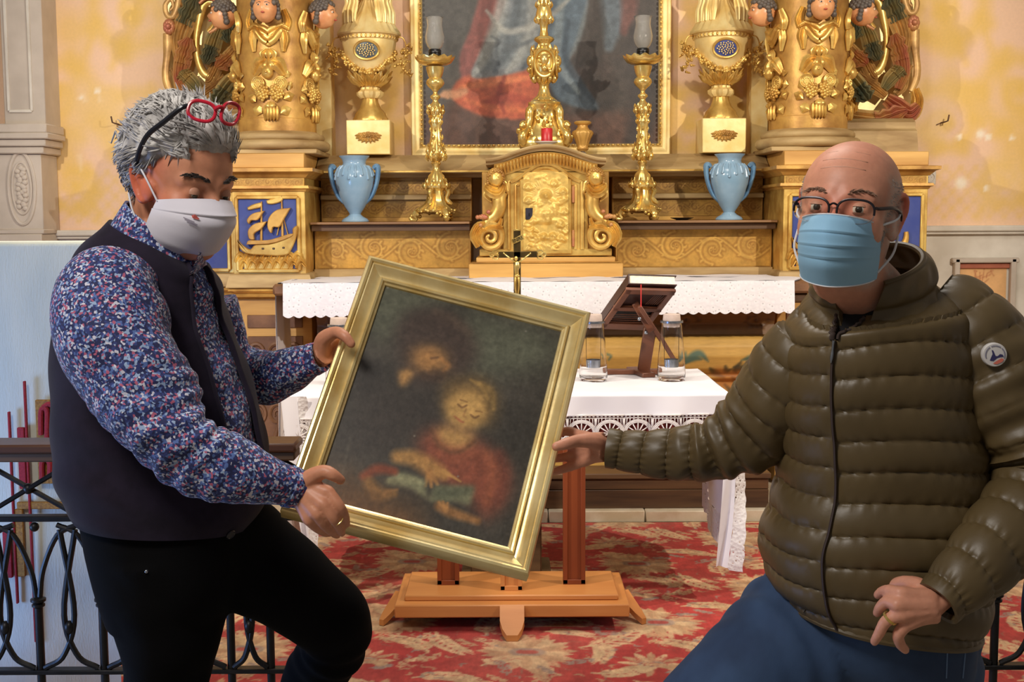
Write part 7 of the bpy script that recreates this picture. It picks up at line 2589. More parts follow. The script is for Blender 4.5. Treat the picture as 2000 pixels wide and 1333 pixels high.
while cnt < 2700:
    i, j = r3.integers(1, 88), r3.integers(0, 140)
    if hk_[i, j] < .02 or r3.random() > sin(min(pi / 2, .02 + i * 2.18 / 89)) + .1:
        continue
    p0, d0 = hp_[i, j], hn_[i, j]
    y, z = p0[1], p0[2]
    flow = np.array([p0[0] * .8, -1.0, .15]) if z > .06 else np.array([0, -.75, -.75])
    if y > .045 and z > .05:
        flow = np.array([-.55 + p0[0] * 2, -.6, .5])
    flow = nrm(flow + r3.normal(0, .10, 3) + .35 * np.array([sin(p0[1] * 70), 0, cos(p0[0] * 60)]))
    flow = nrm(flow - d0 * (flow @ d0))
    L = r3.uniform(.018, .034) if z > .03 else r3.uniform(.010, .018)
    up = r3.uniform(.0004, .0018)
    w = r3.uniform(.0009, .0022)
    pts = [p0 - d0 * .003, p0 + flow * L * .35 + d0 * (up + (L * .35) ** 2 / .46), p0 + flow * L * .75 + d0 * (up * .9 + (L * .75) ** 2 / .46), p0 + flow * L + d0 * (.0006 + L * L / .46)]
    tgt = dlocks if (r3.random() < (.05 if z > .02 else .35)) else locks
    tgt.tube([h1.w(q) for q in pts], np.array([w, w, w * .8, w * .15]) * h1.k, 5, flat=.5, up=h1.U if abs(d0[2]) > .5 else h1.L)
    cnt += 1
for k in range(170):
    x = r3.uniform(-.062, .062)
    y = r3.uniform(-.07, .078)
    i = int(np.argmin(np.sum((hp_.reshape(-1, 3)[:, :2] - (x, y)) ** 2, 1) + 10 * (hp_.reshape(-1, 3)[:, 2] < .05)))
    p0, d0 = hp_.reshape(-1, 3)[i], hd_.reshape(-1, 3)[i]
    if hk_.reshape(-1)[i] < .1:
        continue
    fl = nrm(np.array([.5 * sin(y * 40) - .3, -1, .1]))
    L = r3.uniform(.03, .055)
    pts = []
    for t in np.linspace(0, 1, 6):
        q = p0 + fl * L * t + np.array([.006 * sin(t * 5 + x * 60), 0, 0])
        j = int(np.argmin(np.sum((hp_.reshape(-1, 3)[:, :2] - q[:2]) ** 2, 1) + 10 * (hp_.reshape(-1, 3)[:, 2] < .0)))
        q[2] = hp_.reshape(-1, 3)[j, 2] + .0025 + .005 * sin(pi * t)
        pts.append(h1.w(q))
    w = r3.uniform(.0018, .0042)
    locks.tube(pts, np.array([w * .5, w, w, w * .8, w * .5, w * .1]) * h1.k, 6, flat=.5, up=h1.U)
o = locks.build('hair_locks', M['greyhair'], hair, 180)
o['kind'] = 'stuff'
o = dlocks.build('dark_hair_locks', M['darkgreyhair'], hair, 180)
o['kind'] = 'stuff'

# shirt, waistcoat, trousers
wr1, wr2 = wrinkle(1, .0045, 42, 3), wrinkle(2, .0035, 60, 4)
def sl_disp(t, a, s):
    el = np.exp(-((t - .55) / .16) ** 2)
    return wr1(t, a, s) * (.6 + 1.3 * el) + .003 * el * np.sin(s * 190 + 2 * np.sin(a * 2)) - .0015 * (t > .955)
g, _s = limb(slvR, 170, 72, sl_disp)
n = grid_normals(g)
end = g[-1] - n[-1] * .006
shirt = MB()
rs1 = [(a + .028 * (c - a), b, c - .012 * (c - a), d, t * .94, Y) for a, b, c, d, t, Y in rows1]
gt, at_ = rings(rs1, 90, 110)
nt = grid_normals(gt)
gt = gt + nt * (np.array([[.0022 * sin(i * .55 + 4 * sin(j * .11)) + .0016 * sin(i * .21 + j * .31) for j in range(110)] for i in range(90)]))[..., None]
shirt.grid(gt, cv=True, cap0=True, cap1=True)
torso_shirt = shirt.build('shirt', M['shirt'], LM, 60)
MB().grid(np.concatenate([g, end[None], (g[-4] - n[-4] * .008)[None]]), cv=True, cap0=True).build('sleeve', M['shirt'], torso_shirt, 60)
g2, _s = limb(slvL, 110, 60, lambda t, a, s: wr2(t, a, s) * (.8 + .6 * np.exp(-((t - .4) / .2) ** 2)))
n2 = grid_normals(g2)
MB().grid(np.concatenate([g2, (g2[-1] - n2[-1] * .005)[None], (g2[-4] - n2[-4] * .008)[None]]), cv=True, cap0=True).build('sleeve', M['shirt'], torso_shirt, 60)
for gg, nm in ((g, 'cuff'), (g2, 'cuff')):
    nn = grid_normals(gg)
    k0 = int(gg.shape[0] * (.90 if gg is g else .86))
    cg = gg[k0:] + nn[k0:] * .0022
    MB().grid(np.concatenate([cg[:1] - nn[k0:k0 + 1] * .004, cg, cg[-1:] - nn[-1:] * .006]), cv=True).build(nm, M['shirt'], torso_shirt, 60)
# collar
cr_ = [(248, 392, 392, 492, .145, 2.11), (240, 404, 397, 504, .15, 2.11), (228, 424, 402, 522, .165, 2.115), (214, 446, 408, 548, .185, 2.12)]
gc, ac = rings(cr_, 16, 90, 2.0)
band('collar', gc, lambda i, j: True, M['shirt'], torso_shirt, .004)
for pts in (((392, 492), (402, 520), (388, 566), (372, 540)), ((360, 510), (386, 520), (396, 548), (366, 590), (346, 548))):
    q = [hit(torso_shirt, *p)[0] + np.array([0, -.010, 0]) for p in pts]
    c = sum(q) / len(q)
    m = MB()
    m.add(np.array(q + [k + np.array([.002, .006, -.001]) for k in q]), [tuple(range(len(q))), tuple(range(2 * len(q) - 1, len(q) - 1, -1))] + [(i, (i + 1) % len(q), len(q) + (i + 1) % len(q), len(q) + i) for i in range(len(q))])
    m.build('collar_point', M['shirt'], torso_shirt, 0)
# waistcoat: open from the near edge to the far edge, armholes cut away by the sleeves
gv, av = rings(rows1, 110, 150)
nv = grid_normals(gv)
gv = gv + nv * .004 + nv * np.array([[.0016 * sin(i * .35 + 3 * sin(j * .08)) for j in range(150)] for i in range(110)])[..., None]
lo_a, hi_a = R(-40), R(-9)
band('waistcoat', gv, lambda i, j: not (lo_a < av[j] < hi_a - .0 and i < 92) and not (i < 4), M['vest'], LM, .006)
vest = bpy.data.objects['waistcoat']
def vest_edge(ang, i0, i1, off):
    j = int(np.argmin(np.abs(av - ang)))
    return [gv[i, j] + nv[i, j] * off for i in range(i0, i1, 3)]
MB().tube(vest_edge(lo_a, 5, 92, .002), .0045, 8, flat=.6).build('edge_binding', M['vest'], vest)
MB().tube(vest_edge(hi_a, 5, 92, .002), .0045, 8, flat=.6).build('edge_binding', M['vest'], vest)
# near armhole binding where the sleeve comes out
q = limb(slvR, 170, 72)[0]
mA = []
for a in np.linspace(0, 2 * pi, 40, endpoint=False):
    mA.append(P(232 + 104 * cos(a) - 26 * sin(a), 590 + 98 * sin(a), 2.02))
for px, py in ((446, 744), (457, 826), (450, 1044)):
    p, nn = hit(vest, px, py)
    t1 = nrm(np.cross(nn, EZ))
    t2 = np.cross(nn, t1)
    an = np.arange(20) * 2 * pi / 20
    m = MB()
    m.grid(np.array([[p + nn * hh + rr * (cos(k) * t1 + sin(k) * t2) for k in an] for rr, hh in ((.0085, -.001), (.009, .002), (.0075, .0035), (.006, .002), (.0001, .002))]), cv=True)
    m.build('button', simple('dark_horn_button', (34, 32, 40), None, rough=.3), vest)
wt = wrinkle(5, .004, 40, 3)
tr = MB()
gl, _s = limb(legN, 120, 60, lambda t, a, s: wt(t, a, s))
tr.grid(gl, cv=True, cap0=True, cap1=True)
wk = wrinkle(6, .004, 40, 3)
gl, _s = limb(legF, 150, 60, lambda t, a, s: wk(t, a, s) + .004 * np.exp(-((t - .58) / .08) ** 2) * np.sin(s * 160) * (np.cos(a) > -2))
tr.grid(gl, cv=True, cap0=True, cap1=True)
gp, _ = rings([(158, 985, 495, 993, .26, 2.14), (168, 1030, 495, 1042, .265, 2.14), (178, 1080, 496, 1096, .27, 2.145), (196, 1150, 465, 1160, .25, 2.145), (215, 1215, 430, 1220, .2, 2.145)], 24, 60)
tr.grid(gp, cv=True, cap0=True, cap1=True)
trs = remeshed('trousers', tr, .006, None, M['blackdenim'], LM, 6)
bpy.context.view_layer.update()
p, nn = hit(trs, 286, 1117)
MB().ell(p, .0034, n=(10, 8)).build('rivet', M['steel'], trs)
for (px, py, Y, dx, zf_) in ((345, 2250, 2.2, .13, -.15), (560, 1625, 2.47, .13, .27)):
    a = P(px, py, Y)
    a[2] = zf_
    m = MB()
    m.tube([a + (-.07, 0, .05), a + (0, 0, .055), a + (.09, -.01, .042), a + (.17, -.02, .034), a + (.20, -.02, .03)], [.042, .05, .046, .034, .022], 14, smooth=20)
    v = m.v[0]
    v[:, 2] = np.maximum(v[:, 2], zf_ + .002)
    m.build('shoe', M['leathershoe'], LM, 60)

# white fabric mask
mk = mask_grid(h1, [(0, .103, -.002), (.12, .118, -.014), (.25, .131, -.028), (.36, .134, -.044), (.62, .118, -.076), (.85, .098, -.104), (1, .070, -.114)],
               [(0, .040, -.022), (.5, .030, -.055), (1, .018, -.088)], .072, [(.25, .0035)], (60, 70))
mg = h1.w(mk)
msk = MB()
inner = h1.w(mk - np.array([0, .003, 0]))
msk.grid(mg)
msk.grid(inner)
mask1 = msk.build('face_mask', M['mask_white'], LM, 180, recalc=False)
for sg in (-1, 1):
    for v0, e in ((2, (.0, .040)), (57, (-.016, -.030))):
        a = h1.loc(mg[v0, 0 if sg < 0 else -1])
        sd = np.sign(a[0])
        pts = [a, a * .45 + np.array([sd * .080, -.012 + e[0], e[1]]) * .55 + (sd * .006, 0, 0), np.array([sd * .083, -.022 + e[0] * .3, e[1] * .85])]
        MB().tube([h1.w(q) for q in pts], .0016, 6, smooth=14).build('ear_loop', M['elastic'], mask1)
# the small print on the mask: a red mark over three grey lines
def on_mask(px, py):
    p, nn = hit(mask1, px, py)
    return p - nrm(p - CAM) * .0028
def quad(name, pts, mat, parent):
    q = np.array([on_mask(*p) for p in pts])
    return MB().add(q, [tuple(range(len(q)))]).build(name, mat, parent, 0)
mr = simple('mask_red_print', (196, 92, 84), None, rough=.8)
mgr = simple('mask_grey_print', (150, 142, 156), None, rough=.8)
quad('red_mark', ((374, 421), (381, 419), (390, 428), (386, 429), (376, 426)), mr, mask1)
for k in range(3):
    x0, y0, l = 358 + 4 * k, 424 + 4.6 * k, (22, 24, 18)[k]
    quad('print_line', ((x0, y0), (x0 + l, y0 + l * .42), (x0 + l, y0 + l * .42 + 2.2), (x0, y0 + 2.2)), mgr, mask1)

# red reading glasses pushed up into the hair
gl1 = thing('red_eyeglasses', "red rimmed reading glasses with dark temples pushed up on the grey-haired man's head", 'glasses', P(420, 215, 2.03))
M['redframe'] = simple('red_acetate', (204, 34, 58), (184, 26, 48), 20, .25)
M['darkframe'] = simple('dark_blue_acetate', (24, 26, 36), None, rough=.3)
M['lens'] = Mat('spectacle_lens').set(Base_Color=(1, 1, 1), Roughness=.0, Transmission_Weight=1.0, IOR=1.05).m
def eyeglass_rim(parent, cx, cy, rx, ry, Yc, rot, th, mat, dY=(0, 0)):
    a = np.arange(40) * 2 * pi / 40
    pts = []
    for q in a:
        ex_, ey_ = np.sign(cos(q)) * abs(cos(q)) ** .8 * rx, np.sign(sin(q)) * abs(sin(q)) ** .8 * ry
        x, y = ex_ * cos(rot) - ey_ * sin(rot), ex_ * sin(rot) + ey_ * cos(rot)
        pts.append(P(cx + x, cy + y, Yc + dY[0] * x / 30 + dY[1] * y / 30))
    o = MB().tube(np.array(pts), th, 8, closed=True).build('rim', mat, parent)
    c = sum(pts) / len(pts)
    MB().add([c] + pts, [(0, i + 1, (i + 1) % 40 + 1) for i in range(40)]).build('lens', M['lens'], o, 180)
eyeglass_rim(gl1, 394, 217, 27, 19, 1.985, .25, .0030, M['redframe'], (.004, -.006))
eyeglass_rim(gl1, 450, 222, 17, 21, 2.005, .3, .0030, M['redframe'], (.030, -.006))
MB().tube([P(420, 214, 1.985), P(428, 209, 1.982), P(436, 211, 1.99)], .0034, 8, smooth=10).build('bridge', M['redframe'], gl1)
MB().tube([P(368, 206, 1.985), P(352, 212, 1.98), P(320, 238, 1.985), P(290, 262, 1.995), P(274, 290, 2.01), P(266, 318, 2.035)], [.0036, .0042, .0044, .0044, .0042, .004], 8, smooth=30).build('temple', M['darkframe'], gl1)
MB().tube([P(465, 226, 2.02), P(462, 232, 2.08), P(440, 250, 2.16)], .003, 8, smooth=14).build('temple', M['darkframe'], gl1)
# thin gold ring on the right hand
p, nn = hit(lbody, 655, 1013)
ax_ = nrm(P(664, 1026, 1.95) - P(654, 1012, 1.94))
e1 = nrm(np.cross(ax_, nn))
e2 = np.cross(ax_, e1)
c = P(657, 1016, 1.9425)
MB().tube(np.array([c + .0115 * (cos(q) * e1 + sin(q) * e2) for q in np.arange(24) * 2 * pi / 24]), .0011, 6, closed=True).build('finger_ring', M['gold_bright'], LM)
# ------------------------------------------------------------------ the bald man on the right
RM = thing('person', 'bald man with glasses, blue surgical mask and olive quilted jacket, one hand on his hip', 'person', (.62, 2.05, -.15))
h2 = Head(P(1657, 421, 1.90), R(-27), R(7), R(-4), .945)
RMB = MB()
h2.mesh(RMB)
RMB.tube([h2.wp(0, -.03, -.02), h2.wp(0, -.035, -.085), P(1702, 590, 1.96), P(1712, 660, 1.98)], [.062, .058, .062, .08], 20, smooth=20)
rows2 = [(1600, 585, 1806, 548, .17, 1.965), (1568, 612, 1850, 572, .23, 1.97), (1540, 648, 1880, 612, .27, 1.98), (1524, 705, 1894, 690, .295, 1.99), (1521, 785, 1902, 780, .31, 2.0), (1525, 865, 1912, 862, .315, 2.01),
         (1524, 930, 1922, 938, .32, 2.02), (1508, 985, 1933, 1000, .335, 2.02), (1490, 1040, 1932, 1060, .345, 2.02), (1493, 1092, 1926, 1118, .345, 2.02), (1506, 1136, 1916, 1176, .34, 2.02), (1532, 1172, 1902, 1226, .325, 2.02)]
g, _a = rings([(a + .25 * (c - a), b + (26 if b < 700 else 0), c - .25 * (c - a), d + (26 if b < 700 else 0), t * .5, Y) for a, b, c, d, t, Y in rows2] + [(1640, 1240, 1810, 1290, .14, 2.03)], 40, 40)
RMB.grid(g, cv=True, cap0=True, cap1=True)
sR = [(1592, 672, 2.0, 84), (1548, 740, 2.02, 95), (1484, 828, 2.06, 84), (1402, 876, 2.10, 63), (1345, 886, 2.12, 54), (1290, 887, 2.135, 48), (1235, 882, 2.15, 42), (1187, 876, 2.16, 37)]
sL = [(1818, 590, 1.985, 66), (1866, 624, 1.97, 88), (1918, 690, 1.95, 104), (1974, 785, 1.93, 104), (2024, 880, 1.92, 96), (2030, 958, 1.90, 92), (1992, 1018, 1.87, 90), (1944, 1068, 1.84, 80), (1884, 1130, 1.81, 64), (1832, 1180, 1.79, 48)]
for sl, wr in ((sR, (1172, 874, 2.162)), (sL, (1818, 1188, 1.79))):
    g, _s = limb([(a, b, Y, r * .42) for a, b, Y, r in sl] + [(wr[0], wr[1], wr[2], 27)], 40, 20)
    RMB.grid(g, cv=True, cap0=True, cap1=True)
lR = [(1640, 1200, 2.06, 150), (1550, 1262, 2.03, 142), (1452, 1335, 1.99, 120), (1345, 1430, 1.95, 98), (1290, 1500, 1.93, 86), (1262, 1620, 1.96, 74), (1255, 1850, 2.02, 62), (1250, 2270, 2.10, 46)]
lL = [(1768, 1215, 2.06, 148), (1790, 1333, 2.07, 128), (1802, 1500, 2.08, 104), (1806, 1680, 2.08, 78), (1808, 1900, 2.10, 64), (1806, 2270, 2.12, 48)]
for lg in (lR, lL):
    g, _s = limb([(a, b, Y, r * .4) for a, b, Y, r in lg], 40, 20)
    RMB.grid(g, cv=True, cap0=True, cap1=True)
# right hand at the right edge of the frame: thumb in front, fingers behind
hand(RMB, (1176, 874, 2.162), [(1134, 852, 2.185), (1128, 870, 2.195), (1130, 886, 2.197), (1138, 902, 2.19)],
     [[(1112, 843, 2.20), (1092, 846, 2.205), (1076, 850, 2.205)], [(1104, 868, 2.21), (1084, 872, 2.212), (1068, 876, 2.21)], [(1106, 893, 2.205), (1086, 896, 2.206), (1070, 899, 2.205)], [(1114, 912, 2.192), (1096, 918, 2.19), (1082, 922, 2.188)]],
     [(1160, 862, 2.145), (1128, 862, 2.125), (1104, 868, 2.105), (1086, 873, 2.098)], 1.0)
# left hand resting on the hip
hand(RMB, (1822, 1184, 1.79), [(1758, 1160, 1.785), (1752, 1182, 1.775), (1757, 1202, 1.775), (1772, 1218, 1.782)],
     [[(1738, 1154, 1.80), (1724, 1156, 1.815), (1714, 1163, 1.825)], [(1733, 1176, 1.79), (1720, 1186, 1.80), (1713, 1198, 1.81)], [(1731, 1214, 1.782), (1717, 1238, 1.79), (1708, 1254, 1.80)], [(1755, 1240, 1.785), (1758, 1258, 1.795), (1768, 1270, 1.805)]],
     [(1800, 1152, 1.81), (1772, 1140, 1.83), (1752, 1142, 1.845), (1738, 1148, 1.855)], 1.04)
def rcol(co):
    l = h2.loc(co)
    inh = (np.linalg.norm(l, axis=1) < .17) & (l[:, 2] > -.15)
    c = np.tile(np.array([216., 152., 124.]), (len(co), 1))
    rr = np.random.default_rng(2).random(len(co))
    dome = np.clip((l[:, 2] - .05) / .06, 0, 1) * inh
    c += dome[:, None] * np.array([8, 2, 2])
    ear = np.exp(-((np.abs(l[:, 0]) - .086) / .013) ** 2) * (np.abs(l[:, 2]) < .05) * inh
    c += ear[:, None] * np.array([2, -30, -26])
    nose = np.exp(-((l[:, 0]) ** 2 + (l[:, 1] - .10) ** 2 + (l[:, 2] + .01) ** 2) / .035 ** 2) * inh
    c += nose[:, None] * np.array([0, -22, -20])
    # cropped grey hair at the back and sides, white stubble along the jaw
    side = np.clip((np.abs(l[:, 0]) - .052) / .014, 0, 1) * np.clip((.050 - l[:, 1]) / .015, 0, 1) * np.clip((.070 - l[:, 2]) / .02, 0, 1) * np.clip((l[:, 2] + .075) / .02, 0, 1) * np.clip((.083 - np.abs(l[:, 0])) / .004, 0, 1)
    back = np.clip((-.02 - l[:, 1]) / .02, 0, 1) * np.clip((.06 - l[:, 2]) / .02, 0, 1)
    hr = np.clip(side + back, 0, 1) * inh * (.35 + .5 * rr)
    c = c * (1 - hr[:, None]) + np.array([188., 176., 168.]) * hr[:, None]
    jaw = np.clip((-.045 - l[:, 2]) / .02, 0, 1) * np.clip((l[:, 1] + .02) / .02, 0, 1) * np.clip((l[:, 2] + .125) / .02, 0, 1) * inh
    jw = jaw * (.4 + .5 * rr)
    c = c * (1 - jw[:, None]) + np.array([206., 194., 186.]) * jw[:, None]
    return c
rbody = remeshed('body', RMB, .0029, rcol, M['skin'], RM, 2)
eyes(h2, rbody, (.12, .98, -.05), .30)
for sg in (-1, 1):
    m = MB()
    r3 = np.random.default_rng(41)
    for i in range(46):
        t = i / 45
        x, z = sg * (.016 + .036 * t), .024 + .006 * sin(t * 2.6)
        p0 = h2.surf(x, z + r3.normal(0, .0014))
        d = np.array([sg * .006, .001, .002 - .004 * t]) + r3.normal(0, .0012, 3)
        m.tube([h2.w(p0), h2.w(p0 + d * .6 + (0, .0015, 0)), h2.w(p0 + d * 1.2)], [.0008, .0007, .0002], 4)
    o = m.build('eyebrow', simple('grey_brown_brow', (140, 108, 88), None, rough=.8), rbody)
    o['kind'] = 'stuff'
m = MB()
for k, zz_ in enumerate((.062, .076, .090)):
    pts = [h2.surf(x, zz_ + .004 * cos(x * 40), -.0004) for x in np.linspace(-.035, .035, 12)]
    m.tube(h2.w(np.array(pts)), .0011 * (1 - .15 * k), 5)
m.build('forehead_crease', M['lid'], rbody, 180)
# short cropped hair beside the ears
m = MB()
r3 = np.random.default_rng(43)
gn = nrm
cnt = 0
while cnt < 1500:
    i, j = r3.integers(20, 120), r3.integers(0, 190)
    p0 = HEAD[i, j]
    if p0[1] > .035 or p0[2] > .058 or p0[2] < -.06 or (abs(p0[0]) < .05 and p0[1] > -.03) or (p0[1] > -.03 and p0[2] < -.02 and p0[1] < .01):
        continue
    d0 = nrm(p0)
    q = p0 + d0 * .0028 + np.array([0, -.002, -.002])
    m.tube([h2.w(p0), h2.w(q)], [.0006, .0003], 3, caps=False)
    cnt += 1
o = m.build('cropped_hair', simple('silver_stubble', (206, 200, 196), (164, 158, 156), 60, .6), RM, 180)
o['kind'] = 'stuff'

# quilted down jacket
wj = wrinkle(11, .0022, 46, 5)
NR, NM = 260, 150
gj, aj = rings(rows2, NR, NM, 2.4, np.concatenate([np.linspace(.42, 0, 50), np.zeros(NR - 50)]))
nj = grid_normals(gj)
arc = np.concatenate([[0], np.cumsum(np.linalg.norm(np.diff(gj.mean(axis=1), axis=0), axis=1))])
ZIP = R(-128)
dz = np.zeros((NR, NM))
for j in range(NM):
    a = aj[j]
    # seams drop a little away from the zip and do not quite meet across it
    ph = .006 * sin(3 * a) + (.010 if a < ZIP else 0)
    dz[:, j] = puff(arc, .0515, .0085, ph + .02)
    seam = np.exp(-(((arc + ph + .02) % .0515) / .012) ** 2) + np.exp(-((.0515 - (arc + ph + .02) % .0515) / .012) ** 2)
    dz[:, j] += .0016 * seam * np.sin(a * 46 + 3 * np.sin(arc * 40)) + wj(0, a, arc) * .8
zd = np.abs(((aj - ZIP + pi) % (2 * pi)) - pi)
dz *= np.clip(zd / .05, .25, 1)[None, :]
gj = gj + nj * dz[..., None]
jk = MB()
def keepj(i, j):
    t = i / NR
    open_w = .02 + .26 * np.clip(1 - t / .20, 0, 1)
    return not (zd[j] < open_w and t < .20)
jacket = band('quilted_jacket', gj, keepj, M['nylon'], RM, .006)
jz = int(np.argmin(zd))
M['zipcloth'] = simple('dark_zip_tape', (58, 44, 38), None, rough=.6)
def zip_line(off, i0, i1, st=3, dj=0):
    return [gj[i, jz + dj] + nj[i, jz + dj] * off for i in range(i0, i1, st)]
zp = MB().tube(zip_line(.002, int(NR * .20), NR - 2), .0048, 8, flat=.5).build('zip', M['zipcloth'], jacket)
dzj = max(1, int(.14 / (2 * pi / NM)))
for s2 in (-1, 1):
    pts = []
    for i in range(6, int(NR * .21), 3):
        k = s2 * (.02 + .26 * np.clip(1 - (i / NR) / .20, 0, 1)) / (2 * pi / NM)
        jj = int(round(jz + k))
        pts.append(gj[i, jj] + nj[i, jj] * .001)
    MB().tube(pts, .0046, 8, flat=.6).build('zip_tape', M['zipcloth'], zp)
pz_ = zip_line(.007, int(NR * .20), int(NR * .20) + 16, 3)
MB().tube(pz_, [.0036, .003, .0028, .0042, .0042, .002], 8, flat=.6).build('zip_pull', M['steel'], zp)
# lining seen in the open neck, over a black jumper
gn_, an_ = rings([(a + .03 * (c - a), b, c - .03 * (c - a), d, t * .93, Y) for a, b, c, d, t, Y in rows2[:6]], 30, 60, 2.3, np.linspace(.42, 0, 30))
gq_, _ = rings([(1634, 584, 1782, 552, .132, 1.955), (1622, 596, 1796, 562, .152, 1.96), (1606, 612, 1816, 580, .18, 1.965), (1590, 645, 1836, 615, .22, 1.975)], 24, 60, 2.2, .34)
MB().grid(gn_, cv=True, cap0=False, cap1=True).grid(gq_, cv=True, cap0=False, cap1=False).build('jumper', M['darkcloth'], RM, 180)
# stand-up collar, open in front
crow = [(1596, 548, 1806, 488, .178, 1.955), (1590, 562, 1814, 504, .186, 1.957), (1586, 580, 1822, 526, .192, 1.96), (1590, 596, 1822, 552, .19, 1.963), (1588, 612, 1832, 574, .205, 1.966), (1582, 632, 1844, 598, .225, 1.968)]
gc, ac = rings(crow, 40, 110, 2.1, .30)
nc = grid_normals(gc)
cz_ = np.array([[.0065 * abs(sin(pi * i / 19.5)) ** .6 + .0022 * sin(j * .8 + i * .2) * abs(sin(pi * i / 20)) - .004 for j in range(110)] for i in range(40)])
gc = gc + nc * cz_[..., None]
g3 = np.zeros((40, 111, 3))
for i in range(40):
    lo_, hi_ = -.22 - .2 * (1 - i / 40), .06 + .42 * (1 - i / 40)
    ang = R(-122) + np.linspace(hi_, 2 * pi + lo_, 110)
    f = ((ang + pi) / (2 * pi) * 110) % 110
    for c in range(3):
        g3[i, :110, c] = np.interp(f, np.arange(111), np.append(gc[i, :, c], gc[i, 0, c]))
    g3[i, 110] = g3[i, 109]
ctr_ = gc.mean(axis=1, keepdims=True)
n3 = g3 - ctr_
n3[..., 2] *= .2
n3 /= np.linalg.norm(n3, axis=-1)[..., None]
g4 = np.concatenate([g3[:, :110], (g3 - n3 * .010)[:, 109::-1]], axis=1)
MB().grid(g4, cv=True, cap0=False, cap1=False).build('collar', M['nylon'], jacket, 60)
MB().tube(g3[0, :110:2] - n3[0, :110:2] * .005, .0055, 8).build('collar_edge', M['nylon'], jacket)
hm = [gj[-1, j] - nj[-1, j] * .004 for j in range(0, NM, 3)]
MB().tube(np.array(hm), .006, 8, closed=True).build('hem', M['nylon'], jacket)
M['patchwhite'] = simple('white_badge', (206, 202, 200), None, rough=.7)
for nm, sl, pitch, seed in (('sleeve', sR, .044, 12), ('sleeve', sL, .050, 13)):
    w1 = wrinkle(seed, .003, 50, 4)
    def dsp(t, a, s):
        el = np.exp(-((t - .40) / .16) ** 2)
        x = ((s + .004 * np.sin(a)) % pitch) / pitch
        sm_ = np.exp(-(np.minimum(x, 1 - x) / .2) ** 2)
        return puff(s + .004 * np.sin(a), pitch, .0066) + w1(t, a, s) * (.5 + 1.6 * el) + .0014 * sm_ * np.sin(a * 21 + s * 60) + .0045 * el * np.sin(s * 150 + 3 * np.sin(a + 1))
    g, s_ = limb(sl, 260, 84, dsp)
    n = grid_normals(g)
    o = MB().grid(np.concatenate([g, (g[-1] - n[-1] * .007)[None], (g[-6] - n[-6] * .010)[None]]), cv=True, cap0=True).build(nm, M['nylon'], jacket, 60)
    if sl is sL:
        sleeve_left = o
# round badge on the left sleeve: white, a blue peak and a red stroke
bpy.context.view_layer.update()
bc, bn = hit(sleeve_left, 1941, 693)
bn = nrm(np.array([bn[0] * .6, -1, bn[2] * .4]))
bx = nrm(np.cross(bn, EZ)) * -1
bx = nrm(np.cross(EZ, bn)) if bx[0] < 0 else bx
by = np.cross(bn, bx)
by = by if by[2] > 0 else -by
kb = 1 / S(bc[1])
a = np.arange(40) * 2 * pi / 40
def bpt(x, y, h):
    return bc + bx * x * kb + by * y * kb + bn * h
def bdome(x, y):
    return .0065 - .000004 * (x * x + y * y)
m = MB()
m.grid(np.array([[bpt(r * cos(q), r * sin(q), hh) for q in a] for r, hh in ((23.5, -.006), (23.5, .005), (22, .0065), (11, .0072), (.05, .0074))]), cv=True)
badge = m.build('round_badge', M['patchwhite'], jacket, 40, label='round white badge with a blue peak and a red stroke')
def bshape(name, pts, col, h):
    q = [bpt(x, y, .0074 + h) for x, y in pts]
    MB().add(q, [tuple(range(len(q)))]).build(name, simple(name + '_thread', col, None, rough=.7), badge, 0)
bshape('blue_peak', ((-10, -11), (-5, 2), (-7, 10), (-4, 9), (1, -2), (5, -2), (9, 2), (14, 1), (16, -3), (10, -4), (4, -6), (-3, -12)), (48, 46, 92), .0004)
bshape('red_stroke', ((-4, -17), (2, -12), (12, -6), (17, -8), (14, -13), (4, -18)), (206, 110, 92), .0006)
m = MB()
for k in range(26):
    q = -.3 + k * (pi + .6) / 25
    if k in (8, 16):
        continue
    ctr = (18 * cos(q), 18 * sin(q))
    m.add([bpt(ctr[0] + dx, ctr[1] + dy, .0078) for dx, dy in ((-1, -1.4), (1, -1.4), (1, 1.4), (-1, 1.4))], [(0, 1, 2, 3)])
o = m.build('badge_lettering', simple('grey_blue_thread', (128, 126, 146), None, rough=.7), badge, 0)
o['kind'] = 'stuff'
# jeans
jn = MB()
wd_ = wrinkle(21, .004, 34, 3)
g, s_ = limb(lR, 200, 90, lambda t, a, s: wd_(t, a, s) + .0045 * np.exp(-((t - .13) / .12) ** 2) * np.sin(s * 120 + 4 * np.sin(a + .6)))
jn.grid(g, cv=True, cap0=True, cap1=True)
wd2 = wrinkle(22, .004, 34, 3)
g, s_ = limb(lL, 160, 80, lambda t, a, s: wd2(t, a, s) + .0035 * np.exp(-((t - .12) / .1) ** 2) * np.sin(s * 110 + 3 * np.sin(a)))
jn.grid(g, cv=True, cap0=True, cap1=True)
g, _ = rings([(1545, 1120, 1890, 1160, .29, 2.03), (1540, 1180, 1895, 1225, .30, 2.03), (1540, 1240, 1892, 1285, .29, 2.04), (1600, 1310, 1880, 1345, .26, 2.05)], 24, 70)
jn.grid(g, cv=True, cap0=True, cap1=True)
jeans = remeshed('jeans', jn, .006, None, M['denim'], RM, 5)
for px, py in ((1568, 1250), (1815, 1300)):
    p, nn = hit(jeans, px, py)
bpy.context.view_layer.update()
M['stitch'] = simple('pale_denim_seam', (104, 130, 168), None, rough=.9)
m = MB()
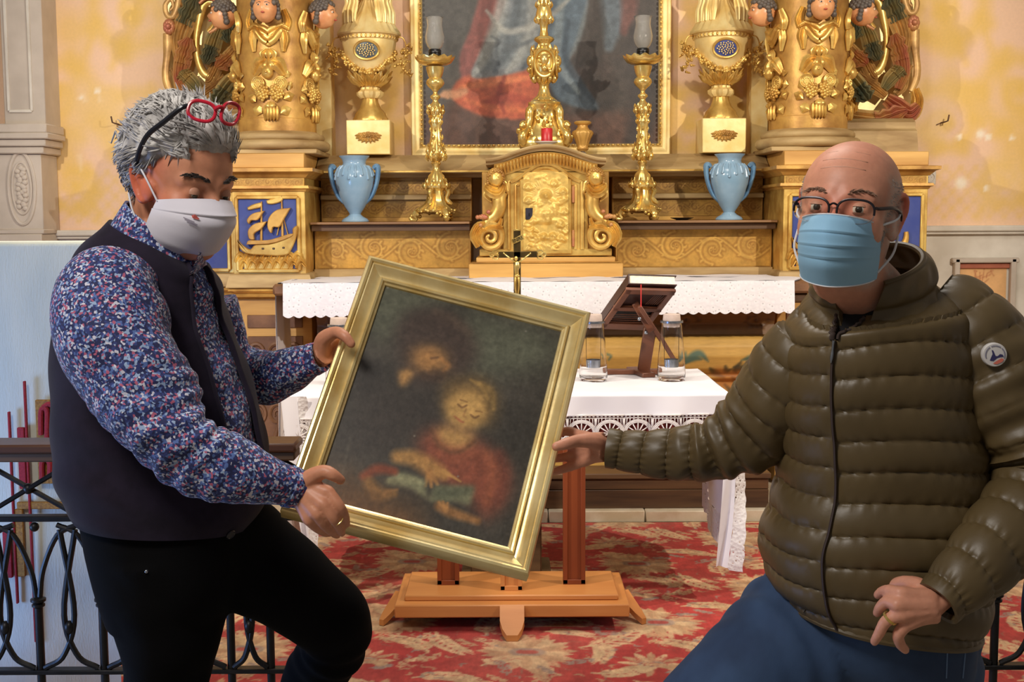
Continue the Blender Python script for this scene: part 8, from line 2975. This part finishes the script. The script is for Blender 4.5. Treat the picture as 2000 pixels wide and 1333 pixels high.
for (xa, ya), (xb, yb) in (((1850, 1270), (1848, 1325)), ((1886, 1262), (1880, 1325))):
    pts = []
    for t in np.linspace(0, 1, 14):
        p, nn = hit(jeans, xa + (xb - xa) * t, ya + (yb - ya) * t)
        pts.append(p + nn * .0006)
    MB().tube(pts, .0011, 5).build('seam', M['stitch'], jeans)
for (px, py, Y, s2) in ((1250, 2280, 2.10, -1), (1806, 2280, 2.12, 1)):
    q = P(px, py, Y)
    q[2] = -.15
    m = MB()
    m.tube([q + (0, .07, .05), q + (0, 0, .055), q + (s2 * .02, -.09, .042), q + (s2 * .03, -.17, .034), q + (s2 * .03, -.20, .03)], [.042, .05, .046, .034, .022], 14, smooth=20)
    v = m.v[0]
    v[:, 2] = np.maximum(v[:, 2], -.148)
    m.build('shoe', M['leathershoe'], RM, 60)
# blue pleated mask
mk = mask_grid(h2, [(0, .114, -.011), (.10, .127, -.019), (.30, .140, -.042), (.50, .136, -.066), (.75, .118, -.096), (1, .086, -.124)],
               [(0, .050, -.018), (.45, .042, -.050), (.8, .030, -.084), (1, .022, -.100)], .061, [(.30, .003), (.48, .003), (.64, .003)], (60, 64))
mg = h2.w(mk)
m = MB()
m.grid(mg)
m.grid(h2.w(mk - np.array([0, .003, 0])))
mask2 = m.build('face_mask', M['mask_blue'], RM, 180, recalc=False)
for sg in (-1, 1):
    col_ = 0 if sg < 0 else -1
    for v0, tz in ((1, .012), (52, -.028)):
        a0 = h2.loc(mg[v0, col_])
        sd = np.sign(a0[0])
        pts = [a0, np.array([sd * .079, .012, a0[2] * .5 + tz * .5]), np.array([sd * .081, -.006, tz])]
        MB().tube([h2.w(q) for q in pts], .0018, 6, smooth=14).build('ear_loop', M['elastic'], mask2)
MB().tube([mg[1, j] + h2.F * .0012 for j in range(8, 57, 2)], .0014, 5).build('nose_wire_edge', M['elastic'], mask2)
MB().tube([mg[-1, j] for j in range(2, 62, 2)], .0012, 5).build('edge_stitching', M['elastic'], mask2)
# spectacles with a dark upper rim
gl2 = thing('eyeglasses', "half-rimmed dark metal eyeglasses on the bald man's face above the blue mask", 'glasses', h2.wp(0, .11, 0))
M['gunmetal'] = simple('gunmetal', (46, 40, 44), None, rough=.3, metal=.6)
a = np.arange(36) * 2 * pi / 36
for sg in (-1, 1):
    cx = sg * .034
    def lp(q, k=1.0):
        x = np.sign(cos(q)) * abs(cos(q)) ** .7 * .028 * k
        z = np.sign(sin(q)) * abs(sin(q)) ** .8 * .0185 * k
        return h2.wp(cx + x, .114 - .10 * abs(cx + x) ** 1.3 * 2.2 - .03 * (.02 - z), -.006 + z)
    pts = np.array([lp(q) for q in a])
    top = [lp(q) for q in np.linspace(-.15, pi + .15, 24)]
    o = MB().tube(top, .0018, 8).build('upper_rim', M['gunmetal'], gl2)
    MB().tube([lp(q) for q in np.linspace(pi + .15, 2 * pi - .15, 24)], .0006, 5).build('nylon_cord', M['steel'], gl2)
    c = pts.mean(0)
    MB().add([c] + list(pts), [(0, i + 1, (i + 1) % 36 + 1) for i in range(36)]).build('lens', M['lens'], gl2, 180)
    hinge = h2.wp(sg * .0655, .083, .004)
    MB().tube([h2.wp(sg * .061, .094, .003), hinge, h2.wp(sg * .078, .05, .010), h2.wp(sg * .080, .015, .011), h2.wp(sg * .081, -.010, .006), h2.wp(sg * .078, -.022, -.010)], [.0024, .0028, .0026, .0024, .0022, .002], 8, smooth=26, flat=1.3).build('temple', M['gunmetal'], gl2)
MB().tube([h2.wp(-.008, .110, .001), h2.wp(0, .113, .005), h2.wp(.008, .110, .001)], .0016, 8, smooth=10).build('bridge', M['gunmetal'], gl2)
# wedding ring on the left hand
c = P(1739, 1208, 1.781)
ax_ = nrm(P(1717, 1238, 1.79) - P(1757, 1202, 1.775))
e1 = nrm(np.cross(ax_, (0, 1, 0)))
e2 = np.cross(ax_, e1)
an = np.arange(28) * 2 * pi / 28
m = MB()
m.grid(np.array([[c + ax_ * o_ + r_ * (cos(q) * e1 + sin(q) * e2) for q in an] for r_, o_ in ((.0112, -.002), (.0122, -.002), (.0122, .002), (.0112, .002), (.0112, -.002))]), cv=True)
m.build('wedding_ring', M['gold_bright'], RM)
